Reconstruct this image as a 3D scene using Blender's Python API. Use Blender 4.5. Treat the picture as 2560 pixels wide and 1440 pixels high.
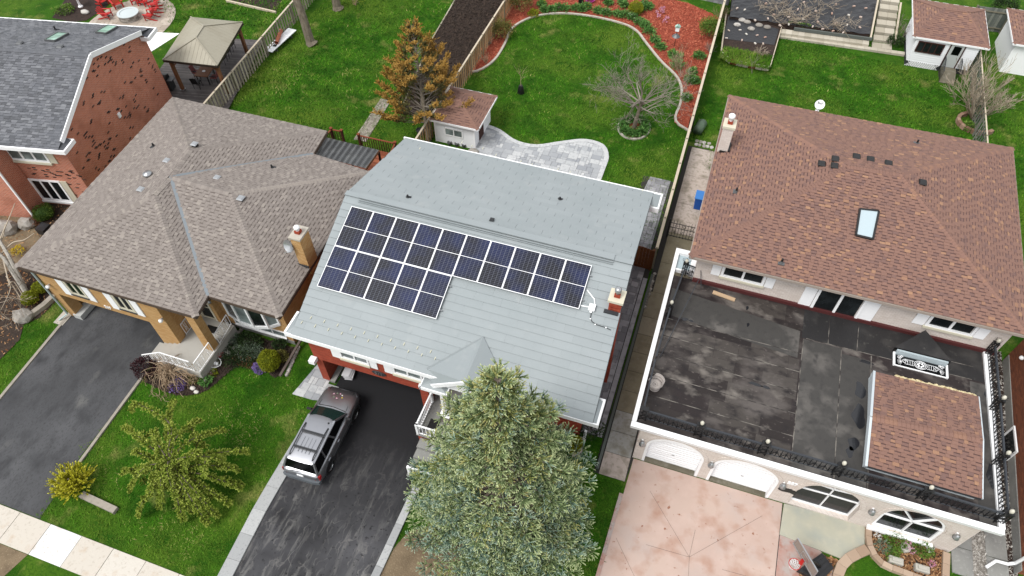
import bpy, math, random
import numpy as np
from mathutils import Vector, Matrix
random.seed(7); rng = np.random.default_rng(11)
for o in list(bpy.data.objects): bpy.data.objects.remove(o, do_unlink=True)
scene = bpy.context.scene
COL = scene.collection
# ------------------------------------------------------------------ camera
CH = 31.0; FPX = 1760.0
YAW, PITCH, ROLL = -0.337217534, 0.904202319, -0.0136900034
cy_, sy_ = math.cos(YAW), math.sin(YAW)
fw = Vector((sy_*math.cos(PITCH), cy_*math.cos(PITCH), -math.sin(PITCH)))
rt = Vector((cy_, -sy_, 0)); up_ = rt.cross(fw)
RT = rt*math.cos(ROLL) + up_*math.sin(ROLL); UP = -rt*math.sin(ROLL) + up_*math.cos(ROLL)
cam_d = bpy.data.cameras.new('camera'); cam = bpy.data.objects.new('camera', cam_d); COL.objects.link(cam)
cam.matrix_world = Matrix(((RT.x, UP.x, -fw.x, 0), (RT.y, UP.y, -fw.y, 0), (RT.z, UP.z, -fw.z, CH), (0, 0, 0, 1)))
cam_d.sensor_width = 36; cam_d.lens = 36*FPX/2560; cam_d.clip_end = 1500; cam_d.clip_start = 0.5
scene.camera = cam
# ------------------------------------------------------------------ sky and sun
SUN_EL, SUN_AZ = math.radians(56), math.radians(215)      # azimuth clockwise from +Y
w = bpy.data.worlds.new("World"); scene.world = w; w.use_nodes = True
nt = w.node_tree; nt.nodes.clear()
sky = nt.nodes.new('ShaderNodeTexSky'); sky.sky_type = 'NISHITA'; sky.sun_disc = False
sky.sun_elevation = SUN_EL; sky.sun_rotation = SUN_AZ; sky.dust_density = 3.0; sky.air_density = 1.0
bw = nt.nodes.new('ShaderNodeRGBToBW'); mx = nt.nodes.new('ShaderNodeMix'); mx.data_type = 'RGBA'; mx.inputs[0].default_value = 0.86
bg = nt.nodes.new('ShaderNodeBackground'); bg.inputs[1].default_value = 0.15; wo = nt.nodes.new('ShaderNodeOutputWorld')
nt.links.new(sky.outputs[0], bw.inputs[0]); nt.links.new(sky.outputs[0], mx.inputs[6]); nt.links.new(bw.outputs[0], mx.inputs[7])
oc = nt.nodes.new('ShaderNodeMix'); oc.data_type = 'RGBA'; oc.inputs[0].default_value = .72; oc.inputs[7].default_value = (4.4, 4.45, 4.55, 1)      # even overcast veil
nt.links.new(mx.outputs[2], oc.inputs[6]); nt.links.new(oc.outputs[2], bg.inputs[0]); nt.links.new(bg.outputs[0], wo.inputs[0])
sd = bpy.data.lights.new('sun', 'SUN'); sun = bpy.data.objects.new('sun', sd); COL.objects.link(sun)
sd.energy = 1.5; sd.angle = math.radians(24); sd.color = (1.0, 0.97, 0.92)
sdir = Vector((math.sin(SUN_AZ)*math.cos(SUN_EL), math.cos(SUN_AZ)*math.cos(SUN_EL), math.sin(SUN_EL)))
sun.rotation_euler = sdir.to_track_quat('Z', 'Y').to_euler(); sun.location = (0, 0, 60)
scene.render.engine = 'CYCLES'
vs = scene.view_settings; vs.view_transform = 'Standard'; vs.look = 'None'; vs.gamma = 1; vs.use_curve_mapping = False
vs.exposure = 0.97
# ------------------------------------------------------------------ geometry helpers
O3 = Vector((0, 0, CH))
def ray(u, v): return RT*((u-1280)/FPX) - UP*((v-720)/FPX) + fw
def at(u, v, z=0.0):
    d = ray(u, v); return O3 + d*((z-CH)/d.z)
def atY(u, v, y):
    d = ray(u, v); return O3 + d*(y/d.y)
def atX(u, v, x):
    d = ray(u, v); return O3 + d*(x/d.x)
def onplane(u, v, p0, n):
    d = ray(u, v); n = Vector(n); return O3 + d*((Vector(p0)-O3).dot(n)/d.dot(n))
def xy(u, v, z=0.0):
    p = at(u, v, z); return (p.x, p.y)
V = Vector
def offs(o):
    s = V((0, 0, 0))
    while o is not None: s += o.location; o = o.parent
    return s
def tag(o, label=None, cat=None, group=None, kind=None):
    if label: o['label'] = label
    if cat: o['category'] = cat
    if group: o['group'] = group
    if kind: o['kind'] = kind
    return o
def thing(name, label, cat, loc=(0, 0, 0), rz=0, group=None):
    o = bpy.data.objects.new(name, None); COL.objects.link(o); o.location = loc; o.rotation_euler = (0, 0, rz)
    o.empty_display_size = .3
    return tag(o, label, cat, group)
class MB:
    def __init__(s, local=False):
        s.v = []; s.f = []; s.m = []; s.r = []; s.cur = 0; s.rn = 0.0; s.local = local; s.sm = []
        s.T = None; s.smooth = False
    def add(s, vs, fs):
        b = len(s.v)
        if s.T is not None: vs = [s.T @ V(p) for p in vs]
        s.v.extend([tuple(p) for p in vs])
        for f in fs:
            s.f.append(tuple(b+i for i in f)); s.m.append(s.cur); s.r.append(s.rn); s.sm.append(s.smooth)
    def poly(s, pts): s.add(pts, [tuple(range(len(pts)))])
    def box(s, x0, x1, y0, y1, z0, z1):
        s.add([(x0, y0, z0), (x1, y0, z0), (x1, y1, z0), (x0, y1, z0), (x0, y0, z1), (x1, y0, z1), (x1, y1, z1), (x0, y1, z1)],
              [(0, 3, 2, 1), (4, 5, 6, 7), (0, 1, 5, 4), (1, 2, 6, 5), (2, 3, 7, 6), (3, 0, 4, 7)])
    def bar(s, a, b, w, h, upv=(0, 0, 1)):
        a, b = V(a), V(b); d = b-a
        if d.length < 1e-6: return
        d.normalize(); u = V(upv); x = d.cross(u)
        if x.length < 1e-4: x = d.cross(V((1, 0, 0)))
        x.normalize(); u = x.cross(d); x = x*(w/2); u = u*(h/2)
        s.add([a-x-u, a+x-u, a+x+u, a-x+u, b-x-u, b+x-u, b+x+u, b-x+u],
              [(0, 3, 2, 1), (4, 5, 6, 7), (0, 1, 5, 4), (1, 2, 6, 5), (2, 3, 7, 6), (3, 0, 4, 7)][::1])
    def tube(s, pts, r, n=6, cap=True):
        pts = [V(p) for p in pts]; rr = r if hasattr(r, '__len__') else [r]*len(pts)
        ring = []; prev = None
        for i, p in enumerate(pts):
            d = (pts[min(i+1, len(pts)-1)]-pts[max(i-1, 0)])
            if d.length < 1e-9: d = V((0, 0, 1))
            d.normalize()
            if prev is None:
                a = d.orthogonal().normalized()
            else:
                a = (prev - d*prev.dot(d))
                a = a.normalized() if a.length > 1e-5 else d.orthogonal().normalized()
            prev = a; b = d.cross(a)
            ring += [p + (a*math.cos(2*math.pi*k/n)+b*math.sin(2*math.pi*k/n))*rr[i] for k in range(n)]
        fs = []
        for i in range(len(pts)-1):
            for k in range(n):
                k2 = (k+1) % n; fs.append((i*n+k, i*n+k2, (i+1)*n+k2, (i+1)*n+k))
        if cap: fs.append(tuple(range(n-1, -1, -1))); fs.append(tuple((len(pts)-1)*n+k for k in range(n)))
        s.add(ring, fs)
    def cyl(s, c, r, h, n=16, r2=None):
        c = V(c); s.tube([c, c+V((0, 0, h))], [r, r if r2 is None else r2], n)
    def lathe(s, c, prof, n=16):
        c = V(c); vs = []; fs = []
        for (r, z) in prof: vs += [c+V((r*math.cos(2*math.pi*k/n), r*math.sin(2*math.pi*k/n), z)) for k in range(n)]
        for i in range(len(prof)-1):
            for k in range(n): k2 = (k+1) % n; fs.append((i*n+k, i*n+k2, (i+1)*n+k2, (i+1)*n+k))
        s.add(vs, fs)
    def prism(s, pts, z0, z1):
        n = len(pts)
        A = sum(pts[i][0]*pts[(i+1) % n][1]-pts[(i+1) % n][0]*pts[i][1] for i in range(n))
        if A < 0: pts = pts[::-1]
        s.add([(p[0], p[1], z0) for p in pts]+[(p[0], p[1], z1) for p in pts],
              [tuple(range(n-1, -1, -1)), tuple(range(n, 2*n))]+[(i, (i+1) % n, n+(i+1) % n, n+i) for i in range(n)])
    def extr(s, pts, d):
        n = len(pts); pts = [V(p) for p in pts]; d = V(d)
        s.add(pts+[p+d for p in pts], [tuple(range(n-1, -1, -1)), tuple(range(n, 2*n))]+[(i, (i+1) % n, n+(i+1) % n, n+i) for i in range(n)])
    def ico(s, c, r, sub=1, jit=0.0, sq=(1, 1, 1)):
        vs, fs = ICO[sub]; c = V(c)
        s.add([c+V((p[0]*r*sq[0], p[1]*r*sq[1], p[2]*r*sq[2]))*(1+random.uniform(-jit, jit)) for p in vs], fs)
    def mesh(s, name, mats, off):
        me = bpy.data.meshes.new(name)
        ox, oy, oz = off
        me.from_pydata([(p[0]-ox, p[1]-oy, p[2]-oz) for p in s.v], [], s.f)
        mats = mats if isinstance(mats, (list, tuple)) else [mats]
        for m in mats: me.materials.append(m)
        if len(mats) > 1: me.polygons.foreach_set('material_index', s.m)
        if any(s.sm): me.polygons.foreach_set('use_smooth', s.sm)
        a = me.attributes.new('rnd', 'FLOAT', 'FACE'); a.data.foreach_set('value', s.r)
        me.update(); return me
    def build(s, name, mats, parent=None, kind=None, label=None, cat=None, group=None):
        off = (0, 0, 0)
        if not s.local: off = offs(parent)
        o = bpy.data.objects.new(name, s.mesh(name, mats, off)); COL.objects.link(o); o.parent = parent
        return tag(o, label, cat, group, kind)
    def top(s, name, mats, label, cat, group=None, kind=None):
        # a single-mesh thing, origin at its base
        xs = [p[0] for p in s.v]; ys = [p[1] for p in s.v]; zs = [p[2] for p in s.v]
        off = ((min(xs)+max(xs))/2, (min(ys)+max(ys))/2, min(zs))
        o = bpy.data.objects.new(name, s.mesh(name, mats, off)); COL.objects.link(o); o.location = off
        return tag(o, label, cat, group, kind)
def mkico(sub):
    t = (1+5**.5)/2
    vs = [V(p).normalized() for p in [(-1, t, 0), (1, t, 0), (-1, -t, 0), (1, -t, 0), (0, -1, t), (0, 1, t), (0, -1, -t), (0, 1, -t), (t, 0, -1), (t, 0, 1), (-t, 0, -1), (-t, 0, 1)]]
    fs = [(0, 11, 5), (0, 5, 1), (0, 1, 7), (0, 7, 10), (0, 10, 11), (1, 5, 9), (5, 11, 4), (11, 10, 2), (10, 7, 6), (7, 1, 8), (3, 9, 4), (3, 4, 2), (3, 2, 6), (3, 6, 8), (3, 8, 9), (4, 9, 5), (2, 4, 11), (6, 2, 10), (8, 6, 7), (9, 8, 1)]
    for _ in range(sub):
        mid = {}; nf = []
        def m(a, b):
            k = (min(a, b), max(a, b))
            if k not in mid: vs.append(((vs[a]+vs[b])/2).normalized()); mid[k] = len(vs)-1
            return mid[k]
        for a, b, c in fs:
            x, y, z = m(a, b), m(b, c), m(c, a); nf += [(a, x, z), (b, y, x), (c, z, y), (x, y, z)]
        fs = nf
    return vs, fs
ICO = {i: mkico(i) for i in range(4)}
def copy_tree(o, parent=None):
    c = o.copy(); COL.objects.link(c)
    if parent is not None: c.parent = parent
    for ch in list(o.children): copy_tree(ch, c)
    return c
def inst(name, me, M, parent, label=None):
    o = bpy.data.objects.new(name, me); COL.objects.link(o); o.parent = parent
    o.matrix_local = Matrix.Translation(-offs(parent)) @ M
    return o
# numpy mesh for very many small faces
def npmesh(name, verts, nper, mat, parent=None, rnd=None, kind='stuff', smooth=False):
    verts = np.asarray(verts, dtype=np.float32).reshape(-1, 3)
    off = offs(parent)
    verts = verts - np.array([off.x, off.y, off.z], dtype=np.float32)
    n = len(verts); nf = n//nper
    me = bpy.data.meshes.new(name); me.vertices.add(n); me.vertices.foreach_set('co', verts.ravel())
    me.loops.add(n); me.loops.foreach_set('vertex_index', np.arange(n, dtype=np.int32))
    me.polygons.add(nf); me.polygons.foreach_set('loop_start', np.arange(0, n, nper, dtype=np.int32)); me.polygons.foreach_set('loop_total', np.full(nf, nper, dtype=np.int32))
    me.materials.append(mat)
    a = me.attributes.new('rnd', 'FLOAT', 'FACE')
    a.data.foreach_set('value', (rnd if rnd is not None else rng.random(nf)).astype(np.float32))
    me.update(calc_edges=True)
    o = bpy.data.objects.new(name, me); COL.objects.link(o); o.parent = parent
    if kind: o['kind'] = kind
    return o
def inpoly(P, poly):
    x, y = P[:, 0], P[:, 1]; r = np.zeros(len(P), bool); n = len(poly)
    for i in range(n):
        x1, y1 = poly[i][:2]; x2, y2 = poly[(i+1) % n][:2]
        if y1 == y2: continue
        c = ((y1 > y) != (y2 > y)) & (x < (x2-x1)*(y-y1)/(y2-y1)+x1); r ^= c
    return r
def smoothpoly(pts, k=6, closed=False):
    pts = [V((p[0], p[1], p[2] if len(p) > 2 else 0)) for p in pts]; out = []; n = len(pts)
    rngi = range(n if closed else n-1)
    for i in rngi:
        if closed: a, b, c, d = pts[(i-1) % n], pts[i], pts[(i+1) % n], pts[(i+2) % n]
        else: a, b, c, d = pts[max(i-1, 0)], pts[i], pts[i+1], pts[min(i+2, n-1)]
        for j in range(k):
            t = j/k; out.append(.5*((2*b)+(c-a)*t+(2*a-5*b+4*c-d)*t*t+(3*b-a-3*c+d)*t**3))
    if not closed: out.append(pts[-1])
    return out
def clip(poly, x0, x1, y0, y1):
    def cl(P, ax, val, keepless):
        out = []
        for i in range(len(P)):
            a, b = P[i], P[(i+1) % len(P)]
            ia = (a[ax] <= val) if keepless else (a[ax] >= val); ib = (b[ax] <= val) if keepless else (b[ax] >= val)
            if ia: out.append(a)
            if ia != ib:
                t = (val-a[ax])/(b[ax]-a[ax]); out.append((a[0]+(b[0]-a[0])*t, a[1]+(b[1]-a[1])*t))
        return out
    P = poly
    for ax, val, k in ((0, x0, False), (0, x1, True), (1, y0, False), (1, y1, True)):
        P = cl(P, ax, val, k)
        if len(P) < 3: return None
    A = abs(sum(P[i][0]*P[(i+1) % len(P)][1]-P[(i+1) % len(P)][0]*P[i][1] for i in range(len(P))))/2
    return P if A > 1e-3*(x1-x0)*(y1-y0)*30 and A > 1e-4 else None
# ------------------------------------------------------------------ materials
def c(r, g, b, k=0.63):
    f = lambda x: ((x/255)/12.92 if x/255 <= .04045 else (((x/255)+.055)/1.055)**2.4)*k
    return (f(r), f(g), f(b), 1)
MATS = {}
def mat(name, base, rough=.85, var=(), bump=None, rnd=None, metal=0, spec=.3, stretch=None, brick=None, coat=0, rsat=None, emis=None, bump2=None, obj=False):
    """var: list of (scale, colour, lo, hi[, detail]) noise layers;  rnd: list of (position, colour) ramp on the face attribute"""
    m = bpy.data.materials.new(name); m.use_nodes = True; N = m.node_tree.nodes; L = m.node_tree.links; N.clear()
    out = N.new('ShaderNodeOutputMaterial'); b = N.new('ShaderNodeBsdfPrincipled'); L.new(b.outputs[0], out.inputs[0])
    b.inputs['Roughness'].default_value = rough; b.inputs['Metallic'].default_value = metal
    b.inputs['Specular IOR Level'].default_value = spec; b.inputs['Coat Weight'].default_value = coat
    if coat: b.inputs['Coat Roughness'].default_value = .05
    g = N.new('ShaderNodeNewGeometry'); pos = g.outputs['Position']
    if obj:
        tc = N.new('ShaderNodeTexCoord'); pos = tc.outputs['Object']
    if stretch:
        mp = N.new('ShaderNodeMapping'); mp.inputs['Scale'].default_value = stretch[:3]
        if len(stretch) > 3: mp.inputs['Rotation'].default_value = (0, 0, stretch[3])
        L.new(pos, mp.inputs[0]); pos = mp.outputs[0]
    col = None
    if rnd:
        a = N.new('ShaderNodeAttribute'); a.attribute_name = 'rnd'; r = N.new('ShaderNodeValToRGB')
        el = r.color_ramp.elements
        while len(el) < len(rnd): el.new(.5)
        for e, (p, cc) in zip(el, rnd): e.position = p; e.color = cc
        L.new(a.outputs['Fac'], r.inputs[0]); col = r.outputs[0]
    if brick:
        tc = N.new('ShaderNodeTexCoord'); sx = N.new('ShaderNodeSeparateXYZ'); ad = N.new('ShaderNodeMath'); cx = N.new('ShaderNodeCombineXYZ')
        L.new(tc.outputs['Object'], sx.inputs[0]); L.new(sx.outputs[0], ad.inputs[0]); L.new(sx.outputs[1], ad.inputs[1])
        L.new(ad.outputs[0], cx.inputs[0]); L.new(sx.outputs[2], cx.inputs[1])
        bt = N.new('ShaderNodeTexBrick'); L.new(cx.outputs[0], bt.inputs['Vector'])
        bt.inputs['Color1'].default_value = brick[0]; bt.inputs['Color2'].default_value = brick[1]; bt.inputs['Mortar'].default_value = brick[2]
        bt.inputs['Scale'].default_value = 1; bt.inputs['Brick Width'].default_value = brick[3]; bt.inputs['Row Height'].default_value = brick[4]
        bt.inputs['Mortar Size'].default_value = brick[5]; bt.inputs['Mortar Smooth'].default_value = .3
        col = bt.outputs[0]
    for lay in var:
        sc, cc, lo, hi = lay[:4]
        n = N.new('ShaderNodeTexNoise'); n.inputs['Scale'].default_value = sc; n.inputs['Detail'].default_value = lay[4] if len(lay) > 4 else 4
        L.new(pos, n.inputs['Vector']); mr = N.new('ShaderNodeMapRange'); mr.inputs[1].default_value = lo; mr.inputs[2].default_value = hi
        L.new(n.outputs[0], mr.inputs[0]); mxx = N.new('ShaderNodeMix'); mxx.data_type = 'RGBA'
        L.new(mr.outputs[0], mxx.inputs[0]); mxx.inputs[7].default_value = cc
        if col is None: mxx.inputs[6].default_value = base
        else: L.new(col, mxx.inputs[6])
        col = mxx.outputs[2]
    if col is None: b.inputs['Base Color'].default_value = base
    else: L.new(col, b.inputs['Base Color'])
    h = None
    if bump or bump2 or brick:
        bp = N.new('ShaderNodeBump'); bp.inputs['Distance'].default_value = 0.03
        src = None
        if bump:
            n = N.new('ShaderNodeTexNoise'); n.inputs['Scale'].default_value = bump[0]; n.inputs['Detail'].default_value = 5
            L.new(pos, n.inputs['Vector']); src = n.outputs[0]; bp.inputs['Strength'].default_value = bump[1]
        if brick:
            inv = N.new('ShaderNodeMath'); inv.operation = 'SUBTRACT'; inv.inputs[0].default_value = 1; L.new(bt.outputs['Fac'], inv.inputs[1])
            if src: 
                ad2 = N.new('ShaderNodeMath'); L.new(inv.outputs[0], ad2.inputs[0]); L.new(src, ad2.inputs[1]); src = ad2.outputs[0]
            else: src = inv.outputs[0]
            bp.inputs['Strength'].default_value = .5
        L.new(src, bp.inputs['Height']); L.new(bp.outputs[0], b.inputs['Normal'])
    MATS[name] = m; return m
def glass(name, base, rough=.12):
    m = mat(name, base, rough, spec=.3, var=((1.3, tuple(min(1, x*2.2) for x in base[:3])+(1,), .45, .7),)); return m
M = {}
M['grass'] = mat('grass', c(58, 104, 18), .95, var=((.20, c(88, 120, 34), .44, .64), (.8, c(38, 84, 10), .44, .64), (.55, c(138, 142, 76), .60, .78), (2.2, c(124, 138, 62), .58, .80, 6), (9, c(42, 82, 14), .45, .75, 6), (30, c(120, 150, 56), .55, .8, 6)), bump=(38, .9), spec=.1)
M['blade'] = mat('grass_blade', c(60, 110, 20), .9, rnd=[(0, c(34, 84, 8)), (.3, c(58, 118, 16)), (.65, c(88, 144, 30)), (.88, c(136, 166, 64)), (1, c(190, 184, 118))], var=((.8, c(40, 94, 12), .44, .62), (.20, c(108, 138, 44), .46, .66), (.55, c(160, 158, 92), .60, .78)), spec=.12)
M['asphaltL'] = mat('asphalt_worn', c(78, 79, 82), .82, var=((.35, c(96, 97, 100), .4, .65), (1.4, c(60, 61, 64), .45, .72), (.8, c(118, 118, 116), .62, .82), (14, c(64, 64, 66), .5, .8, 8)), bump=(90, .35), stretch=(1, .55, 1, .12))
M['asphaltC'] = mat('asphalt_dark', c(38, 38, 40), .75, bump=(80, .35), spec=.2)
M['conc'] = mat('concrete_pale', c(205, 198, 186), .85, var=((.7, c(190, 182, 168), .45, .7), (3, c(216, 211, 202), .5, .8), (20, c(170, 160, 145), .62, .85, 8)), bump=(50, .2))
M['conc2'] = mat('concrete_drab', c(128, 122, 106), .85, var=((.9, c(104, 98, 82), .42, .7), (3, c(150, 146, 134), .5, .8), (16, c(92, 86, 74), .6, .85, 8)), bump=(50, .2))
M['concg'] = mat('concrete_grey', c(160, 160, 156), .85, var=((1, c(140, 140, 138), .45, .7), (8, c(180, 180, 176), .55, .8)), bump=(50, .2))
M['curb'] = mat('curb_stone', c(176, 178, 178), .8, rnd=[(0, c(158, 160, 162)), (1, c(200, 202, 202))], var=((12, c(150, 152, 154), .55, .8),), bump=(60, .2))
M['curbL'] = mat('curb_concrete', c(176, 168, 156), .85, var=((5, c(150, 144, 132), .5, .8),), bump=(60, .2))
M['pink'] = mat('pink_concrete', c(214, 189, 176), .7, var=((.35, c(206, 178, 166), .40, .70), (1.4, c(222, 196, 184), .45, .8), (.5, c(204, 186, 178), .52, .72), (.9, c(196, 150, 128), .68, .86), (4, c(160, 108, 84), .655, .72, 8), (1.1, c(190, 150, 130), .5, .75)), bump=(40, .12), spec=.35)
M['pinkred'] = mat('pink_edging', c(194, 154, 142), .75, var=((1.2, c(192, 178, 172), .42, .62), (3, c(180, 128, 112), .52, .72)), bump=(40, .12))
M['cream'] = mat('cream_slab', c(198, 196, 178), .75, var=((.8, c(182, 186, 176), .45, .7), (2.5, c(210, 204, 184), .5, .8)), bump=(40, .12))
M['paver'] = mat('paver', c(190, 193, 196), .8, rnd=[(0, c(166, 170, 176)), (.5, c(196, 199, 202)), (1, c(222, 224, 225))], var=((7, c(170, 174, 180), .5, .8),), bump=(40, .3))
M['paverd'] = mat('paver_dark', c(128, 128, 132), .8, rnd=[(0, c(134, 134, 139)), (.5, c(158, 158, 163)), (1, c(190, 190, 194))], var=((3, c(120, 120, 126), .5, .8),), bump=(40, .3))
M['joint'] = mat('paver_joint', c(120, 120, 118), .9)
M['jointd'] = mat('joint_dark', c(62, 60, 58), .9)
M['soil'] = mat('soil', c(64, 50, 44), .95, var=((3, c(46, 36, 32), .4, .7), (14, c(104, 84, 72), .55, .8, 8)), bump=(30, 1.2))
M['bark_mulch'] = mat('dark_mulch', c(70, 58, 50), .95, var=((4, c(48, 40, 36), .4, .7), (20, c(112, 90, 74), .55, .8, 8)), bump=(30, 1.2))
M['redmulch'] = mat('red_mulch', c(176, 84, 62), .95, var=((2, c(150, 64, 46), .4, .7), (18, c(206, 116, 88), .5, .8, 8), (30, c(120, 44, 34), .6, .8, 8)), bump=(30, 1.2))
M['chip'] = mat('wood_chips', c(150, 110, 78), .95, rnd=[(0, c(104, 66, 42)), (.5, c(156, 112, 76)), (1, c(206, 164, 120))])
M['rchip'] = mat('red_chips', c(180, 84, 60), .95, rnd=[(0, c(128, 50, 36)), (.5, c(182, 86, 62)), (1, c(222, 134, 104))])
M['brownground'] = mat('bare_earth', c(140, 122, 98), .95, var=((1.3, c(112, 96, 76), .4, .7), (12, c(172, 154, 126), .55, .8, 8)), bump=(25, .8))
M['white'] = mat('white_paint', c(240, 241, 243, .9), .5, spec=.4)
M['whitesid'] = mat('white_siding', c(236, 238, 242, .85), .5, spec=.4)
M['cream_p'] = mat('cream_paint', c(232, 226, 204), .6)
M['black'] = mat('black_metal', c(24, 24, 26), .45, spec=.5)
M['blackp'] = mat('black_plastic', c(32, 33, 36), .5, spec=.5, var=((3, c(46, 47, 52), .5, .7),))
M['grey'] = mat('grey_metal', c(120, 122, 124), .4, metal=.5)
M['darkgrey'] = mat('dark_grey', c(62, 64, 67), .6)
M['steel'] = mat('galvanised', c(200, 203, 206), .3, metal=.7, spec=.5)
M['dgls'] = glass('dark_glass', c(28, 32, 34))
M['ggls'] = glass('curtained_glass', c(110, 120, 120))
M['gr_gls'] = glass('green_glass', c(150, 186, 172))
M['skygls'] = mat('skylight_glass', c(196, 214, 222), .12, spec=.6)
M['brickR'] = mat('red_brick', c(150, 74, 52), .9, brick=(c(232, 138, 104), c(206, 116, 86), c(226, 200, 184), .235, .082, .010), var=((.6, c(172, 104, 80), .5, .85),), bump=(60, .5))
M['brickC'] = mat('orange_red_brick', c(164, 66, 42), .9, brick=(c(194, 84, 58), c(168, 64, 42), c(158, 96, 78), .235, .082, .008), bump=(60, .5))
M['brickY'] = mat('buff_brick', c(206, 156, 96), .9, brick=(c(226, 184, 126), c(210, 162, 102), c(192, 154, 110), .235, .082, .008), bump=(60, .5))
M['brickP'] = mat('pale_brick', c(196, 180, 168), .9, brick=(c(255, 244, 236), c(242, 229, 219), c(222, 210, 200), .235, .082, .008), bump=(60, .4))
M['brickB'] = mat('brown_brick', c(126, 66, 44), .9, brick=(c(172, 100, 68), c(128, 74, 54), c(120, 86, 70), .235, .082, .01), bump=(60, .5))
M['brickflat'] = mat('brick_piece', c(150, 60, 40), .9, rnd=[(0, c(140, 52, 34)), (.5, c(170, 72, 48)), (1, c(196, 98, 70))], bump=(60, .4))
M['clinker'] = mat('clinker_brick', c(56, 46, 46), .85, rnd=[(0, c(50, 42, 44)), (1, c(110, 78, 68))])
M['wood'] = mat('weathered_wood', c(168, 160, 142), .9, rnd=[(0, c(144, 138, 120)), (.5, c(176, 168, 148)), (1, c(206, 198, 178))], var=((6, c(120, 116, 96), .55, .8),), bump=(40, .3))
M['woodnew'] = mat('new_wood', c(198, 158, 112), .85, rnd=[(0, c(176, 136, 92)), (1, c(214, 178, 134))], var=((8, c(150, 112, 76), .58, .8),), bump=(40, .3))
M['woodtop'] = mat('pale_wood', c(222, 208, 186), .85, var=((8, c(190, 172, 146), .55, .8),))
M['woodgrey'] = mat('grey_fence_wood', c(128, 132, 126), .9, rnd=[(0, c(104, 110, 106)), (1, c(150, 152, 144))], bump=(40, .3))
M['gatewood'] = mat('brown_gate_wood', c(122, 74, 36), .7, rnd=[(0, c(104, 60, 28)), (1, c(140, 88, 46))], var=((5, c(90, 50, 24), .5, .8),))
M['post'] = mat('stained_post', c(138, 96, 66), .75, var=((6, c(110, 74, 50), .5, .8),))
M['redwood'] = mat('red_stained_wood', c(164, 92, 60), .7, rnd=[(0, c(140, 74, 48)), (1, c(184, 110, 76))])
M['redwoodd'] = mat('dark_red_wood', c(74, 40, 34), .7)
M['deckgrey'] = mat('grey_deck_board', c(104, 98, 96), .6, rnd=[(0, c(86, 80, 80)), (1, c(122, 116, 114))], var=((3, c(84, 78, 78), .5, .8),))
M['sailw'] = mat('sail_cloth', c(246, 246, 248, .9), .8)
M['gazebo'] = mat('gazebo_metal_roof', c(178, 172, 154), .5, var=((.5, c(160, 152, 132), .5, .8),), spec=.4)
M['redplastic'] = mat('red_plastic', c(206, 44, 40), .5, spec=.4)
M['flag'] = mat('flagstone', c(196, 182, 168), .85, rnd=[(0, c(180, 166, 152)), (1, c(212, 200, 186))], var=((4, c(170, 156, 144), .5, .8),), bump=(20, .3))
M['stone'] = mat('field_stone', c(178, 172, 164), .9, rnd=[(0, c(140, 134, 126)), (.5, c(182, 176, 168)), (1, c(222, 218, 212))], var=((5, c(140, 134, 128), .5, .8),), bump=(15, .8))
M['boulder'] = mat('boulder', c(166, 160, 152), .9, var=((2.5, c(196, 192, 186), .45, .75), (6, c(120, 114, 106), .55, .8)), bump=(8, 1))
M['plasticsheet'] = mat('black_ground_cloth', c(34, 35, 40), .45, spec=.5, bump=(5, 1.2))
M['bark'] = mat('grey_bark', c(138, 128, 112), .95, var=((6, c(104, 96, 82), .45, .7), (20, c(168, 160, 146), .55, .8)), bump=(20, 1.2), stretch=(1, 1, .3))
M['barkpale'] = mat('pale_bark', c(196, 190, 180), .9, var=((9, c(130, 124, 116), .52, .7),), bump=(20, .8))
M['twig'] = mat('twig', c(146, 136, 124), .9, rnd=[(0, c(118, 106, 96)), (1, c(176, 168, 156))])
M['twigpale'] = mat('pale_twig', c(190, 182, 170), .9, rnd=[(0, c(160, 152, 140)), (1, c(216, 210, 200))])
M['twigtan'] = mat('tan_twig', c(186, 158, 128), .9, rnd=[(0, c(152, 124, 98)), (1, c(212, 188, 158))])
M['straw'] = mat('dry_stalks', c(176, 158, 136), .9, rnd=[(0, c(140, 122, 102)), (1, c(206, 192, 172))])
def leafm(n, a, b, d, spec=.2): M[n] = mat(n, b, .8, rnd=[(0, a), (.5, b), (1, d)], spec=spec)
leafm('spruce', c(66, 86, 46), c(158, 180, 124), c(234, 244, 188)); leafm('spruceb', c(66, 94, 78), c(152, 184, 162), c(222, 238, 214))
leafm('sprucey', c(94, 104, 46), c(172, 182, 106), c(226, 218, 148))
leafm('cypress', c(66, 90, 20), c(152, 174, 60), c(216, 226, 116)); leafm('cedar_or', c(128, 100, 42), c(200, 156, 76), c(232, 190, 108)); leafm('cedar_gr', c(84, 88, 54), c(130, 126, 78), c(160, 148, 96))
leafm('gold', c(150, 146, 26), c(208, 204, 44), c(240, 234, 90)); leafm('lime', c(92, 104, 14), c(140, 148, 28), c(180, 186, 52)); leafm('box', c(44, 70, 18), c(78, 104, 32), c(118, 140, 56))
leafm('dkgreen', c(26, 44, 20), c(52, 74, 38), c(84, 106, 60)); leafm('tulip', c(52, 96, 40), c(92, 142, 66), c(140, 182, 104)); leafm('silver', c(86, 104, 88), c(126, 144, 122), c(164, 178, 156))
leafm('purple', c(34, 18, 22), c(60, 30, 36), c(88, 48, 54)); leafm('violet', c(104, 80, 150), c(142, 116, 188), c(180, 160, 214)); leafm('magenta', c(150, 30, 120), c(198, 60, 168), c(226, 120, 204))
leafm('olive', c(84, 82, 36), c(126, 122, 62), c(160, 152, 92)); leafm('pinkfl', c(200, 120, 150), c(222, 168, 190), c(240, 210, 222)); leafm('yelfl', c(214, 180, 20), c(236, 206, 50), c(246, 228, 110))
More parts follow.
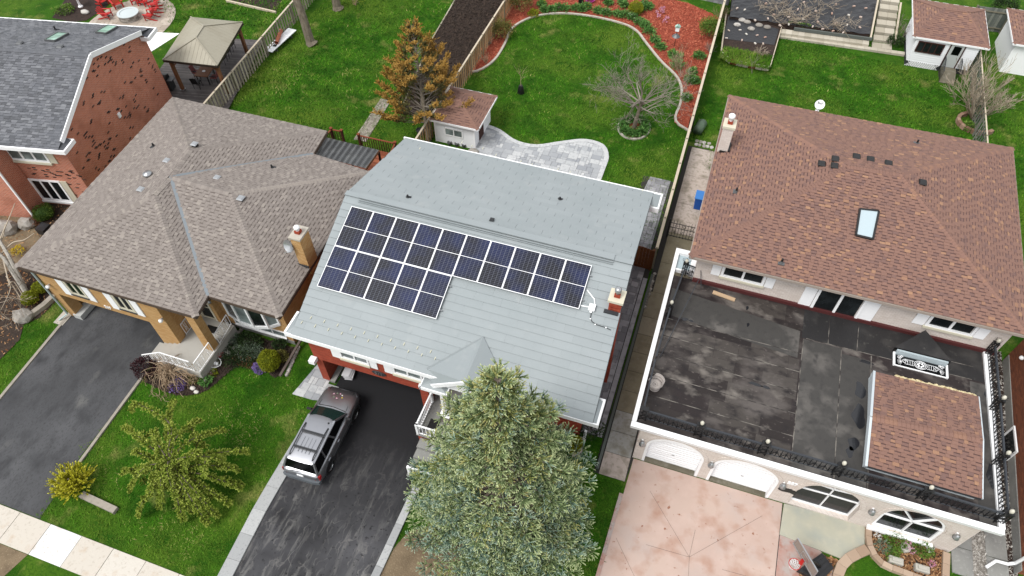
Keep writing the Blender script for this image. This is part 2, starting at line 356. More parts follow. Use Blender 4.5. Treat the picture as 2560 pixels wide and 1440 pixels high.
leafm('whitefl', c(220, 220, 214), c(236, 236, 232), c(246, 246, 244)); leafm('redfl', c(150, 20, 24), c(200, 30, 36), c(226, 70, 70)); leafm('herb', c(60, 92, 28), c(104, 140, 50), c(156, 180, 90)); leafm('brownleaf', c(96, 60, 44), c(140, 92, 66), c(180, 132, 100))
# ------------------------------------------------------------------ shingles, caps, pavers, slats
def frame3(p0, u, n):
    u = V(u).normalized(); n = V(n).normalized(); v = n.cross(u)
    return Matrix(((u.x, v.x, n.x, p0[0]), (u.y, v.y, n.y, p0[1]), (u.z, v.z, n.z, p0[2]), (0, 0, 0, 1)))
def tabgeo(w, h, hl, hu, band, rn, local=True):
    vs = [(0, 0, 0), (w, 0, 0), (w, 0, hl), (0, 0, hl)]; fs = [(0, 1, 2, 3)]; rs = [rn]
    if band:
        k = 1-band; hb = hl+(hu-hl)*k
        vs += [(w, h*k, hb), (0, h*k, hb), (w, h, hu), (0, h, hu)]
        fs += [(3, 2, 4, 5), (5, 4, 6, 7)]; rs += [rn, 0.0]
        fs += [(1, 4, 2), (0, 3, 5)]; rs += [rn, rn]
    else:
        vs += [(w, h, hu), (0, h, hu)]; fs += [(3, 2, 4, 5), (1, 4, 2), (0, 3, 5)]; rs += [rn]*3
    return vs, fs, rs
class Roof:
    """covers roof faces with individual shingles; the 300 nearest full ones become parts, the rest one joined part"""
    def __init__(s, parent, piece, mt, w, h, hl=.010, hu=.002, band=0.0, raised=.45, rfun=None, stag=None, gap=.006, maxn=300):
        s.p = parent; s.piece = piece; s.mt = mt; s.w = w; s.h = h; s.hl = hl; s.hu = hu; s.band = band; s.raised = raised
        s.rfun = rfun or (lambda: random.random()); s.stag = stag; s.gap = gap; s.full = []; s.part = MB(); s.maxn = maxn; s.T = Matrix.Identity(4)
    def face(s, poly, e0, e1, lift=.015):
        poly = [V(p) for p in poly]; e0, e1 = V(e0), V(e1); u = (e1-e0).normalized()
        rest = [p for p in poly if (p-e0).length > 1e-4 and (p-e1).length > 1e-4]; rest.sort(key=lambda p: (p-e0).dot(u)); mid = sum(rest, V((0, 0, 0)))/len(rest)
        n = u.cross(mid-e0).normalized()
        if n.z < 0: n = -n
        v = n.cross(u)
        if v.z < 0: u = -u; v = n.cross(u)
        rr = [((p-e0).dot(u), (p-e0).dot(v), (p-e0).dot(n)) for p in sorted(rest, key=lambda p: (p-e0).dot(u))]
        def resid(x, y):
            if len(rr) < 2: return 0.0
            t = min(1, max(0, (x-rr[0][0])/max(1e-6, rr[-1][0]-rr[0][0]))); return max(0, y)/rr[0][1]*(rr[0][2]*(1-t)+rr[-1][2]*t)
        P2 = [((p-e0).dot(u), (p-e0).dot(v)) for p in poly]
        x0, x1 = min(p[0] for p in P2), max(p[0] for p in P2); y0, y1 = min(p[1] for p in P2), max(p[1] for p in P2)
        Fm = frame3(e0+n*lift, u, n); nr = int(math.ceil((y1-y0)/s.h)); area_all = 0
        for r in range(nr):
            yb = y0+r*s.h; x = x0-random.random()*s.w*2 if s.stag is None else x0-s.w*((r*s.stag) % 1)
            alt = random.random() < .5
            while x < x1:
                ww = s.w*(random.uniform(.7, 1.3) if s.stag is None else 1.0)
                hi = alt; alt = not alt
                hl = s.hl+(.012 if hi and s.raised else 0); band = 0 if hi else s.band; rn = s.rfun()
                q = clip(P2, x, x+ww-s.gap, yb, yb+s.h)
                if q is not None:
                    if len(q) == 4 and abs(abs(sum(q[i][0]*q[(i+1) % 4][1]-q[(i+1) % 4][0]*q[i][1] for i in range(4)))/2-(ww-s.gap)*s.h) < 1e-4*s.h:
                        s.full.append((Fm @ Matrix.Translation((x, yb, resid(x+ww/2, yb+s.h/2))), ww-s.gap, hl, band, rn))
                    else:
                        s.part.rn = rn
                        s.part.add([Fm @ V((a, b, resid(a, b)+hl+(s.hu-hl)*(b-yb)/s.h)) for a, b in q], [tuple(range(len(q)))])
                x += ww
    def done(s):
        cp = V((0, 0, CH)); W = s.T
        def dist(f):
            p = (W @ f[0]).translation; e = p-cp; x = e.dot(RT)/e.dot(fw)*FPX; y = e.dot(UP)/e.dot(fw)*FPX
            return e.length + (1e4 if abs(x) > 1275 or abs(y) > 715 else 0)
        s.full.sort(key=dist); cache = {}
        for i, (Mx, ww, hl, band, rn) in enumerate(s.full[:s.maxn]):
            k = (round(ww/s.w*8), hl > s.hl, round(rn*6))
            if k not in cache:
                b = MB(local=True); vs, fs, rs = tabgeo(ww, s.h, hl, s.hu, band, rn)
                b.add(vs, fs); b.r = rs; cache[k] = (b.mesh(s.piece, s.mt, (0, 0, 0)), ww)
            me, w0 = cache[k]
            o = bpy.data.objects.new(s.piece, me); COL.objects.link(o); o.parent = s.p
            o.matrix_local = (Matrix.Translation(-offs(s.p)) if s.T == Matrix.Identity(4) else Matrix.Identity(4)) @ Mx @ Matrix.Diagonal((ww/w0, 1, 1, 1))
        b = s.part; b.local = not (s.T == Matrix.Identity(4))
        for (Mx, ww, hl, band, rn) in s.full[s.maxn:]:
            vs, fs, rs = tabgeo(ww, s.h, hl, s.hu, band, rn); n0 = len(b.r)
            b.add([Mx @ V(p) for p in vs], fs); b.r[n0:] = rs
        if b.v: b.build(s.piece+'s' if not s.piece.endswith('s') else s.piece, s.mt, s.p, kind='stuff')
def caps(parent, a, b, mt, w=.16, step=.15, drop=.05, rfun=None, local=False, name='ridge_cap'):
    a, b = V(a), V(b); d = b-a; L = d.length; d.normalize(); x = d.cross(V((0, 0, 1))).normalized(); n = x.cross(d).normalized()
    N = int(L/step); cache = []
    for k in range(4):
        m = MB(local=True); m.rn = rfun() if rfun else random.random()
        st = step*1.02; t = .012
        m.add([(-w, 0, -drop+t), (0, 0, t+.012), (w, 0, -drop+t), (-w, st, -drop), (0, st, .004), (w, st, -drop), (-w, 0, -drop-.01), (w, 0, -drop-.01), (0, 0, -.01)],
              [(0, 1, 4, 3), (1, 2, 5, 4), (6, 8, 1, 0), (8, 7, 2, 1)])
        cache.append(m.mesh(name, mt, (0, 0, 0)))
    off = V((0, 0, 0)) if local else offs(parent)
    for i in range(N):
        p = a+d*(i*step)+n*.03-off
        Mx = Matrix(((x.x, d.x, n.x, p.x), (x.y, d.y, n.y, p.y), (x.z, d.z, n.z, p.z), (0, 0, 0, 1)))
        o = bpy.data.objects.new(name, random.choice(cache)); COL.objects.link(o); o.parent = parent; o.matrix_local = Mx
def pave(parent, name, mt, poly, z, cell=.2, th=.03, sizes=((2, 2), (3, 2), (2, 1), (1, 2), (3, 3), (1, 1)), weights=(4, 4, 3, 2, 1, 1), rot=0.0, gap=.012, maxn=300, rfun=None):
    """random ashlar paving: full stones are parts"""
    poly = [(p[0], p[1]) for p in poly]; cr, sr = math.cos(-rot), math.sin(-rot)
    P2 = [(p[0]*cr-p[1]*sr, p[0]*sr+p[1]*cr) for p in poly]
    x0, x1 = min(p[0] for p in P2), max(p[0] for p in P2); y0, y1 = min(p[1] for p in P2), max(p[1] for p in P2)
    nx, ny = int((x1-x0)/cell)+3, int((y1-y0)/cell)+3; occ = np.zeros((nx, ny), bool); cache = {}; cnt = 0; rest = MB()
    R = Matrix.Rotation(rot, 4, 'Z'); off = offs(parent); items = []
    for j in range(ny):
        for i in range(nx):
            if occ[i, j]: continue
            for (a, b) in random.choices(sizes, weights, k=6)+[(1, 1)]:
                if i+a <= nx and j+b <= ny and not occ[i:i+a, j:j+b].any(): break
            occ[i:i+a, j:j+b] = True
            X, Y = x0+i*cell, y0+j*cell
            q = clip(P2, X, X+a*cell-gap, Y, Y+b*cell-gap)
            if q is None: continue
            items.append((X, Y, a, b, q))
    def d(it):
        p = R @ V((it[0], it[1], z)); e = p-O3; return e.length+(1e4 if abs(e.dot(RT)/e.dot(fw)*FPX) > 1290 or abs(e.dot(UP)/e.dot(fw)*FPX) > 730 else 0)
    items.sort(key=d)
    for X, Y, a, b, q in items:
        A = abs(sum(q[i][0]*q[(i+1) % len(q)][1]-q[(i+1) % len(q)][0]*q[i][1] for i in range(len(q))))/2
        rn = rfun() if rfun else random.random(); h = z+th+random.uniform(-.003, .003)
        full = abs(A-(a*cell-gap)*(b*cell-gap)) < 1e-4
        if cnt < maxn and full:
            k = (a, b, round(rn*5))
            if k not in cache:
                m = MB(local=True); m.rn = rn; e = .008; ww, hh = a*cell-gap, b*cell-gap
                m.add([(0, 0, -th), (ww, 0, -th), (ww, hh, -th), (0, hh, -th), (0, 0, -e), (ww, 0, -e), (ww, hh, -e), (0, hh, -e), (e, e, 0), (ww-e, e, 0), (ww-e, hh-e, 0), (e, hh-e, 0)],
                      [(0, 1, 5, 4), (1, 2, 6, 5), (2, 3, 7, 6), (3, 0, 4, 7), (4, 5, 9, 8), (5, 6, 10, 9), (6, 7, 11, 10), (7, 4, 8, 11), (8, 9, 10, 11)])
                cache[k] = m.mesh(name, mt, (0, 0, 0))
            o = bpy.data.objects.new(name, cache[k]); COL.objects.link(o); o.parent = parent
            o.matrix_local = Matrix.Translation(-off) @ R @ Matrix.Translation((X, Y, h)); cnt += 1
        else:
            rest.rn = rn; rest.T = R; rest.prism(q, z, h)
    if rest.v: rest.build(name+'s', mt, parent, kind='stuff')
def strip(parent, name, mt, line, w, z0, z1, step, rfun=None, gap=.01, left=0.0):
    """row of edging stones along a polyline"""
    line = [V((p[0], p[1], 0)) for p in line]; L = [0]
    for i in range(1, len(line)): L.append(L[-1]+(line[i]-line[i-1]).length)
    def P(s):
        for i in range(1, len(L)):
            if s <= L[i] or i == len(L)-1:
                t = (s-L[i-1])/max(1e-6, L[i]-L[i-1]); p = line[i-1].lerp(line[i], t); d = (line[i]-line[i-1]).normalized(); return p, V((-d.y, d.x, 0))
    n = max(1, int(round(L[-1]/step))); st = L[-1]/n
    for i in range(n):
        a, na = P(i*st+gap/2); b, nb = P((i+1)*st-gap/2)
        m = MB(); m.rn = rfun() if rfun else random.random(); dz = random.uniform(-.004, .004)
        o1 = left; o2 = left+w
        m.prism([tuple((a+na*o1).xy), tuple((b+nb*o1).xy), tuple((b+nb*o2).xy), tuple((a+na*o2).xy)], z0, z1+dz)
        m.build(name, mt, parent)
def sheet(name, mt, pts, z=0.01, th=None, kind='structure', holes=None):
    m = MB()
    if th: m.prism([(p[0], p[1]) for p in pts], z-th, z)
    else: m.poly([(p[0], p[1], z) for p in pts])
    o = m.build(name, mt, None, kind=kind); return o
def sheeth(name, mt, outer, hole, z):
    """sheet with one hole, via triangulation in bmesh"""
    import bmesh
    bm = bmesh.new()
    def loop(P):
        vs = [bm.verts.new((p[0], p[1], z)) for p in P]; return [bm.edges.new((vs[i], vs[(i+1) % len(vs)])) for i in range(len(vs))]
    E = loop(outer)+loop(hole); bmesh.ops.triangle_fill(bm, edges=E, use_beauty=True)
    for f in bm.faces:
        if f.normal.z < 0: f.normal_flip()
    me = bpy.data.meshes.new(name); bm.to_mesh(me); bm.free(); me.materials.append(mt)
    o = bpy.data.objects.new(name, me); COL.objects.link(o); o['kind'] = 'structure'; return o
# ------------------------------------------------------------------ vegetation helpers
def leaves(name, mt, cen, rad, n, size, parent=None, shell=.55, kind=None, flat=0.0, lump=.18, aspect=1.8, down=0.0, seed=None, bottom=-.35, rb=0.0):
    """n leaf faces (quads as two-sided diamonds) through an uneven ellipsoid"""
    d = rng.normal(size=(n, 3)); d /= np.linalg.norm(d, axis=1)[:, None]
    d[:, 2] = np.where(d[:, 2] < bottom, -d[:, 2]*.4, d[:, 2])
    ph = rng.random(6)*6.28
    lumpf = 1+lump*(np.sin(d[:, 0]*4+ph[0])*np.sin(d[:, 1]*4.5+ph[1])+np.sin(d[:, 2]*5+ph[2])*np.sin(d[:, 0]*7+ph[3])*.7)
    r = (shell+(1-shell)*rng.random(n)**.7)*lumpf
    P = np.array(cen)+d*r[:, None]*np.array(rad)
    dr = d+rng.normal(size=(n, 3))*.55; dr[:, 2] -= down; dr /= np.linalg.norm(dr, axis=1)[:, None]
    s = np.cross(dr, rng.normal(size=(n, 3))); s /= np.linalg.norm(s, axis=1)[:, None]
    sz = size*(.6+.8*rng.random(n))[:, None]
    a = P; b = P+dr*sz*.5+s*sz*.5/aspect; cc = P+dr*sz; e = P+dr*sz*.5-s*sz*.5/aspect
    vs = np.stack([a, b, cc, e], 1).reshape(-1, 3)
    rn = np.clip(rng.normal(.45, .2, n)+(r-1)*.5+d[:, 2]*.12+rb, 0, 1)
    return npmesh(name, vs, 4, mt, parent, rn, kind)
def shrub(label, cat, cen, r, h, mt, n=900, size=.09, name='shrub', group=None, shell=.6, lump=.18, core=None, aspect=1.8, down=0, stems=True):
    t = thing(name, label, cat, (cen[0], cen[1], cen[2] if len(cen) > 2 else 0), group=group); z0 = t.location.z
    rx, ry = (r, r) if not hasattr(r, '__len__') else r
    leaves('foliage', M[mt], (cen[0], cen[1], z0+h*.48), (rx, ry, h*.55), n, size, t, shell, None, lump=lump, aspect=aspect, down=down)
    if core:
        b = MB(); b.ico((cen[0], cen[1], z0+h*.42), 1, 2, .05, (rx*.8, ry*.8, h*.42)); b.build('inner_branches', M[core], t)
    b = MB()
    for k in range(5):
        a = random.random()*6.28; b.tube([(cen[0], cen[1], z0), (cen[0]+math.cos(a)*rx*.4, cen[1]+math.sin(a)*ry*.4, z0+h*.6)], [.02, .008], 4)
    b.build('stem', M['twig'], t)
    return t
def twigs(b, p, d, L, r, depth, spread=.6, kids=3, up=.15, seg=3, droop=0.0, minr=.004, n=3, shrink=.68):
    """recursive bare branch"""
    p = V(p); d = V(d).normalized(); pts = [p.copy()]; rr = [r]
    for i in range(seg):
        d = (d+V((random.uniform(-1, 1), random.uniform(-1, 1), random.uniform(-1, 1)))*.18+V((0, 0, up-droop*(i+1)/seg))*.35).normalized()
        p = p+d*(L/seg); pts.append(p.copy()); rr.append(max(minr, r*(1-.45*(i+1)/seg)))
    b.rn = random.random(); b.tube(pts, rr, n if r < .05 else 7, cap=False)
    if depth <= 0: return
    for k in range(kids):
        t = random.uniform(.35, 1.0) if k else 1.0
        i = min(seg-1, int(t*seg)); q = pts[i].lerp(pts[i+1], t*seg-i if t < 1 else 1)
        s = V((random.uniform(-1, 1), random.uniform(-1, 1), random.uniform(-.6, 1))).normalized()
        twigs(b, q, (d+s*spread).normalized(), L*shrink*random.uniform(.75, 1.2), max(minr, rr[min(i+1, seg)]*.72), depth-1, spread, kids, up, seg, droop, minr, n, shrink)
# a textured gravel / chip scatter of tiny prisms
def scatter(name, mt, poly, n, size, z=.02, zr=.03, parent=None, kind='stuff', flat=.7, rnd=None):
    P = np.array([(p[0], p[1]) for p in poly]); lo, hi = P.min(0), P.max(0)
    q = lo+(hi-lo)*rng.random((int(n*1.6)+50, 2)); q = q[inpoly(q, poly)][:n]; k = len(q)
    if not k: return
    a = rng.random(k)*6.28; L = size*(.5+rng.random(k)); W = L*(.25+.3*rng.random(k)); zz = z+zr*rng.random(k)
    ca, sa = np.cos(a), np.sin(a); tilt = (rng.random(k)-.5)*L*(1-flat)*2
    def pt(x, y, dz): return np.stack([q[:, 0]+x*ca-y*sa, q[:, 1]+x*sa+y*ca, zz+dz], 1)
    vs = np.stack([pt(-L/2, -W/2, -tilt/2), pt(L/2, -W/2, tilt/2), pt(L/2, W/2, tilt/2), pt(-L/2, W/2, -tilt/2)], 1).reshape(-1, 3)
    return npmesh(name, vs, 4, mt, parent, rnd, kind)
def grass(name, poly, dens, hgt=.07, wid=.035, mt='blade', holes=(), z=0.0, base=.5):
    P = np.array([(p[0], p[1]) for p in poly]); lo, hi = P.min(0), P.max(0); A = (hi-lo).prod()
    q = lo+(hi-lo)*rng.random((int(A*dens), 2)); q = q[inpoly(q, poly)]
    for h in holes: q = q[~inpoly(q, h)]
    # keep only what the picture can show
    e = np.stack([q[:, 0], q[:, 1], np.full(len(q), -CH)], 1); f = e@np.array(fw); x = e@np.array(RT)/f*FPX; y = e@np.array(UP)/f*FPX
    q = q[(abs(x) < 1500) & (abs(y) < 950)]; k = len(q)
    a = rng.random(k)*6.28; H = hgt*(.5+rng.random(k)); lean = H*(.4+1.6*rng.random(k)); W = wid*(.5+rng.random(k))
    g = np.stack([np.cos(a), np.sin(a)], 1); s = np.stack([-g[:, 1], g[:, 0]], 1)
    zz = np.full(k, z)
    v1 = np.column_stack([q-s*W[:, None]/2, zz]); v2 = np.column_stack([q+s*W[:, None]/2, zz]); v3 = np.column_stack([q+g*lean[:, None], zz+H])
    lf = np.sin(q[:, 0]*1.7+np.sin(q[:, 1]*1.3)*1.4)*np.sin(q[:, 1]*2.1+np.sin(q[:, 0]*.9)*1.7)
    rn = np.clip(base+.2*rng.normal(size=k)+.13*lf, 0, 1)
    return npmesh(name, np.stack([v1, v2, v3], 1), 3, M[mt], None, rn)
# ================================================================== GROUND
m = MB(); m.poly([(-400, -300, 0), (400, -300, 0), (400, 700, 0), (-400, 700, 0)]); m.build('ground', M['grass'], None, kind='structure')
# ---- asphalt with pale streaks (central driveway)
def streaky():
    m = M['asphaltC']; N = m.node_tree.nodes; L = m.node_tree.links; b = next(n for n in N if n.type == 'BSDF_PRINCIPLED')
    g = N.new('ShaderNodeNewGeometry'); mp = N.new('ShaderNodeMapping'); mp.inputs['Scale'].default_value = (3.0, .62, 1); mp.inputs['Rotation'].default_value = (0, 0, -.12)
    L.new(g.outputs['Position'], mp.inputs[0]); n1 = N.new('ShaderNodeTexNoise'); n1.inputs['Scale'].default_value = .9; n1.inputs['Detail'].default_value = 12; n1.inputs['Roughness'].default_value = .62; n1.inputs['Distortion'].default_value = .5
    L.new(mp.outputs[0], n1.inputs['Vector'])
    n2 = N.new('ShaderNodeTexNoise'); n2.inputs['Scale'].default_value = .45; n2.inputs['Detail'].default_value = 3; L.new(g.outputs['Position'], n2.inputs['Vector'])
    sx = N.new('ShaderNodeSeparateXYZ'); L.new(g.outputs['Position'], sx.inputs[0])
    my = N.new('ShaderNodeMapRange'); my.inputs[1].default_value = 12.5; my.inputs[2].default_value = 6.0; L.new(sx.outputs[1], my.inputs[0])
    r = N.new('ShaderNodeMapRange'); r.inputs[1].default_value = .51; r.inputs[2].default_value = .92; L.new(n1.outputs[0], r.inputs[0])
    mu = N.new('ShaderNodeMath'); mu.operation = 'MULTIPLY'; L.new(r.outputs[0], mu.inputs[0]); L.new(my.outputs[0], mu.inputs[1])
    # paler, worn asphalt towards the street
    mr2 = N.new('ShaderNodeMapRange'); mr2.inputs[1].default_value = .3; mr2.inputs[2].default_value = .75; L.new(n2.outputs[0], mr2.inputs[0])
    mu2 = N.new('ShaderNodeMath'); mu2.operation = 'MULTIPLY'; L.new(mr2.outputs[0], mu2.inputs[0]); L.new(my.outputs[0], mu2.inputs[1])
    a = N.new('ShaderNodeMix'); a.data_type = 'RGBA'; a.inputs[6].default_value = c(38, 38, 41); a.inputs[7].default_value = c(104, 104, 108); L.new(mu2.outputs[0], a.inputs[0])
    d = N.new('ShaderNodeMix'); d.data_type = 'RGBA'; L.new(mu.outputs[0], d.inputs[0]); L.new(a.outputs[2], d.inputs[6]); d.inputs[7].default_value = c(168, 166, 162)
    # thin meandering pale runs, fading out towards the carport
    nz = N.new('ShaderNodeTexNoise'); nz.inputs['Scale'].default_value = 1.6; nz.inputs['Detail'].default_value = 5; L.new(g.outputs['Position'], nz.inputs['Vector'])
    vm_ = N.new('ShaderNodeVectorMath'); vm_.operation = 'SCALE'; vm_.inputs['Scale'].default_value = .9; L.new(nz.outputs['Color'], vm_.inputs[0])
    mp2 = N.new('ShaderNodeMapping'); mp2.inputs['Scale'].default_value = (1.15, .34, 1); mp2.inputs['Rotation'].default_value = (0, 0, -.2); L.new(g.outputs['Position'], mp2.inputs[0])
    va = N.new('ShaderNodeVectorMath'); L.new(mp2.outputs[0], va.inputs[0]); L.new(vm_.outputs[0], va.inputs[1])
    vo = N.new('ShaderNodeTexVoronoi'); vo.feature = 'DISTANCE_TO_EDGE'; vo.inputs['Scale'].default_value = 1.35; L.new(va.outputs[0], vo.inputs['Vector'])
    rv = N.new('ShaderNodeMapRange'); rv.inputs[1].default_value = .055; rv.inputs[2].default_value = .0; L.new(vo.outputs['Distance'], rv.inputs[0])
    rm_ = N.new('ShaderNodeMapRange'); rm_.inputs[1].default_value = .42; rm_.inputs[2].default_value = .62; L.new(nz.outputs[0], rm_.inputs[0])
    m4 = N.new('ShaderNodeMath'); m4.operation = 'MULTIPLY'; L.new(rv.outputs[0], m4.inputs[0]); L.new(rm_.outputs[0], m4.inputs[1])
    m5 = N.new('ShaderNodeMath'); m5.operation = 'MULTIPLY'; L.new(m4.outputs[0], m5.inputs[0]); L.new(my.outputs[0], m5.inputs[1])
    m6 = N.new('ShaderNodeMath'); m6.operation = 'MULTIPLY'; L.new(m5.outputs[0], m6.inputs[0]); m6.inputs[1].default_value = .3
    dd = N.new('ShaderNodeMix'); dd.data_type = 'RGBA'; L.new(m6.outputs[0], dd.inputs[0]); L.new(d.outputs[2], dd.inputs[6]); dd.inputs[7].default_value = c(176, 173, 168); d = dd
    # small dark patches
    n3 = N.new('ShaderNodeTexNoise'); n3.inputs['Scale'].default_value = 7; n3.inputs['Detail'].default_value = 4; L.new(g.outputs['Position'], n3.inputs['Vector'])
    r3 = N.new('ShaderNodeMapRange'); r3.inputs[1].default_value = .60; r3.inputs[2].default_value = .72; L.new(n3.outputs[0], r3.inputs[0])
    f = N.new('ShaderNodeMix'); f.data_type = 'RGBA'; L.new(r3.outputs[0], f.inputs[0]); L.new(d.outputs[2], f.inputs[6]); f.inputs[7].default_value = c(38, 38, 40)
    L.new(f.outputs[2], b.inputs['Base Color'])
streaky()
# ---- front: sidewalk slabs
swm = mat('sidewalk_concrete', c(214, 206, 194), .85, rnd=[(0, c(222, 214, 202)), (.5, c(226, 219, 208)), (.9, c(230, 224, 214)), (1, c(250, 250, 250))], var=((1.6, c(206, 184, 160), .58, .8, 6), (9, c(196, 186, 172), .55, .8)), bump=(60, .2))
sw = thing('sidewalk', None, None, (-20, 3.2, 0)); sw['kind'] = 'structure'
SX0 = at(200, 1347, .05).x; SL_ = (at(362, 1408, .05).x-SX0)/2; x = SX0-6*SL_; k = 0
while x < 2:
    b = MB(); L = SL_; b.rn = 1.0 if k == 5 else random.uniform(0, .8)
    b.prism([(x+.012, 2.47), (x+L-.012, 2.47), (x+L-.012, 3.86), (x+.012, 3.86)], -.05, .05+random.uniform(-.006, .006)); b.build('slab', swm, sw); x += L; k += 1
sheet('boulevard_soil', M['brownground'], [(-31, 2.4), (-24.9, 2.45), (-23.3, 2.45), (-23.6, 1.4), (-24, 0), (-31, -1)], .012)
# ---- left driveway
DL = [(-30.35, 22), (-30.35, 12.9), (-30.1, 8.0), (-29.4, 3.9), (-23.92, 3.9), (-24.22, 6.9), (-24.25, 11.6), (-24.2, 22)]
sheet('driveway', M['asphaltL'], DL, .016)
cb = thing('driveway_curb', None, None, (-30.3, 9, 0)); cb['kind'] = 'structure'
strip(cb, 'curb_stone', M['curbL'], [(-30.38, 14.0), (-30.36, 12.9), (-30.12, 8.0), (-29.5, 3.9)], .15, 0, .07, 1.4, left=-.15)
cb = thing('driveway_curb', None, None, (-24.2, 9, 0)); cb['kind'] = 'structure'
strip(cb, 'curb_stone', M['curbL'], [(-24.10, 6.7), (-24.22, 11.9)], .14, 0, .10, 1.3, left=-.14)
# ---- central driveway
DC = [(-14.5, 22), (-14.55, 4.2), (-14.5, 3.9), (-8.9, 3.9), (-8.6, 7), (-8.5, 11.0), (-9.2, 13.0), (-9.3, 22)]
sheet('driveway', M['asphaltC'], DC, .018)
cb = thing('driveway_curb', None, None, (-14.5, 9, 0)); cb['kind'] = 'structure'
strip(cb, 'curb_stone', M['curb'], [(-14.95, 3.95), (-15.12, 7.7), (-14.95, 14.2)], .62, 0, .10, 1.15, left=-.66)
cb = thing('driveway_curb', None, None, (-8.6, 8, 0)); cb['kind'] = 'structure'
strip(cb, 'curb_stone', M['curb'], [(-8.85, 3.95), (-8.74, 7.0), (-8.66, 10.7)], .34, 0, .12, .95, left=-.36)
# paved landing left of the pillar (ends at the cut across the lawn)
lp = [xy(780, 893), xy(840, 905), (-15.02, 13.0), xy(785, 1002), xy(731, 985)]
lp = [(-15.9, 15.6), (-14.9, 15.6), (-14.95, 13.2), xy(783, 1001), xy(731, 986)]
sheet('landing_base', M['joint'], lp, .02)
t = thing('paved_landing', None, None, (-15.5, 14, 0)); t['kind'] = 'structure'
pave(t, 'paver', M['paver'], lp, .022, .21, .03)
sheet('bare_patch', M['brownground'], [xy(950, 1440), xy(985, 1370), xy(1020, 1330), xy(1090, 1310), (-4, 10.5), (-3, 7), (-6, 4.2), xy(930, 1520)], .014)
# ---- right driveway, entry slab
m = MB(); DR = [(.32, 3.9), (.44, 9.5), (.62, 15.15), (7.45, 15.15), (7.45, 3.9)]
sheet('driveway', M['pink'], DR, .02)
sheet('driveway_corner', M['pinkred'], [(7.45, 3.9), (7.45, 13.1), xy(1950, 1290), (9.1, 13.6), (9.9, 12.9), (9.6, 3.9)], .016)
g = MB()
def saw(pts, z=.0235, w=.010):
    for a, b in zip(pts[:-1], pts[1:]):
        a, b = V(a+(z,)), V(b+(z,)); d = (b-a).normalized(); s = V((-d.y, d.x, 0))*w/2; g.poly([a-s, b-s, b+s, a+s])
cc0 = xy(1723, 1393)
for q in ((1625, 1228), (1905, 1290), (1738, 1325), (1718, 1500), (1615, 1362)): saw([cc0, xy(*q)])
saw([xy(1540, 1345), xy(1590, 1450)]); saw([xy(1805, 1424), xy(1900, 1450)])
saw([(7.45, 4), (7.45, 15.15)], .024, .03)
g.build('driveway_joint', M['jointd'], None, kind='structure')
sl = [xy(1953, 1257), xy(2165, 1318), xy(2160, 1362), xy(2100, 1396), xy(1950, 1336)]
sheet('entry_slab', M['cream'], [(7.5, 15.15), (10.95, 15.3), xy(2160, 1362), xy(2100, 1397), xy(1948, 1337)], .06, .06)
cb = thing('driveway_edging', None, None, (.3, 10, 0)); cb['kind'] = 'structure'
strip(cb, 'edging_stone', M['pinkred'], [(.32, 3.9), (.44, 9.5), (.56, 13.3)], .18, 0, .06, 1.6)
# ---- side passage between central and right house
sp = thing('side_path', None, None, (-.2, 20, 0)); sp['kind'] = 'structure'
drab = mat('path_slab', c(132, 126, 108), .85, rnd=[(0, c(140, 132, 110)), (.5, c(160, 152, 132)), (.8, c(170, 168, 160)), (.9, c(182, 182, 178)), (1, c(206, 192, 182))], var=((1.6, c(126, 118, 98), .48, .75, 6), (7, c(150, 144, 128), .5, .8)), bump=(40, .2))
ys = [13.9, 15.1, 16.25, 17.4, 18.6, 19.8, 21.0, 22.2, 23.4, 25.2, 27.5, 30.0, 32.6, 35.2, 38.0]
for i in range(len(ys)-1):
    b = MB(); b.rn = 1 if i == 0 else (.9 if i < 3 else (1.0 if i >= 11 else random.uniform(0, .6)))
    xl = -.74 if i < 9 else -.55; xr = .48 if i < 9 else 1.6
    b.prism([(xl, ys[i]+.012), (xr, ys[i]+.012), (xr, ys[i+1]-.012), (xl, ys[i+1]-.012)], -.04, .035); b.build('slab', drab, sp)
sheet('side_path_base', M['jointd'], [(-1.0, 13.9), (.5, 13.9), (1.6, 25), (1.6, 38.1), (-.8, 38.1)], .008)
fs_ = thing('flagstone_strip', None, None, (0, 38.6, 0)); fs_['kind'] = 'structure'
for i in range(9):
    b = MB(); b.rn = random.random(); cx, cyy = -.35+.26*(i % 5)+random.uniform(-.03, .03), 38.35+.35*(i//5)
    b.prism([(cx+math.cos(a)*.15*random.uniform(.7, 1), cyy+math.sin(a)*.18*random.uniform(.7, 1)) for a in [k*6.283/7 for k in range(7)]], 0, .05); b.build('flagstone', M['stone'], fs_)
# dark paved walk right of central house
wk = [(-3.2, 17.6), (-2.75, 17.6), (-1.28, 17.6), (-1.28, 34.2), (-3.2, 34.2)]
wk = [(-3.0, 15.6), (-1.32, 15.75), (-1.28, 34.3), (-2.6, 34.3), (-3.0, 30)]
sheet('side_walk_base', M['jointd'], [(-3.0, 15.6), (-1.0, 15.7), (-1.0, 34.3), (-3.0, 34.3)], .02)
t = thing('side_walk', None, None, (-1.9, 22, 0)); t['kind'] = 'structure'
pave(t, 'paver', M['paverd'], wk, .022, .2, .035)
strip(t, 'edging_paver', M['paverd'], [(-1.30, 15.7), (-1.26, 26.0)], .24, .02, .07, .42, rfun=lambda: random.uniform(.8, 1), left=-.25)
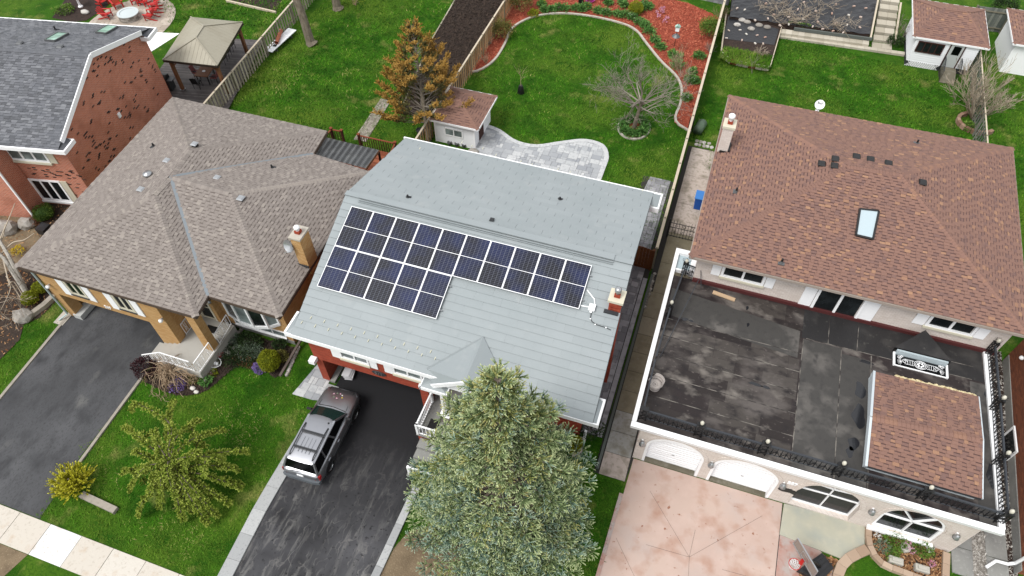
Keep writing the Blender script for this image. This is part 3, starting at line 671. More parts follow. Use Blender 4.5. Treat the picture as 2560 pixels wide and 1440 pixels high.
# ---- back patio of central house
pc = smoothpoly([xy(1213, 311), xy(1250, 325), xy(1290, 352), xy(1340, 363), xy(1400, 355), xy(1460, 349), xy(1508, 362), xy(1522, 392), xy(1512, 425), xy(1500, 458)], 5)
pat = [(p.x, p.y) for p in pc]+[(-5.4, 28.5), (-14.2, 28.5), (-14.2, 35.6)]
sheet('patio_base', M['joint'], pat, .02)
t = thing('patio', None, None, (-9, 33, 0)); t['kind'] = 'structure'
pave(t, 'paver', M['paver'], pat, .022, .21, .03)
strip(t, 'edging_paver', M['paver'], [(p.x, p.y) for p in pc], .3, .02, .075, .42, rfun=lambda: random.uniform(.85, 1), left=-.3)
# ---- red mulch bed of the back garden
lc = smoothpoly([xy(1177, 184), xy(1205, 176), xy(1240, 150), xy(1265, 110), xy(1283, 72), xy(1330, 46), xy(1395, 36), xy(1470, 42), xy(1550, 60), xy(1588, 78), xy(1612, 108), xy(1650, 155), xy(1688, 192), xy(1701, 225), xy(1697, 262), xy(1685, 292), xy(1692, 312), xy(1725, 332)], 5)
bed = [(p.x, p.y) for p in lc]+[(-1.0, 39.4), (-1.0, 54.2), xy(1720, 8), (-9, 56), (-18, 57), (-17.75, 45), (-17.75, 41.3)]
sheet('mulch_bed', M['redmulch'], bed, .03)
scatter('mulch_chips', M['rchip'], bed, 26000, .10, .035, .05, flat=.4)
cb = thing('lawn_edging', None, None, (-9, 45, 0)); cb['kind'] = 'structure'
strip(cb, 'edging_stone', M['conc'], [(p.x, p.y) for p in lc], .16, 0, .11, .5, left=0)
# ring bed round the tree
tb = at(1585, 320); ring = [(tb.x+math.cos(k*.2618)*1.05, tb.y+math.sin(k*.2618)*1.25) for k in range(25)]
sheet('tree_bed', M['redmulch'], ring[:-1], .03)
cb = thing('tree_bed_edging', None, None, (tb.x, tb.y, 0)); cb['kind'] = 'structure'
strip(cb, 'edging_stone', M['conc'], ring, .14, 0, .11, .33, left=-.07)
# vegetable bed on the left of the new fence
vb = [xy(1140, 0), xy(1075, 112), xy(1000, 285), (-17.7, 35.4), (-17.4, 45), (-17.9, 52), (-22, 52.5)]
sheet('garden_soil', M['soil'], vb, .03)
scatter('soil_clods', M['bark_mulch'], vb, 9000, .14, .03, .08, flat=.2)
cb = thing('garden_border', None, None, (-21.5, 44, 0)); cb['kind'] = 'structure'
strip(cb, 'border_board', M['wood'], [xy(1005, 275), xy(1075, 112), xy(1140, 0), (-22.5, 53)], .09, 0, .12, 1.8)
# path in the left yard, leading to the deck
sheet('garden_path', M['concg'], [xy(885, 350), xy(915, 350), xy(960, 275), xy(935, 275)], .02)
t = thing('brick_path', None, None, (-21, 31, 0)); t['kind'] = 'structure'
pa, pb = at(900, 352), at(965, 250)
pave(t, 'paver', mat('path_brick', c(160, 152, 140), .85, rnd=[(0, c(140, 132, 120)), (1, c(186, 178, 166))], bump=(40, .3)), [tuple((pa+V((-.45, 0, 0))).xy), tuple((pa+V((.45, 0, 0))).xy), tuple((pb+V((.4, 0, 0))).xy), tuple((pb+V((-.4, 0, 0))).xy)], .02, .12, .03, sizes=((2, 1), (1, 2), (1, 1)), weights=(4, 3, 1))
# pale concrete pad behind the deck
m = thing('rear_pad', None, None, (-21, 28.7, 0)); m['kind'] = 'structure'
for i in range(9):
    b = MB(); b.rn = random.random(); x0 = -30+i*1.6; b.prism([(x0+.01, 29.2), (x0+1.59, 29.2), (x0+1.59, 30.4), (x0+.01, 30.4)], 0, .04); b.build('slab', M['conc'], m)
# planting beds at the front left
bedL = [(-29.6, 14.3), xy(160, 735), xy(100, 795), xy(60, 812), xy(50, 850), xy(0, 900), (-40, 5), (-46, 16), (-41, 24), (-33, 21)]
sheet('planting_bed', M['bark_mulch'], bedL, .03); scatter('mulch_chips', M['chip'], bedL, 5000, .10, .035, .04, flat=.4)
sheet('bare_ground', M['brownground'], [xy(0, 690), xy(60, 660), xy(105, 590), xy(90, 560), xy(0, 520), (-48, 20), (-44, 14)], .045)
bedY = [tuple(p.xy) for p in smoothpoly([at(738, 868), at(726, 900), at(702, 938), at(684, 942), at(665, 925), at(640, 905), at(610, 908), at(580, 925), at(550, 950), at(520, 975), at(480, 988), at(430, 985), at(360, 955)], 4)]+[(-24.05, 12.2), (-23.5, 13.9), (-21.5, 15.6), (-17.6, 15.6)]
sheet('planting_bed', M['soil'], bedY, .03); scatter('mulch_chips', M['bark_mulch'], bedY, 4000, .12, .035, .05, flat=.3)
bedR = [(11.0, 15.6), xy(2168, 1365), xy(2200, 1410), xy(2262, 1440), (13.0, 13.1), (14.25, 13.6), (14.3, 15.6)]
sheet('planting_bed', M['soil'], bedR, .03); scatter('mulch_chips', M['chip'], bedR, 2600, .09, .035, .05, flat=.3)
bedH = [xy(2060, 1390), xy(2095, 1400), xy(2070, 1440), (9.6, 11.5), (8.4, 12.2)]
sheet('chip_bed', M['soil'], bedH, .028); scatter('wood_chips', M['chip'], bedH, 1400, .1, .03, .05, flat=.4)
bedC = [(-9.0, 13.2), (-2.9, 13.3), (-2.3, 15.6), (-9.2, 15.6)]; bedC = [(-8.4, 11.5), (-3.2, 11.9), (-2.9, 13.6), (-3.1, 15.6), (-9.2, 15.6)]
sheet('mulch_bed', M['redmulch'], bedC, .03); scatter('mulch_chips', M['rchip'], bedC, 4000, .08, .035, .04, flat=.4)
bk = [(14.4, 17), (14.4, 11.8), (14.9, 11.8), (14.9, 24)]
m = thing('side_slabs', None, None, (15.5, 17, 0)); m['kind'] = 'structure'
for (xa, xb) in ((14.5, 15.35), (15.9, 16.75)):
    y = 14.35
    while y < 26: b = MB(); b.rn = random.random(); b.prism([(xa, y+.01), (xb, y+.01), (xb, y+1.2), (xa, y+1.2)], 0, .05); b.build('slab', M['concg'], m); y += 1.22
gv = [(15.35, 13.9), (15.9, 13.9), (15.9, 26), (15.35, 26)]; sheet('gravel_strip', M['stone'], gv, .01); scatter('gravel', M['stone'], gv, 3000, .09, .015, .03, flat=.3)
gv = [(16.75, 13.2), (17.1, 13.2), (17.4, 27), (16.75, 27)]; sheet('gravel_strip', M['soil'], gv, .012); scatter('gravel', M['stone'], gv, 900, .09, .015, .03, flat=.3)
DRY = [[xy(640, 170), xy(700, 135), xy(760, 160), xy(740, 210), xy(690, 235), xy(620, 235), xy(600, 210)], [xy(575, 245), xy(650, 145), xy(672, 150), xy(640, 205), xy(600, 258)], [xy(850, 170), xy(880, 165), xy(885, 185), xy(855, 190)], [xy(860, 240), xy(890, 238), xy(885, 255)], [xy(200, 1120), xy(260, 1100), xy(300, 1200), xy(260, 1250), xy(215, 1200)], [xy(560, 1010), xy(640, 1030), xy(660, 1130), xy(580, 1120), xy(540, 1060)], [xy(380, 1320), xy(470, 1300), xy(520, 1370), xy(430, 1400)]]
for k, P in enumerate(DRY): grass('dry_grass', [tuple(p.xy) for p in smoothpoly([V((a, d, 0)) for a, d in P], 3, True)], 55 if k < 4 else 95, .09 if k < 4 else .06, .06 if k < 4 else .035, base=.95)
# ---- grass tufts over the lawns
allh = [DL, DC, lp, bedY, [(-15.2, 3.9), (-8.2, 3.9), (-8.2, 11), (-9.2, 15), (-15, 15)]]
grass('lawn_grass', [(-24.15, 3.95), (-15.15, 3.95), (-15.2, 15.4), (-24.15, 15.4)], 240, holes=[bedY, lp])
grass('lawn_grass', [(-34, 3.95), (-29.8, 3.95), (-30.5, 8), (-30.5, 13.3), (-30.9, 14.3), (-34, 14)], 230, holes=[bedL])
grass('lawn_grass', [(-8.4, 3.95), (.3, 3.95), (.44, 9.5), (.5, 13.8), (-.8, 13.8), (-1, 15.6), (-3.2, 15.6), (-3.2, 11.5), (-8.3, 11)], 200, holes=[[xy(950, 1440), xy(985, 1370), xy(1020, 1330), xy(1090, 1310), (-4, 10.5), (-3, 7), (-6, 4.2), (-9, 4)]], base=.35)
grass('lawn_grass', [(-32.3, 28), (-20.5, 29), (-20.7, 35.2), (-21.9, 43.7), (-22.4, 60), (-32.8, 60)], 120, hgt=.1, wid=.05, base=.5)
grass('lawn_grass', [(-20.3, 28.3), (-17.6, 28.3), (-17.6, 35.5), (-20.4, 35.5)], 110, hgt=.1, wid=.05, base=.35)
grass('lawn_grass', [(p.x, p.y) for p in lc]+[(-1.0, 27), (-5.2, 28)]+[(p.x, p.y) for p in reversed(pc)], 130, hgt=.09, wid=.05, base=.47, holes=[ring])
grass('lawn_grass', [(-.8, 38.7), (.6, 38.7), (.6, 36), (17, 36), (17, 50.3), (12.5, 51.8), (3.5, 53.6), (3.3, 48.2), (-.2, 48.6)], 120, hgt=.1, wid=.05, base=.42)
grass('lawn_grass', [(17.6, 36), (26, 36), (26, 53), (17.6, 53)], 100, hgt=.1, wid=.05, base=.45)
grass('lawn_grass', [(-55, 44), (-45, 42), (-41, 38.5), (-33.5, 38.6), (-33.5, 62), (-55, 62)], 80, hgt=.12, wid=.06, base=.55)
grass('lawn_grass', [(11.5, 12), (14.4, 12.0), (14.4, 14.3), (15.3, 14.3), (17.2, 13.2), (17, 10), (11, 10)], 200, holes=[bedR], base=.4)
# ================================================================== building helpers
def TF(x, y, z=0, rz=0): return Matrix.Translation((x, y, z)) @ Matrix.Rotation(rz, 4, 'Z')
def window(parent, T, w, h, cols=2, rows=1, fr=.07, mt='white', gl='dgls', depth=.06, sill=None, local=False, label=None, name='window', colsplit=None):
    """window in the local xz plane facing -y, lower left corner at origin"""
    f = MB(local); f.T = T
    f.box(0, w, -depth, .03, 0, fr); f.box(0, w, -depth, .03, h-fr, h); f.box(0, fr, -depth, .03, fr, h-fr); f.box(w-fr, w, -depth, .03, fr, h-fr)
    xs = colsplit or [fr+(w-2*fr)*i/cols for i in range(cols+1)]
    for x in xs[1:-1]: f.box(x-fr*.45, x+fr*.45, -depth*.8, .03, fr, h-fr)
    for j in range(1, rows):
        z = fr+(h-2*fr)*j/rows; f.box(fr, w-fr, -depth*.7, .025, z-fr*.3, z+fr*.3)
    o = f.build(name, M[mt], parent, label=label)
    for i in range(len(xs)-1):
        p = MB(local); p.T = T; a, b = xs[i]+fr*.2, xs[i+1]-fr*.2; p.box(a, b, -.02, .0, fr*.8, h-fr*.8)
        q = p.build('pane', M[gl], o) if not local else bpy.data.objects.new('pane', p.mesh('pane', M[gl], (0, 0, 0)))
        if local: COL.objects.link(q); q.parent = o
    if sill:
        s = MB(local); s.T = T; s.box(-sill[0], w+sill[0], -sill[1], .02, -sill[2], -.003); s.build('sill', M[sill[3]] if len(sill) > 3 else M[mt], o)
    return o
def panel(parent, T, x0, x1, z0, z1, mt, name='shutter', d=.04, local=False):
    f = MB(local); f.T = T; f.box(x0, x1, -d, .0, z0, z1)
    for s in (0,): pass
    return f.build(name, M[mt], parent)
def text(parent, s, T, size, mt, name='house_number', depth=.012, label=None, bold=0.0, align='CENTER'):
    cu = bpy.data.curves.new(name, 'FONT'); cu.body = s; cu.size = size; cu.extrude = depth; cu.offset = bold; cu.align_x = align
    o = bpy.data.objects.new('tmp', cu); dg = bpy.context.evaluated_depsgraph_get(); COL.objects.link(o)
    dg.update(); me = bpy.data.meshes.new_from_object(o.evaluated_get(bpy.context.evaluated_depsgraph_get())); bpy.data.objects.remove(o)
    me.materials.clear(); me.materials.append(M[mt]); me.name = name
    q = bpy.data.objects.new(name, me); COL.objects.link(q); q.parent = parent
    q.matrix_local = Matrix.Translation(-offs(parent)) @ T
    if label: q['label'] = label
    return q
FACE = Matrix(((1, 0, 0, 0), (0, 0, -1, 0), (0, 1, 0, 0), (0, 0, 0, 1)))       # text standing on a wall that faces -y
def vent_pipe(parent, p, r=.045, h=.3, mt='black', base='darkgrey', name='vent_pipe', local=False, bs=.16):
    b = MB(local); p = V(p); b.cyl(p, r, h, 8); o = b.build(name, M[mt], parent)
    f = MB(local); f.box(p.x-bs, p.x+bs, p.y-bs, p.y+bs, p.z-.06, p.z+.03); f.lathe(p, [(r*2.2, 0), (r*1.05, .12)], 8); f.build('flashing', M[base], o)
    return o
def boxvent(parent, p, slope, mt='black', s=.19, h=.13, name='roof_vent', rz=0, lid=None, local=False):
    """square roof vent; slope = (dzdx, dzdy)"""
    b = MB(local); p = V(p); T = Matrix.Translation(p) @ Matrix.Rotation(rz, 4, 'Z'); b.T = T
    b.box(-s*.75, s*.75, -s*.75, s*.75, -.1, h*.6); o = b.build(name, M[mt], parent)
    c2 = MB(local); c2.T = T; z = h*.6
    c2.add([(-s, -s, z), (s, -s, z), (s, s, z), (-s, s, z), (-s*.7, -s*.7, z+h*.5), (s*.7, -s*.7, z+h*.5), (s*.7, s*.7, z+h*.5), (-s*.7, s*.7, z+h*.5)],
           [(3, 2, 1, 0), (4, 5, 6, 7), (0, 1, 5, 4), (1, 2, 6, 5), (2, 3, 7, 6), (3, 0, 4, 7)]); c2.build('cap', M[lid or mt], o)
    return o
def skylight(parent, C4, gl, fr='black', h=.14, w=.06, name='skylight', local=False):
    """C4: four corners on the roof plane"""
    C4 = [V(p) for p in C4]; n = (C4[1]-C4[0]).cross(C4[3]-C4[0]).normalized(); n = n if n.z > 0 else -n
    b = MB(local)
    for i in range(4): b.bar(C4[i]+n*h/2, C4[(i+1) % 4]+n*h/2, w, h, n)
    o = b.build(name, M[fr], parent); g = MB(local); g.poly([p+n*(h*.8) for p in C4]); g.build('pane', M[gl], o)
    return o
def gutter(parent, pts, mt, w=.12, h=.14, name='gutter', local=False):
    b = MB(local)
    for p, q in zip(pts[:-1], pts[1:]): b.bar(p, q, w, h)
    return b.build(name, M[mt], parent)
def chimney(parent, x0, x1, y0, y1, z0, z1, brick, capm, over=.06, capt=.12, flue=True, potm='white', potr=.13, poth=.2, fl='brickflat'):
    b = MB(); b.box(x0, x1, y0, y1, z0, z1); o = b.build('chimney', M[brick], parent)
    k = MB(); k.box(x0-over, x1+over, y0-over, y1+over, z1, z1+capt); k.build('cap', M[capm], o)
    cx, cyy = (x0+x1)/2, (y0+y1)/2
    f = MB(); f.rn = .5; f.box(cx-.13, cx+.13, cyy-.13, cyy+.13, z1+capt, z1+capt+.16); f.build('flue', M[fl], o)
    p = MB(); z = z1+capt+.16; p.smooth = True; p.lathe((cx, cyy, z), [(.09, 0), (.09, poth*.5), (potr, poth*.5), (potr, poth), (potr*.5, poth+.07), (0.001, poth+.08)], 16); p.build('flue_cap', M[potm], o)
    return o
def wall_poly(b, pts, d): b.extr(pts, d)
# ================================================================== CENTRAL HOUSE
SL = .3205; EY, EZ, RY = 13.95, 4.5, 21.05; RZ = EZ+SL*(RY-EY); BY = 28.15
def zc(y): return EZ+SL*(y-EY) if y < RY else RZ-SL*(y-RY)
ch = thing('brick_house', 'red brick house with pale grey metal shingle roof, carport and solar panels', 'house', (-8.6, 21, 0))
b = MB()
Z1 = 4.3
b.box(-15.3, -14.88, 14.4, 27.6, 0, Z1); b.box(-2.5, -2.1, 15.5, 27.6, 0, Z1); b.box(-14.88, -2.5, 27.3, 27.6, 0, Z1)
b.box(-14.88, -9.72, 14.4, 14.72, 2.0, Z1); b.box(-9.72, -9.3, 14.4, 20, 0, Z1); b.box(-9.3, -2.5, 15.5, 15.8, 0, Z1)
b.box(-14.88, -9.72, 19.7, 20, 0, 2.35); b.box(-14.88, -9.72, 14.72, 19.7, 2.02, 2.3)
for x0, x1 in ((-15.3, -15.0), (-2.4, -2.1)):
    b.extr([(x0, 14.4, Z1), (x0, 27.6, Z1), (x0, 27.6, zc(27.6)-.1), (x0, RY, RZ-.1), (x0, 14.4, zc(14.4)-.1)], (x1-x0, 0, 0))
b.build('wall', M['brickC'], ch)
b = MB(); b.box(-14.87, -14.6, 14.35, 19.6, 0, .16); b.build('footing', M['concg'], ch); b = MB(); b.box(-9.78, -9.725, 14.5, 19.6, 0, .16); b.build('footing', M['concg'], ch)
b = MB(); b.box(-14.3, -10.3, 19.62, 19.7, 0, 1.95); b.build('garage_door', M['white'], ch)
# roof deck
XL = lambda y: -15.62-.045*(y-EY); XR = lambda y: -1.42-.026*(y-EY)
b = MB(); nrm = .13
FP = [(XL(EY)-.02, EY, EZ), (XR(EY)+.02, EY, EZ), (XR(RY)+.02, RY, RZ), (XL(RY)-.02, RY, RZ)]; RP = [(XL(RY)-.02, RY, RZ), (XR(RY)+.02, RY, RZ), (XR(BY)+.02, BY, EZ), (XL(BY)-.02, BY, EZ)]
for P in (FP, RP): b.extr([(x, y, z-.14) for x, y, z in P], (0, 0, .14))
roofm = mat('metal_shingle', c(164, 172, 175), .55, rnd=[(0, c(163, 171, 174)), (1, c(169, 177, 180))], var=((.4, c(158, 167, 170), .4, .75), (1.1, c(174, 180, 182), .6, .8)), spec=.4, bump=(120, .08))
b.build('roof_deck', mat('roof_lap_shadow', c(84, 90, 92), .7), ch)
R = Roof(ch, 'metal_shingle', roofm, 1.28, .386, hl=.03, hu=.004, band=0, raised=0, stag=.382, gap=.003)
R.face([(XL(EY), EY, EZ), (XR(EY), EY, EZ), (XR(RY), RY, RZ), (XL(RY), RY, RZ)], (XL(EY), EY, EZ), (XR(EY), EY, EZ), .004)
R.gap = .011
R.face([(XL(RY), RY, RZ), (XR(RY), RY, RZ), (XR(BY), BY, EZ), (XL(BY), BY, EZ)], (XR(BY), BY, EZ), (XL(BY), BY, EZ), .004)
R.done()
# ridge strip
b = MB(); xa, xb = XL(RY)+.8, XR(RY)-.85
b.bar((xa, RY, RZ+.07), (xb, RY, RZ+.07), .34, .06); b.bar((xa, RY-.24, RZ+.0), (xb, RY-.24, RZ+.0), .05, .05); b.bar((xa, RY-.33, RZ-.03), (xb, RY-.33, RZ-.03), .03, .05)
b.build('ridge_vent', roofm, ch)
b = MB(); b.bar((XL(RY)-.02, RY, RZ+.035), (XR(RY)+.02, RY, RZ+.035), .3, .03); b.build('ridge_cap', roofm, ch)
# fascia, gutters, eave returns
b = MB(); zz = EZ-.13
b.box(-15.98, XR(EY)+.15, EY-.04, EY+.02, EZ-.23, EZ+.02); b.box(-16.0, -15.9, EY+.02, EY+1.25, EZ-.23, EZ+.02); b.box(-15.9, -15.4, EY+1.15, EY+1.25, EZ-.23, EZ+.02)
b.build('fascia', M['white'], ch); b = MB()
b.box(XR(EY)+.15, XR(EY)+.25, EY-.04, EY+1.25, EZ-.24, EZ+.02); b.box(XR(EY)-.1, XR(EY)+.15, EY+1.15, EY+1.25, EZ-.34, EZ+.02)
b.build('fascia', M['white'], ch); b = MB()
b.box(XL(BY)-.1, XR(BY)+.5, BY-.02, BY+.08, EZ-.3, EZ+.03); b.box(XR(BY)+.42, XR(BY)+.5, BY-1.1, BY-.02, EZ-.3, EZ+.03); b.box(XR(BY), XR(BY)+.42, BY-1.1, BY-1.02, EZ-.3, EZ+.03)
b.build('fascia', M['white'], ch)
b = MB(); b.box(-15.9, XR(EY)+.1, EY+.03, 14.7, EZ-.2, EZ-.15); b.build('soffit', M['white'], ch)
b = MB()    # little roof sheets on the eave returns
b.add([(-15.9, EY+.02, EZ+.0), (-15.55, EY+.02, EZ+.0), (-15.55, EY+.5, EZ+.17), (-15.55, EY+1.15, EZ+.17), (-15.9, EY+1.15, EZ+.0)], [(0, 1, 2), (0, 2, 3, 4)])
b.build('return_roof', roofm, ch); b = MB()
b.add([(XR(EY)+.15, EY+.02, EZ+.0), (XR(EY)-.1, EY+.02, EZ), (XR(EY)-.1, EY+.5, EZ+.15), (XR(EY)-.1, EY+1.15, EZ+.15), (XR(EY)+.15, EY+1.15, EZ)], [(2, 1, 0), (4, 3, 2, 0)])
b.build('return_roof', roofm, ch); b = MB()
b.add([(XR(BY)+.42, BY-.02, EZ), (XR(BY)-.05, BY-.02, EZ), (XR(BY)-.05, BY-.45, EZ+.16), (XR(BY)-.05, BY-1.02, EZ+.16), (XR(BY)+.42, BY-1.02, EZ)], [(0, 1, 2), (0, 2, 3, 4)])
b.build('return_roof', roofm, ch)
# snow guards
g1 = MB(local=True); g1.box(-.018, .018, -.08, .08, 0, .022); gm = g1.mesh('snow_guard', mat('clear_guard', c(226, 224, 200), .4), (0, 0, 0))
for row, (u0, v0, u1, v1, n) in enumerate(((778, 795, 1077, 880, 10), (755, 807, 1088, 897, 11))):
    for i in range(n):
        t = i/(n-1); p = onplane(u0+(u1-u0)*t, v0+(v1-v0)*t, (0, EY, EZ), (0, -SL, 1)); inst('snow_guard', gm, TF(p.x, p.y, zc(p.y)+.03), ch)
for (u, v) in ((1155, 357), (1180, 366), (1207, 372), (1240, 388), (1302, 405), (1330, 412), (1395, 424), (1425, 432), (1500, 452), (1560, 466), (1606, 478), (1050, 372)):
    p = onplane(u, v, (0, BY, EZ), (0, SL, 1)); inst('snow_guard', gm, TF(p.x, p.y, zc(p.y)+.02), ch)
for (u, v) in ((1020, 495), (1400, 500)):
    p = onplane(u, v, (0, RY, RZ), (0, SL, 1)); vent_pipe(ch, (p.x, p.y, zc(p.y)), .05, .2, bs=.13)
p = onplane(1230, 552, (0, RY, RZ), (0, SL, 1)); boxvent(ch, (p.x, p.y, zc(p.y)+.03), 0, 'darkgrey', .11, .1)
# windows over the carport
for x0, x1 in ((-13.62, -12.12), (-10.9, -9.42)):
    T = TF(x0, 14.4, 2.98)
    window(ch, T, x1-x0, 1.2, 2, 1, .09, 'white', 'ggls', .08, sill=(.02, .13, .14, 'cream_p'))
    panel(ch, TF(x0, 14.395), -.46, -.03, 2.82, 4.2, 'white', 'shutter', .05); panel(ch, TF(x0, 14.395), x1-x0+.03, x1-x0+.4, 2.82, 4.2, 'white', 'shutter', .05)
b = MB(); b.box(-12.1, -11.4, 14.36, 14.395, 2.42, 2.72)
npq = V((-11.5, 14.385, 2.5)); b = MB(); b.lathe((0, 0, 0), [(0.001, .02), (.28, .02), (.3, 0)], 20); b.v = [(-11.75+x*1.25, 14.36-z, 2.45+y*.62) for x, y, z in b.v]
b.build('number_plate', M['darkgrey'], ch); text(ch, '211', TF(-11.75, 14.33, 2.35) @ FACE, .27, 'steel', 'house_number')
# right-hand part, hidden mostly by the spruce
window(ch, TF(-6.2, 15.5, 1.6), 2.6, 1.5, 3, 1, .08, sill=(.05, .1, .1)); b = MB(); b.box(-8.3, -7.3, 15.44, 15.5, .9, 3.0); b.build('door', M['white'], ch)
# chimney
cm = chimney(ch, -2.1, -1.56, 18.7, 19.3, 0, 6.66, 'brickC', 'cream_p', .07, .13, potm='steel', potr=.15, poth=.3)
b = MB(); b.box(-2.26, -1.62, 18.52, 18.69, 5.99, 6.07); b.build('flashing', M['darkgrey'], cm)
b = MB(); b.smooth = True; b.tube([(-1.75, 18.7, 5.75), (-1.72, 18.65, 5.78)], .07, 10); b.build('wall_lamp', M['steel'], ch)
# individual bricks on the exposed chimney faces
bm_ = {}
for k in range(6):
    q = MB(local=True); q.rn = k/5; q.box(.006, .16, -.007, .0, .005, .066); bm_[k] = q.mesh('brick', M['brickflat'], (0, 0, 0))
for j in range(8):
    for i in range(4):
        x = -2.1+i*.17-(.085 if j % 2 else 0)
        if x < -2.11 or x+.16 > -1.55: continue
        inst('brick', bm_[random.randrange(6)], TF(x, 18.7, 6.66-(j+1)*.072), cm)
# entrance gable
pr = MB(); zr = EZ+SL*(16.08-EY); ax = -7.03; fy = 13.75
El = (-8.98, 14.17, EZ+.08); Lf = (-8.6, fy, EZ-.42); Pk = (ax+.05, fy, zr); Ap = (ax, 16.08+.05, zr+.03); Rf = (-5.4, fy, EZ-.42); Er = (-5.1, 14.17, EZ+.08)
pr.extr([Lf, Pk, Ap, El], (0, 0, .06)); pr.extr([Pk, Rf, Er, Ap], (0, 0, .06)); pr.build('porch_roof', roofm, ch)
b = MB(); b.bar((Lf[0], fy-.03, Lf[2]-.05), (Pk[0], fy-.03, Pk[2]-.05), .06, .22); b.bar((Pk[0], fy-.03, Pk[2]-.05), (Rf[0], fy-.03, Rf[2]-.05), .06, .22)
b.box(-9.15, -7.9, 13.55, 13.62, 3.72, 3.92); b.box(-9.17, -9.1, 13.55, 14.4, 3.72, 3.92); b.box(-7.92, -7.85, 13.55, 14.1, 3.72, 3.92); b.box(-9.1, -7.92, 13.62, 14.1, 3.7, 3.74); b.build('porch_fascia', M['white'], ch)
b = MB(); b.add([(-9.12, 13.6, 3.92), (-7.9, 13.6, 3.92), (-7.9, 14.2, 3.92), (-8.5, 13.98, 4.12), (-8.5, 14.4, 4.2), (-9.12, 14.4, 3.92)], [(0, 1, 3), (1, 2, 3), (2, 4, 3), (0, 3, 4, 5)]); b.build('porch_return_roof', roofm, ch)
b = MB(); b.extr([(-8.45, 13.9, 3.9), (-5.5, 13.9, 3.9), (ax, 13.9, zr-.08)], (0, .05, 0)); b.build('gable', M['white'], ch)
# porch column with fluted shaft on a stone plinth
cpx, cpy = -8.22, 13.88
b = MB(); b.box(cpx-.24, cpx+.24, cpy-.24, cpy+.24, .9, 1.5); b.build('plinth', M['stone'], ch)
col = MB(); n = 24
for z0, z1, r in ((1.55, 3.7, .15),):
    pts = [(cpx+math.cos(k*2*math.pi/n)*(r if k % 2 else r-.02), cpy+math.sin(k*2*math.pi/n)*(r if k % 2 else r-.02)) for k in range(n)]; col.prism(pts, z0, z1)
col.lathe((cpx, cpy, 1.5), [(.24, 0), (.24, .07), (.18, .12), (.15, .16)], 16); col.box(cpx-.25, cpx+.25, cpy-.25, cpy+.25, 1.49, 1.53); col.build('column', M['white'], ch)
# entrance porch slab, steps and white rail
b = MB(); b.box(-9.25, -6.6, 12.75, 15.5, 0, .82); b.build('porch_base', M['brickC'], ch)
b = MB(); b.box(-9.3, -6.5, 12.68, 15.5, .82, .92); b.box(-9.1, -7.4, 12.2, 12.68, 0, .7); b.box(-9.1, -7.4, 11.75, 12.2, 0, .5); b.box(-9.1, -7.2, 10.95, 11.75, 0, .28); b.build('porch_slab', M['concg'], ch)
b = MB(); b.box(-8.95, -8.45, 13.1, 13.65, .925, .945); b.build('door_mat', M['black'], ch)
def wrail(pa, pb, z0, n, mt, parent, hh=.85, name='railing', spin=.035, ornate=False):
    pa, pb = V(pa), V(pb); b = MB(); b.bar(pa+V((0, 0, hh)), pb+V((0, 0, hh)), .07, .06); b.bar(pa+V((0, 0, .1)), pb+V((0, 0, .1)), .05, .05); o = b.build(name, M[mt], parent)
    for i in range(n):
        s = MB(); p = pa.lerp(pb, (i+.5)/n); s.box(p.x-spin/2, p.x+spin/2, p.y-spin/2, p.y+spin/2, p.z+.12, p.z+hh-.03); s.build('baluster', M[mt], o)
    for p in (pa, pb):
        s = MB(); s.box(p.x-.055, p.x+.055, p.y-.055, p.y+.055, p.z, p.z+hh+.06); s.build('post', M[mt], o)
    return o
wrail((-9.22, 12.78, .92), (-9.22, 14.5, .92), .92, 13, 'white', ch); wrail((-9.22, 12.74, .92), (-8.3, 12.74, .92), .92, 5, 'white', ch)
wrail((-8.95, 11.0, .28), (-7.3, 11.0, .28), .28, 12, 'white', ch, hh=.8)
b = MB(); b.box(-15.62, -15.4, 14.2, 14.42, 3.0, 3.2); b.v = []; b.f = []; b.m = []; b.r = []; b.sm = []
# lamp on white bracket near the pillar (an end post of the low wall)
b.box(-15.42, -15.1, 14.05, 14.38, 1.95, 2.2); b.box(-15.36, -15.16, 14.38, 14.4, 1.8, 1.95); b.build('lamp', M['white'], ch)
b = MB(); b.box(-9.6, -9.42, 14.15, 14.38, 2.65, 2.82); b.box(-9.56, -9.46, 14.2, 14.38, 2.5, 2.65); b.build('lamp', M['white'], ch)
# small things at the right-hand gable
b = MB(); b.box(-2.08, -1.85, 22.5, 22.8, 1.0, 1.6); b.build('meter_box', M['grey'], ch)
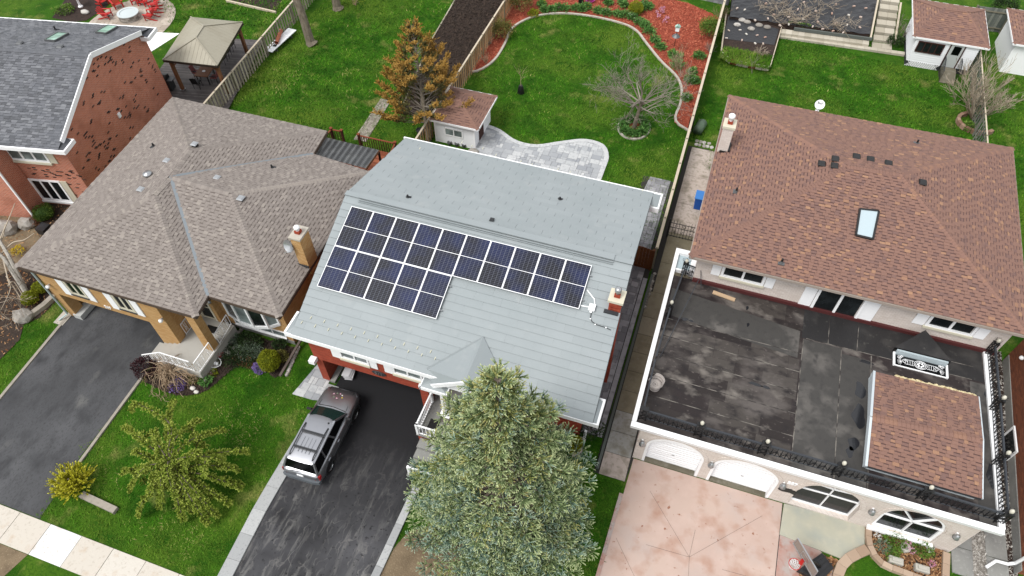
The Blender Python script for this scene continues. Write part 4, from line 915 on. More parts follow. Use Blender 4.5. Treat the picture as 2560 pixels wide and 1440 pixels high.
# ------------------------------------------------------------------ SOLAR ARRAY
def cellmat():
    m = bpy.data.materials.new('solar_cells'); m.use_nodes = True; N = m.node_tree.nodes; L = m.node_tree.links; b = N['Principled BSDF']
    tc = N.new('ShaderNodeTexCoord'); s = N.new('ShaderNodeSeparateXYZ'); L.new(tc.outputs['Object'], s.inputs[0])
    def line(out, per, wid):
        a = N.new('ShaderNodeMath'); a.operation = 'DIVIDE'; a.inputs[1].default_value = per; L.new(out, a.inputs[0])
        f = N.new('ShaderNodeMath'); f.operation = 'FRACT'; L.new(a.outputs[0], f.inputs[0])
        c1 = N.new('ShaderNodeMath'); c1.operation = 'COMPARE'; c1.inputs[1].default_value = .5; c1.inputs[2].default_value = .5-wid/per/2; L.new(f.outputs[0], c1.inputs[0])
        i = N.new('ShaderNodeMath'); i.operation = 'SUBTRACT'; i.inputs[0].default_value = 1; L.new(c1.outputs[0], i.inputs[1]); return i.outputs[0]
    lx = line(s.outputs[0], 1.13/6, .013); ly = line(s.outputs[1], 1.035/12, .009)
    mxn = N.new('ShaderNodeMath'); mxn.operation = 'MAXIMUM'; L.new(lx, mxn.inputs[0]); L.new(ly, mxn.inputs[1])
    oi = N.new('ShaderNodeObjectInfo'); g = N.new('ShaderNodeNewGeometry'); n = N.new('ShaderNodeTexNoise'); n.inputs['Scale'].default_value = 1.1; n.inputs['Detail'].default_value = 1; L.new(g.outputs['Position'], n.inputs['Vector'])
    ad = N.new('ShaderNodeMath'); ad.operation = 'MULTIPLY_ADD'; ad.inputs[1].default_value = .2; L.new(oi.outputs['Random'], ad.inputs[0]); L.new(n.outputs[0], ad.inputs[2])
    mr = N.new('ShaderNodeMapRange'); mr.inputs[1].default_value = .45; mr.inputs[2].default_value = 1.0; L.new(ad.outputs[0], mr.inputs[0])
    m1 = N.new('ShaderNodeMix'); m1.data_type = 'RGBA'; m1.inputs[6].default_value = c(12, 13, 26); m1.inputs[7].default_value = c(14, 34, 88); L.new(mr.outputs[0], m1.inputs[0])
    m2 = N.new('ShaderNodeMix'); m2.data_type = 'RGBA'; L.new(m1.outputs[2], m2.inputs[6]); m2.inputs[7].default_value = c(112, 116, 130); L.new(mxn.outputs[0], m2.inputs[0])
    L.new(m2.outputs[2], b.inputs['Base Color']); b.inputs['Roughness'].default_value = .28; b.inputs['Specular IOR Level'].default_value = .35
    return m
M['cells'] = cellmat()
sa = thing('solar_array', 'L-shaped array of fifteen dark blue solar panels in white frames on the grey metal roof', 'solar panels', (-9.3, 18.3, 4.6))
PX, PS = 1.2, 2.165; PW, PH = 1.182, 2.145; cosS = 1/math.sqrt(1+SL*SL)
fr = MB(local=True)
for (x0, x1, y0, y1) in ((0, PW, 0, .026), (0, PW, PH-.026, PH), (0, .026, .026, PH-.026), (PW-.026, PW, .026, PH-.026), (.026, PW-.026, PH/2-.011, PH/2+.011)): fr.box(x0, x1, y0, y1, 0, .045)
frm = fr.mesh('frame', M['white'], (0, 0, 0)); gls = []
for (y0, y1) in ((.026, PH/2-.011), (PH/2+.011, PH-.026)):
    g = MB(local=True); g.box(0, PW-.052, 0, y1-y0, -.02, .0); gls.append((g.mesh('cell_sheet', M['cells'], (0, 0, 0)), y0))
for row, n in ((0, 10), (1, 5)):
    for i in range(n):
        yt = 20.38-row*PS*cosS; x = -15.3+i*PX; yb = yt-PS*cosS
        o = bpy.data.objects.new('solar_panel', frm); COL.objects.link(o); o.parent = sa
        Fm = frame3((x, yb, zc(yb)+.15), (1, 0, 0), V((0, -SL, 1)).normalized()); o.matrix_local = Matrix.Translation(-sa.location) @ Fm
        for me, y0 in gls: q = bpy.data.objects.new('cell_sheet', me); COL.objects.link(q); q.parent = o; q.location = (.026, y0, .038)
b = MB()
for row, n in ((0, 10), (1, 5)):
    for f in (.22, .78):
        y = 20.38-(row+f)*PS*cosS; b.bar((-15.4, y, zc(y)+.1), (-15.25+n*PX+.05, y, zc(y)+.1), .04, .08)
b.build('mounting_rail', M['steel'], sa)
def onr(u, v, off=.06): return onplane(u, v, (0, EY, EZ+off), (0, -SL, 1))
b = MB(); p = onr(1480, 770); b.T = frame3(p, (1, 0, 0), V((0, -SL, 1)).normalized()); b.box(-.14, .14, -.16, .16, 0, .12); b.box(-.05, .05, -.24, -.16, 0, .07); b.build('junction_box', M['white'], sa)
b = MB(); b.tube([onr(u, v) for u, v in ((1468, 725), (1478, 738), (1486, 748), (1487, 762))], .028, 6); b.tube([onr(1452, 764), onr(1475, 768)], .028, 6); b.build('conduit', M['white'], sa)
b = MB(); b.tube([onr(u, v) for u, v in ((1478, 782), (1476, 796), (1480, 804), (1492, 812), (1512, 818), (1527, 825))], .018, 6); b.build('cable', M['darkgrey'], sa)
for (u, v) in ((1476, 797), (1488, 811), (1515, 819)):
    b = MB(); b.ico(onr(u, v), .035, 1); b.build('cable_clip', M['white'], sa)
# ================================================================== YELLOW BRICK HOUSE
yh = thing('bungalow', 'buff brick raised bungalow with taupe shingle hip roof and ornate white porch railings', 'house', (-25, 20.5, 0))
EZ2 = 4.6; pA, pB, pC, pD, pE, pE2, pF, pG = [at(u, v, EZ2) for u, v in ((38, 664), (489, 792), (520, 740), (698, 793), (926, 430), (783, 385), (818, 328), (431, 243))]
P1, P2, P3, P4 = [at(u, v, 6.32) for u, v in ((385, 487), (475, 375), (427, 442), (578, 484))]
def rt_():
    r = random.random(); return .15+.2*random.random() if r < .25 else (.45+.15*random.random() if r < .8 else .8+.2*random.random())
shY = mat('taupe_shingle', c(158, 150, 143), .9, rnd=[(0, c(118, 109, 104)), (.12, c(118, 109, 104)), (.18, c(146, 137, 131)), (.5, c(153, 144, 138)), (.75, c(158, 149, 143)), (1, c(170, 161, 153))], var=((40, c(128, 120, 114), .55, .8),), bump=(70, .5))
R = Roof(yh, 'shingle', shY, .215, .170, hl=.008, hu=.002, band=.3, raised=1, rfun=rt_)
faces = [([pA, pB, P1], pA, pB), ([pG, pA, P1, P2], pG, pA), ([pF, pG, P2], pF, pG), ([pB, pC, P3, P1], pB, pC), ([pC, pD, P4, P3], pC, pD), ([pD, pE, P4], pD, pE), ([pE, pE2, P3, P4], pE, pE2), ([pE2, pF, P2, P3], pE2, pF)]
b = MB()
for P, a, d in faces: R.face(P, a, d, .012); b.extr([p-V((0, 0, .15)) for p in P], (0, 0, .11))
R.done(); b.build('roof_deck', mat('roof_underlay', c(112, 104, 98), .9), yh)
capr = lambda: random.choice([.3, .5, .6, .75, .9, 1])
for a, d in ((pA, P1), (pB, P1), (P1, P3), (P3, P2), (P2, pG), (P2, pF), (P3, P4), (pD, P4), (pE, P4)): caps(yh, a, d, shY, .17, .16, .06, capr)
b = MB(); vm = mat('valley_metal', c(142, 150, 156), .45, metal=.3)
for a, d in ((pC, P3), (pE2, P3)):
    x = (d-a).normalized().cross(V((0, 0, 1))).normalized(); b.bar(a+V((0, 0, .03)), d+V((0, 0, .03)), .17, .02)
b.build('valley', vm, yh)
dk = mat('brown_gutter', c(92, 78, 68), .6)
ring_ = [pA, pB, pC, pD, pE, pE2, pF, pG, pA]; b = MB()
for p, q in zip(ring_[:-1], ring_[1:]): b.bar(p-V((0, 0, .09)), q-V((0, 0, .09)), .07, .16)
b.build('fascia', dk, yh)
b = MB(); b.prism([(pA.x+.1, pA.y+.1), (pB.x-.1, pB.y+.1), (pC.x-.1, pC.y+.1), (pD.x-.1, pD.y+.1), (pE.x-.1, pE.y-.1), (pE2.x, pE2.y), (pF.x, pF.y-.1), (pG.x+.1, pG.y-.1)], EZ2-.2, EZ2-.16); b.build('soffit', M['cream_p'], yh)
# walls
b = MB(); zt = EZ2-.2
b.box(-30.35, -29.85, 13.62, 14.2, 0, zt); b.box(-30.35, -30.05, 14.2, 26.8, 0, zt); b.box(-29.85, -24.23, 13.62, 13.95, 2.1, zt); b.box(-24.23, -23.02, 13.62, 14.1, 0, zt)
b.box(-23.4, -23.1, 14.1, 15.5, 0, zt); b.box(-23.4, -22.9, 15.45, 15.75, 0, zt); b.box(-21.9, -17.75, 15.85, 16.15, 0, zt); b.box(-22.0, -21.7, 15.45, 16.15, 0, zt); b.box(-22.9, -22.0, 15.5, 15.75, 2.8, zt); b.box(-18.05, -17.75, 16.15, 24.7, 0, zt); b.box(-30.0, -21.6, 26.5, 26.8, 0, zt); b.box(-21.6, -17.75, 24.7, 25, 0, zt)
b.box(-30.0, -23.5, 19.6, 19.9, 0, 2.3); b.box(-30.0, -23.5, 13.95, 19.6, 2.12, 2.35)
b.box(-21.6, -21.1, 13.75, 14.2, .72, zt)       # porch column
b.build('wall', M['brickY'], yh)
b = MB(); b.box(-30.0, -29.5, 13.56, 19.5, 0, .34); b.build('footing', mat('pale_footing', c(206, 208, 206), .8), yh); b = MB(); b.box(-21.9, -17.7, 15.8, 15.84, 0, .28); b.box(-24.3, -24.235, 14.4, 19.5, 0, .25); b.build('footing', M['concg'], yh)
b = MB(); b.box(-29.3, -24.6, 19.5, 19.58, 0, 2); b.build('garage_door', M['cream_p'], yh)
for x0, x1 in ((-28.6, -27.55), (-25.65, -24.65)):
    window(yh, TF(x0, 13.62, 2.72), x1-x0, 1.25, 2, 1, .13, 'cream_p', 'dgls', .05, sill=(.02, .1, .06, 'darkgrey'))
    panel(yh, TF(x0, 13.615), -.5, -.06, 2.52, 4.2, 'white', 'shutter', .045); panel(yh, TF(x0, 13.615), x1-x0+.05, x1-x0+.47, 2.6, 4.2, 'white', 'shutter', .045)
text(yh, '219', TF(-26.62, 13.6, 2.26) @ FACE, .27, 'white', 'house_number', .02, bold=.006)
for (u, v, z) in ((120, 717, 2.5), (402, 802, 2.5)):
    p = atY(u, v, 13.47); b = MB(); b.smooth = True; b.lathe(p, [(.02, .12), (.1, .06), (.11, -.03), (.06, -.08), (.001, -.09)], 12); o = b.build('wall_lamp', M['white'], yh)
    b = MB(); b.box(p.x-.03, p.x+.03, 13.48, 13.62, p.z-.02, p.z+.08); b.build('bracket', M['steel'], o)
p = atY(523, 755, 15.3); b = MB(); b.smooth = True; b.lathe(p, [(.02, .1), (.09, .05), (.09, -.08), (.04, -.12)], 10); b.build('wall_lamp', M['steel'], yh)
# storm door
do = window(yh, TF(-22.86, 15.52, .78), .86, 2.0, 1, 2, .09, 'cream_p', 'dgls', .05, name='storm_door')
b = MB(); b.box(-23.05, -22.86, 15.42, 15.5, .76, 2.9); b.box(-22.0, -21.9, 15.42, 15.44, .76, 2.9); b.build('door_frame', M['cream_p'], yh)
# porch slab and steps
b = MB(); b.box(-23.1, -20.98, 12.38, 15.5, 0, .72)
for i in range(4): b.box(-23.1-.36*(i+1), -23.1-.36*i, 12.38, 13.61, 0, .72-.145*(i+1))
b.build('porch_slab', mat('porch_concrete', c(196, 193, 186), .8, var=((2, c(182, 178, 170), .5, .8),)), yh)
b = MB(); b.box(-22.3, -21.7, 14.7, 15.1, .725, .745); b.build('door_mat', M['black'], yh)
for i in range(16):
    b = MB(); b.rn = random.random(); b.ico((-20.93+random.uniform(-.03, .03), 12.4+i*.22, .05), .12, 1, .15); b.build('pebble', M['stone'], yh)
def orn_rail(parent, a, d, hh=.9):
    a, d = V(a), V(d); L = (d-a).length; dr = (d-a)/L; b = MB(); b.bar(a+V((0, 0, hh)), d+V((0, 0, hh)), .05, .03); b.bar(a+V((0, 0, .08)), d+V((0, 0, .08)), .035, .025)
    o = b.build('railing', M['white'], parent); n = max(2, int(L/.13))
    for i in range(n+1):
        s = MB(); p = a+dr*(L*i/n); z1 = hh
        s.tube([p+V((0, 0, 0 if i in (0, n) else .08)), p+V((0, 0, z1))], .016 if i in (0, n) else .009, 5)
        if i % 3 == 1 and i < n:
            q = p+dr*(L/n/2)
            for zc_ in (.3, .62):
                pts = [q+dr*(math.cos(t)*.07*(1-t/9))+V((0, 0, zc_+math.sin(t)*.12*(1-t/9))) for t in np.linspace(0, 6.5, 12)]; s.tube(pts, .009, 4)
            s.ico(q+V((0, 0, .46)), .03, 1)
        s.build('baluster', M['white'], o)
    return o
orn_rail(yh, (-21.02, 12.42, .72), (-21.02, 13.72, .72)); orn_rail(yh, (-21.02, 14.25, .72), (-21.15, 15.5, .72)); orn_rail(yh, (-23.05, 12.42, .72), (-21.3, 12.42, .72)); orn_rail(yh, (-24.3, 12.3, .1), (-23.1, 12.42, .72), .85); orn_rail(yh, (-23.02, 14.2, .72), (-23.02, 15.4, .72))
# bay window
bay = MB(); c5 = [(-21.35, 15.84), (-20.9, 15.5), (-20.1, 15.28), (-19.3, 15.25), (-18.6, 15.45), (-18.15, 15.84)]
bay.prism(c5+[(-18.15, 15.86), (-21.35, 15.86)], 1.5, 1.66); bay.prism([(x*.985-.3, y+.02) for x, y in c5], 3.68, 3.8)
for p, q in zip(c5[:-1], c5[1:]):
    bay.bar((p[0], p[1], 1.66), (p[0], p[1], 3.7), .1, .1); bay.bar((p[0], p[1], 1.72), (q[0], q[1], 1.72), .08, .12)
bay.bar((c5[-1][0], c5[-1][1]-.03, 1.66), (c5[-1][0], c5[-1][1]-.03, 3.7), .1, .1)
bo = bay.build('bay_window', M['white'], yh)
for k, (p, q) in enumerate(zip(c5[:-1], c5[1:])):
    s = MB(); s.bar((p[0], p[1]+.03, 2.72), (q[0], q[1]+.03, 2.72), .03, 1.95); s.build('pane', M['dgls'] if k in (1, 3) else M['ggls'], bo)
window(yh, TF(-21.2, 15.85, .42), 3.1, .5, 4, 1, .05, 'white', 'ggls', .05, sill=(0, .1, .08), name='basement_window')
# vents, dish, chimney
p = at(773, 668, 4.72); cy = chimney(yh, p.x-.52, p.x, p.y, p.y+.78, 4.2, 6.62, 'brickY', 'conc', .05, .1, potr=.14, poth=.22)
b = MB(); b.box(p.x-.62, p.x+.02, p.y-.06, p.y-.01, 4.7, 4.82); b.build('flashing', M['darkgrey'], cy)
def dish(parent, T, r, face, arm=True, txt=None, name='satellite_dish', mt='steel'):
    b = MB(); b.T = T; b.smooth = True; b.lathe((0, 0, 0), [(.001, 0), (r*.5, .03), (r, .12)], 24); b.lathe((0, 0, -.01), [(.001, 0), (r*.5, .03), (r, .12)], 24); o = b.build(name, M[mt], parent)
    s = MB(); s.T = T; s.tube([(0, -r*.95, .1), (0, -r*.7, r*1.1)], .018, 5); s.box(-.04, .04, -r*.78, -r*.62, r*1.05, r*1.3); s.build('feed_arm', M[mt], o)
    return o
dT = Matrix.Translation((p.x-.72, p.y+.05, 6.0)) @ Matrix.Rotation(math.radians(-38), 4, 'Y') @ Matrix.Rotation(math.radians(62), 4, 'X'); dish(yh, dT, .33, None)
b = MB(); b.tube([(p.x-.72, p.y+.1, 5.95), (p.x-.5, p.y+.12, 5.75)], .02, 5); b.build('dish_bracket', M['steel'], yh)
def zonp(u, v, P):
    n = (P[1]-P[0]).cross(P[2]-P[0]); return onplane(u, v, P[0], n)
FL, FLe, FR_, FW, FWb = faces[0][0], faces[1][0], faces[5][0], faces[4][0], faces[6][0]
for u, v in ((487, 362), (418, 403)): q = zonp(u, v, faces[7][0] if u == 487 else faces[1][0]); boxvent(yh, q, 0, 'black', .17, .12, lid='steel')
q = zonp(353, 475, FLe); boxvent(yh, q, 0, 'black', .17, .12, lid='steel'); q = zonp(543, 446, FWb); boxvent(yh, q, 0, 'black', .17, .12, lid='steel'); q = zonp(603, 498, FR_); boxvent(yh, q, 0, 'black', .18, .14, lid='steel')
q = zonp(371, 440, FLe); b = MB(); b.smooth = True; b.lathe(q, [(.1, 0), (.1, .12), (.24, .12), (.22, .2), (.001, .26)], 16); b.build('mushroom_vent', M['steel'], yh)
vent_pipe(yh, zonp(385, 367, FLe), .05, .25); vent_pipe(yh, zonp(681, 421, FWb), .05, .25)
b = MB(); b.tube([at(148, 800, .1), (-30.3, 13.5, .35), (-30.42, 13.55, 4.3)], .05, 6); b.build('downspout', mat('pale_blue_pipe', c(186, 204, 204), .5), yh)
m = MB(); q0 = at(150, 800, 0); m.box(-30.9, -30.3, 12.9, 13.7, 0, .06); m.top('splash_slab', M['conc'], 'small concrete slab under the downspout at the left carport pillar', 'slab')
# ---- covered rear deck
dkt = thing('rear_deck', 'red-brown timber deck with railings and dark corrugated canopy behind the taupe roof', 'deck', (-20.5, 28, 0))
cr = [at(810, 342, 3.75), at(947, 375, 3.75), at(914, 421, 4.3), at(779, 386, 4.3)]
corr = MB(); N = 100; TL, TR, BR, BL = cr
for i in range(N):
    t0, t1 = i/N, (i+1)/N; h0 = .022*math.sin(i*math.pi*.9), .022*math.sin((i+1)*math.pi*.9)
    corr.add([BL.lerp(BR, t0)+V((0, 0, h0[0])), BL.lerp(BR, t1)+V((0, 0, h0[1])), TL.lerp(TR, t1)+V((0, 0, h0[1])), TL.lerp(TR, t0)+V((0, 0, h0[0]))], [(0, 1, 2, 3)])
corr.build('corrugated_roof', mat('smoked_sheet', c(88, 90, 92), .3, spec=.6, var=((1.2, c(116, 118, 118), .5, .7), (2.4, c(60, 62, 64), .52, .7))), dkt)
b = MB()
for p, q in ((TL, TR), (TR, BR), (BL, TL)): b.bar(p-V((0, 0, .09)), q-V((0, 0, .09)), .05, .12)
for t in (.25, .5, .75): b.bar(TL.lerp(TR, t)-V((0, 0, .1)), BL.lerp(BR, t)-V((0, 0, .1)), .05, .1)
b.build('rafter', M['post'], dkt)
for q in (TL, TR, BR): s = MB(); s.box(q.x-.05, q.x+.05, q.y-.1, q.y, .6, q.z-.1); s.build('post', M['redwoodd'], dkt)
for i in range(24):
    s = MB(); s.rn = random.random(); y = 27.3+i*.14; s.box(-23.1 if y > 27.8 else -21.1, -18.2 if y > 25 else -17.7, y, y+.13, .56, .6)
    if y < 30.65: s.build('deck_board', M['redwood'], dkt)
for i in range(14):
    s = MB(); s.rn = random.random(); y = 25.3+i*.14; s.box(-21.0, -17.3, y, y+.13, .56, .6); s.build('deck_board', M['redwood'], dkt)
s = MB(); s.box(-23.1, -18.2, 30.6, 30.64, 0, .56); s.box(-17.3, -17.26, 25.3, 27.3, 0, .56); s.build('skirt', M['redwoodd'], dkt)
tops = [at(827, 321, 1.6), at(853, 326, 1.6), at(896, 336, 1.6), at(987, 356, 1.6), V((-18.1, 27.4, 1.6))]
for q in tops: s = MB(); s.box(q.x-.07, q.x+.07, q.y-.07, q.y+.07, .5, 1.6); s.build('post', M['redwoodd'], dkt); s = MB(); s.box(q.x-.09, q.x+.09, q.y-.09, q.y+.09, 1.6, 1.66); s.build('post_cap', M['redwood'], dkt)
for a, d in ((tops[0], tops[1]), (tops[2], tops[3]), (tops[3], tops[4]), (tops[0], tops[0]+V((-.1, -2.4, 0)))):
    s = MB(); s.bar(a-V((0, 0, .08)), d-V((0, 0, .08)), .1, .04); o = s.build('rail', M['redwood'], dkt); n = int((d-a).length/.16)
    for i in range(1, n): s = MB(); q = a.lerp(d, i/n); s.box(q.x-.02, q.x+.02, q.y-.02, q.y+.02, .62, 1.48); s.build('baluster', M['redwoodd'], o)
# ================================================================== RIGHT HOUSE
rh = thing('brick_house', 'pale brick house with brown shingle hip roof and two arched white garage doors', 'house', (8, 22, 0))
EZ3 = 5.4; qA, qB, qC, qD = at(1725, 640, EZ3), at(2573, 840, EZ3), at(2532, 370, EZ3), at(1823, 238, EZ3)
Q1, Q2 = at(2118, 415, 7.4), at(2250, 435, 7.4)
def rb_():
    r = random.random(); return .15+.17*random.random() if r < .16 else (.4+.2*random.random() if r < .90 else .8+.2*random.random())
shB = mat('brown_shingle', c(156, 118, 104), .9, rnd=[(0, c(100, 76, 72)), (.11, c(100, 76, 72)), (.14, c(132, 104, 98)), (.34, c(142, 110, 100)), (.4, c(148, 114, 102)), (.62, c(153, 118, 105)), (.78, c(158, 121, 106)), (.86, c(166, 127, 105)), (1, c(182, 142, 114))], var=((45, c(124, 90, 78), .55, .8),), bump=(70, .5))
R = Roof(rh, 'shingle', shB, .225, .160, hl=.008, hu=.002, band=.32, raised=1, rfun=rb_)
fr3 = [([qA, qB, Q2, Q1], qA, qB), ([qB, qC, Q2], qB, qC), ([qC, qD, Q1, Q2], qC, qD), ([qD, qA, Q1], qD, qA)]
b = MB()
for P, a, d in fr3: R.face(P, a, d, .012); b.extr([p-V((0, 0, .15)) for p in P], (0, 0, .11))
R.done(); b.build('roof_deck', mat('roof_underlay_brown', c(104, 78, 68), .9), rh)
caprb = lambda: random.choice([.35, .45, .5, .6, .7, .82])
for a, d in ((qA, Q1), (qB, Q2), (Q1, Q2), (qC, Q2), (qD, Q1)): caps(rh, a, d, shB, .17, .15, .06, caprb)
b = MB(); L4 = [qA, qB, qC, qD, qA]
for p, q in zip(L4[:-1], L4[1:]): b.bar(p-V((0, 0, .09)), q-V((0, 0, .09)), .09, .14)
b.build('gutter', mat('taupe_gutter', c(178, 166, 156), .5), rh)
b = MB(); b.box(1.0, 15.4, 23.6, 36.5, EZ3-.25, EZ3-.2); b.build('soffit', M['darkgrey'], rh)
b = MB(); b.box(1.25, 1.55, 24.15, 36.1, 0, 5.2); b.box(15.1, 15.4, 24.15, 36.1, 0, 5.2); b.box(1.55, 15.1, 24.15, 24.45, 3.0, 5.2); b.box(1.55, 15.1, 35.8, 36.1, 0, 5.2)
b.build('upper_wall', M['brickP'], rh)
# lower front block with arched openings
YF = 15.2
def archwall(b, x0, x1, ztop, ops, y0, y1):
    """solid wall with arched openings: ops = (xa, xb, zbase, zspring, ztop)"""
    xs = x0
    for (xa, xb, zb, zsp, zt_) in ops:
        b.box(xs, xa, y0, y1, 0, ztop)
        if zb > 0: b.box(xa, xb, y0, y1, 0, zb)
        N = 14
        for i in range(N):
            t0, t1 = i/N, (i+1)/N; f = lambda t: zsp+(zt_-zsp)*math.sqrt(max(0, 1-(2*t-1)**2))
            A, B_ = xa+(xb-xa)*t0, xa+(xb-xa)*t1
            b.extr([(A, y0, f(t0)), (B_, y0, f(t1)), (B_, y0, ztop), (A, y0, ztop)], (0, y1-y0, 0))
        xs = xb
    b.box(xs, x1, y0, y1, 0, ztop)
ops = [(.98, 3.56, 0, 1.65, 2.72), (3.98, 6.78, 0, 1.65, 2.72), (7.62, 10.2, .14, 1.5, 2.72), (11.05, 13.5, .4, 1.65, 2.72)]
b = MB(); archwall(b, .55, 14.4, 3.0, ops, YF, YF+.32); b.box(.55, .85, YF+.32, 24.15, 0, 2.85); b.box(14.1, 14.4, YF+.32, 24.15, 0, 2.85); b.build('front_wall', M['brickP'], rh)
for k, (xa, xb, zb, zsp, zt_) in enumerate(ops[:2]):
    b = MB(); archwall(b, xa, xb, 2.84, [(xa+.13, xb-.13, 0, zsp-.05, zt_-.17)], YF+.02, YF+.5)
    # only the ring inside the opening
    ring_b = MB(); N = 20
    def arc(xa, xb, zsp, zt_, t): return xa+(xb-xa)*(1-math.cos(math.pi*t))/2, zsp+(zt_-zsp)*math.sin(math.pi*t)
    pts = [(xa, 0)]+[arc(xa, xb, zsp, zt_, i/N) for i in range(N+1)]+[(xb, 0)]; pin = [(xa+.12, 0)]+[arc(xa+.12, xb-.12, zsp, zt_-.13, i/N) for i in range(N+1)]+[(xb-.12, 0)]
    for i in range(len(pts)-1): ring_b.extr([(pts[i][0], YF-.02, pts[i][1]), (pts[i+1][0], YF-.02, pts[i+1][1]), (pin[i+1][0], YF-.02, pin[i+1][1]), (pin[i][0], YF-.02, pin[i][1])], (0, .42, 0))
    d = ring_b.build('garage_door', M['white'], rh)
    for j in range(4):      # sections, each with ribs
        z0 = .02+j*.56; s = MB(); s.box(xa+.1, xb-.1, YF+.24, YF+.29, z0, z0+.55)
        for r_ in range(3): s.box(xa+.12, xb-.12, YF+.215, YF+.24, z0+.06+r_*.17, z0+.17+r_*.17)
        s.build('door_section', M['white'], d)
    b = MB(); b.box((xa+xb)/2-.06, (xa+xb)/2+.06, YF+.19, YF+.215, .95, .99); b.build('handle', M['steel'], d)
    b = MB(); b.box(xa, xb, YF-.02, YF+.24, 0, .03); b.build('sill', M['conc2'], d)
def archwin(xa, xb, zb, zsp, zt_, mull, name, y=YF+.12, fr=.09, bars=()):
    f = MB(); N = 20
    def arc(xa, xb, zsp, zt_, t): return xa+(xb-xa)*(1-math.cos(math.pi*t))/2, zsp+(zt_-zsp)*math.sin(math.pi*t)
    pts = [(xa, zb)]+[arc(xa, xb, zsp, zt_, i/N) for i in range(N+1)]+[(xb, zb)]; pin = [(xa+fr, zb+fr)]+[arc(xa+fr, xb-fr, zsp, zt_-fr, i/N) for i in range(N+1)]+[(xb-fr, zb+fr)]
    pts.append(pts[0]); pin.append(pin[0])
    for i in range(len(pts)-1): f.extr([(pts[i][0], y-.06, pts[i][1]), (pts[i+1][0], y-.06, pts[i+1][1]), (pin[i+1][0], y-.06, pin[i+1][1]), (pin[i][0], y-.06, pin[i][1])], (0, .1, 0))
    for a, d in mull: f.bar((a[0], y-.03, a[1]), (d[0], y-.03, d[1]), .05, fr*.8, (0, 1, 0))
    o = f.build(name, M['white'], rh); g = MB(); g.poly([(p[0], y, p[1]) for p in pin[:-1]]); g.build('pane', M['dgls'], o); return o
xm = 8.95; o = archwin(7.62, 10.2, .14, 1.5, 2.72, [((xm, .2), (xm, 2.65)), ((7.66, 1.45), (xm, 1.5)), ((xm, 1.5), (10.16, 1.5)), ((7.9, 2.2), (xm, 2.1)), ((xm, 2.1), (9.9, 2.2))], 'entrance_glazing', y=YF+.28, fr=.07)
xm = 12.28; archwin(11.05, 13.5, .4, 1.65, 2.72, [((xm, .45), (xm, 1.65)), ((11.1, 1.65), (13.45, 1.65)), ((xm, 1.65), (11.6, 2.5)), ((xm, 1.65), (12.95, 2.5))], 'arched_window', fr=.13)
b = MB(); b.box(10.95, 13.6, YF-.16, YF+.05, .22, .38); b.build('sill', M['white'], rh)
for (xa, xb, zb, zsp, zt_) in ops:      # raised arch trim in brick
    b = MB(); N = 20
    for i in range(N):
        t0, t1 = math.pi*i/N, math.pi*(i+1)/N; cx = (xa+xb)/2; r1, r2 = (xb-xa)/2+.03, (xb-xa)/2+.2
        P = lambda r, t: (cx-r*math.cos(t), YF-.03, min(2.84, zsp+(zt_-zsp+(r-(xb-xa)/2))*math.sin(t)))
        b.extr([P(r1, t0), P(r1, t1), P(r2, t1), P(r2, t0)], (0, .028, 0))
    b.build('arch_trim', M['brickP'], rh)
for (u, v) in ((1605, 1108), (1778, 1162), (1958, 1215), (2181, 1280), (2392, 1342)):
    p = atY(u, v, YF-.14); b = MB(); b.smooth = True; b.lathe(p-V((0, 0, .1)), [(.03, .26), (.1, .2), (.11, .05), (.14, 0), (.06, -.05), (.001, -.06)], 14); o = b.build('wall_lamp', M['steel'], rh)
    b = MB(); b.box(p.x-.04, p.x+.04, YF-.1, YF, p.z-.05, p.z+.1); b.build('bracket', M['white'], o)
text(rh, '207', TF(7.28, YF-.02, 1.95) @ FACE, .26, 'white', 'house_number', .02, bold=.012)
b = MB(); b.extr([(6.9, YF-.04, 1.2), (7.1, YF-.04, 1.12), (7.4, YF-.04, 1.18), (7.62, YF-.04, 1.1), (7.66, YF-.04, 1.36), (7.45, YF-.04, 1.5), (7.2, YF-.04, 1.46), (6.92, YF-.04, 1.5)], (0, .035, 0)); b.build('letter_box', M['black'], rh)
# coping round the flat roof
FZ = 3.05; b = MB(); x0, x1, y0 = .1, 15.0, 15.02
b.extr([(x0, y0+.16, 2.98), (x0, y0+.05, 2.99), (x0, y0+.0, 3.26), (x0, y0+.24, 3.28), (x0, y0+.3, 3.0)], (x1-x0, 0, 0))
b.box(x0, x0+.2, y0+.3, 25.9, 2.7, 3.2); b.box(x1-.14, x1+.1, y0+.3, 24.6, 2.9, 3.16); b.box(x0+.2, 1.25, 25.6, 25.9, 2.7, 3.2); b.box(1.0, 1.25, 24.6, 25.6, 2.7, 3.2); b.box(x0+.2, 1.0, 24.5, 24.6, 2.9, 3.12); b.build('coping', M['white'], rh)
b = MB(); b.box(x0+.2, 1.0, 24.6, 25.6, 2.95, 3.02); b.build('roof_light', M['skygls'], rh)
def membrane():
    m = mat('roof_membrane', c(62, 55, 55), .5, rnd=[(0, c(58, 51, 51)), (.3, c(46, 41, 41)), (.7, c(64, 58, 56)), (1, c(88, 83, 79))], var=((.55, c(104, 98, 95), .50, .68), (1.6, c(46, 42, 43), .5, .72), (.9, c(150, 143, 136), .56, .78, 6), (5, c(120, 112, 108), .62, .8, 6)), spec=.18, bump=(9, .25), stretch=(1, 1.5, 1, .1)); return m
M['memb'] = membrane(); M['memb2'] = mat('membrane_strip', c(74, 72, 70), .65, var=((.8, c(114, 110, 106), .50, .72), (3, c(66, 64, 63), .52, .72)), bump=(9, .25)); M['memb3'] = mat('membrane_dark', c(50, 49, 50), .5, var=((1.2, c(70, 68, 67), .5, .7), (4, c(94, 92, 88), .64, .8)), bump=(9, .2))
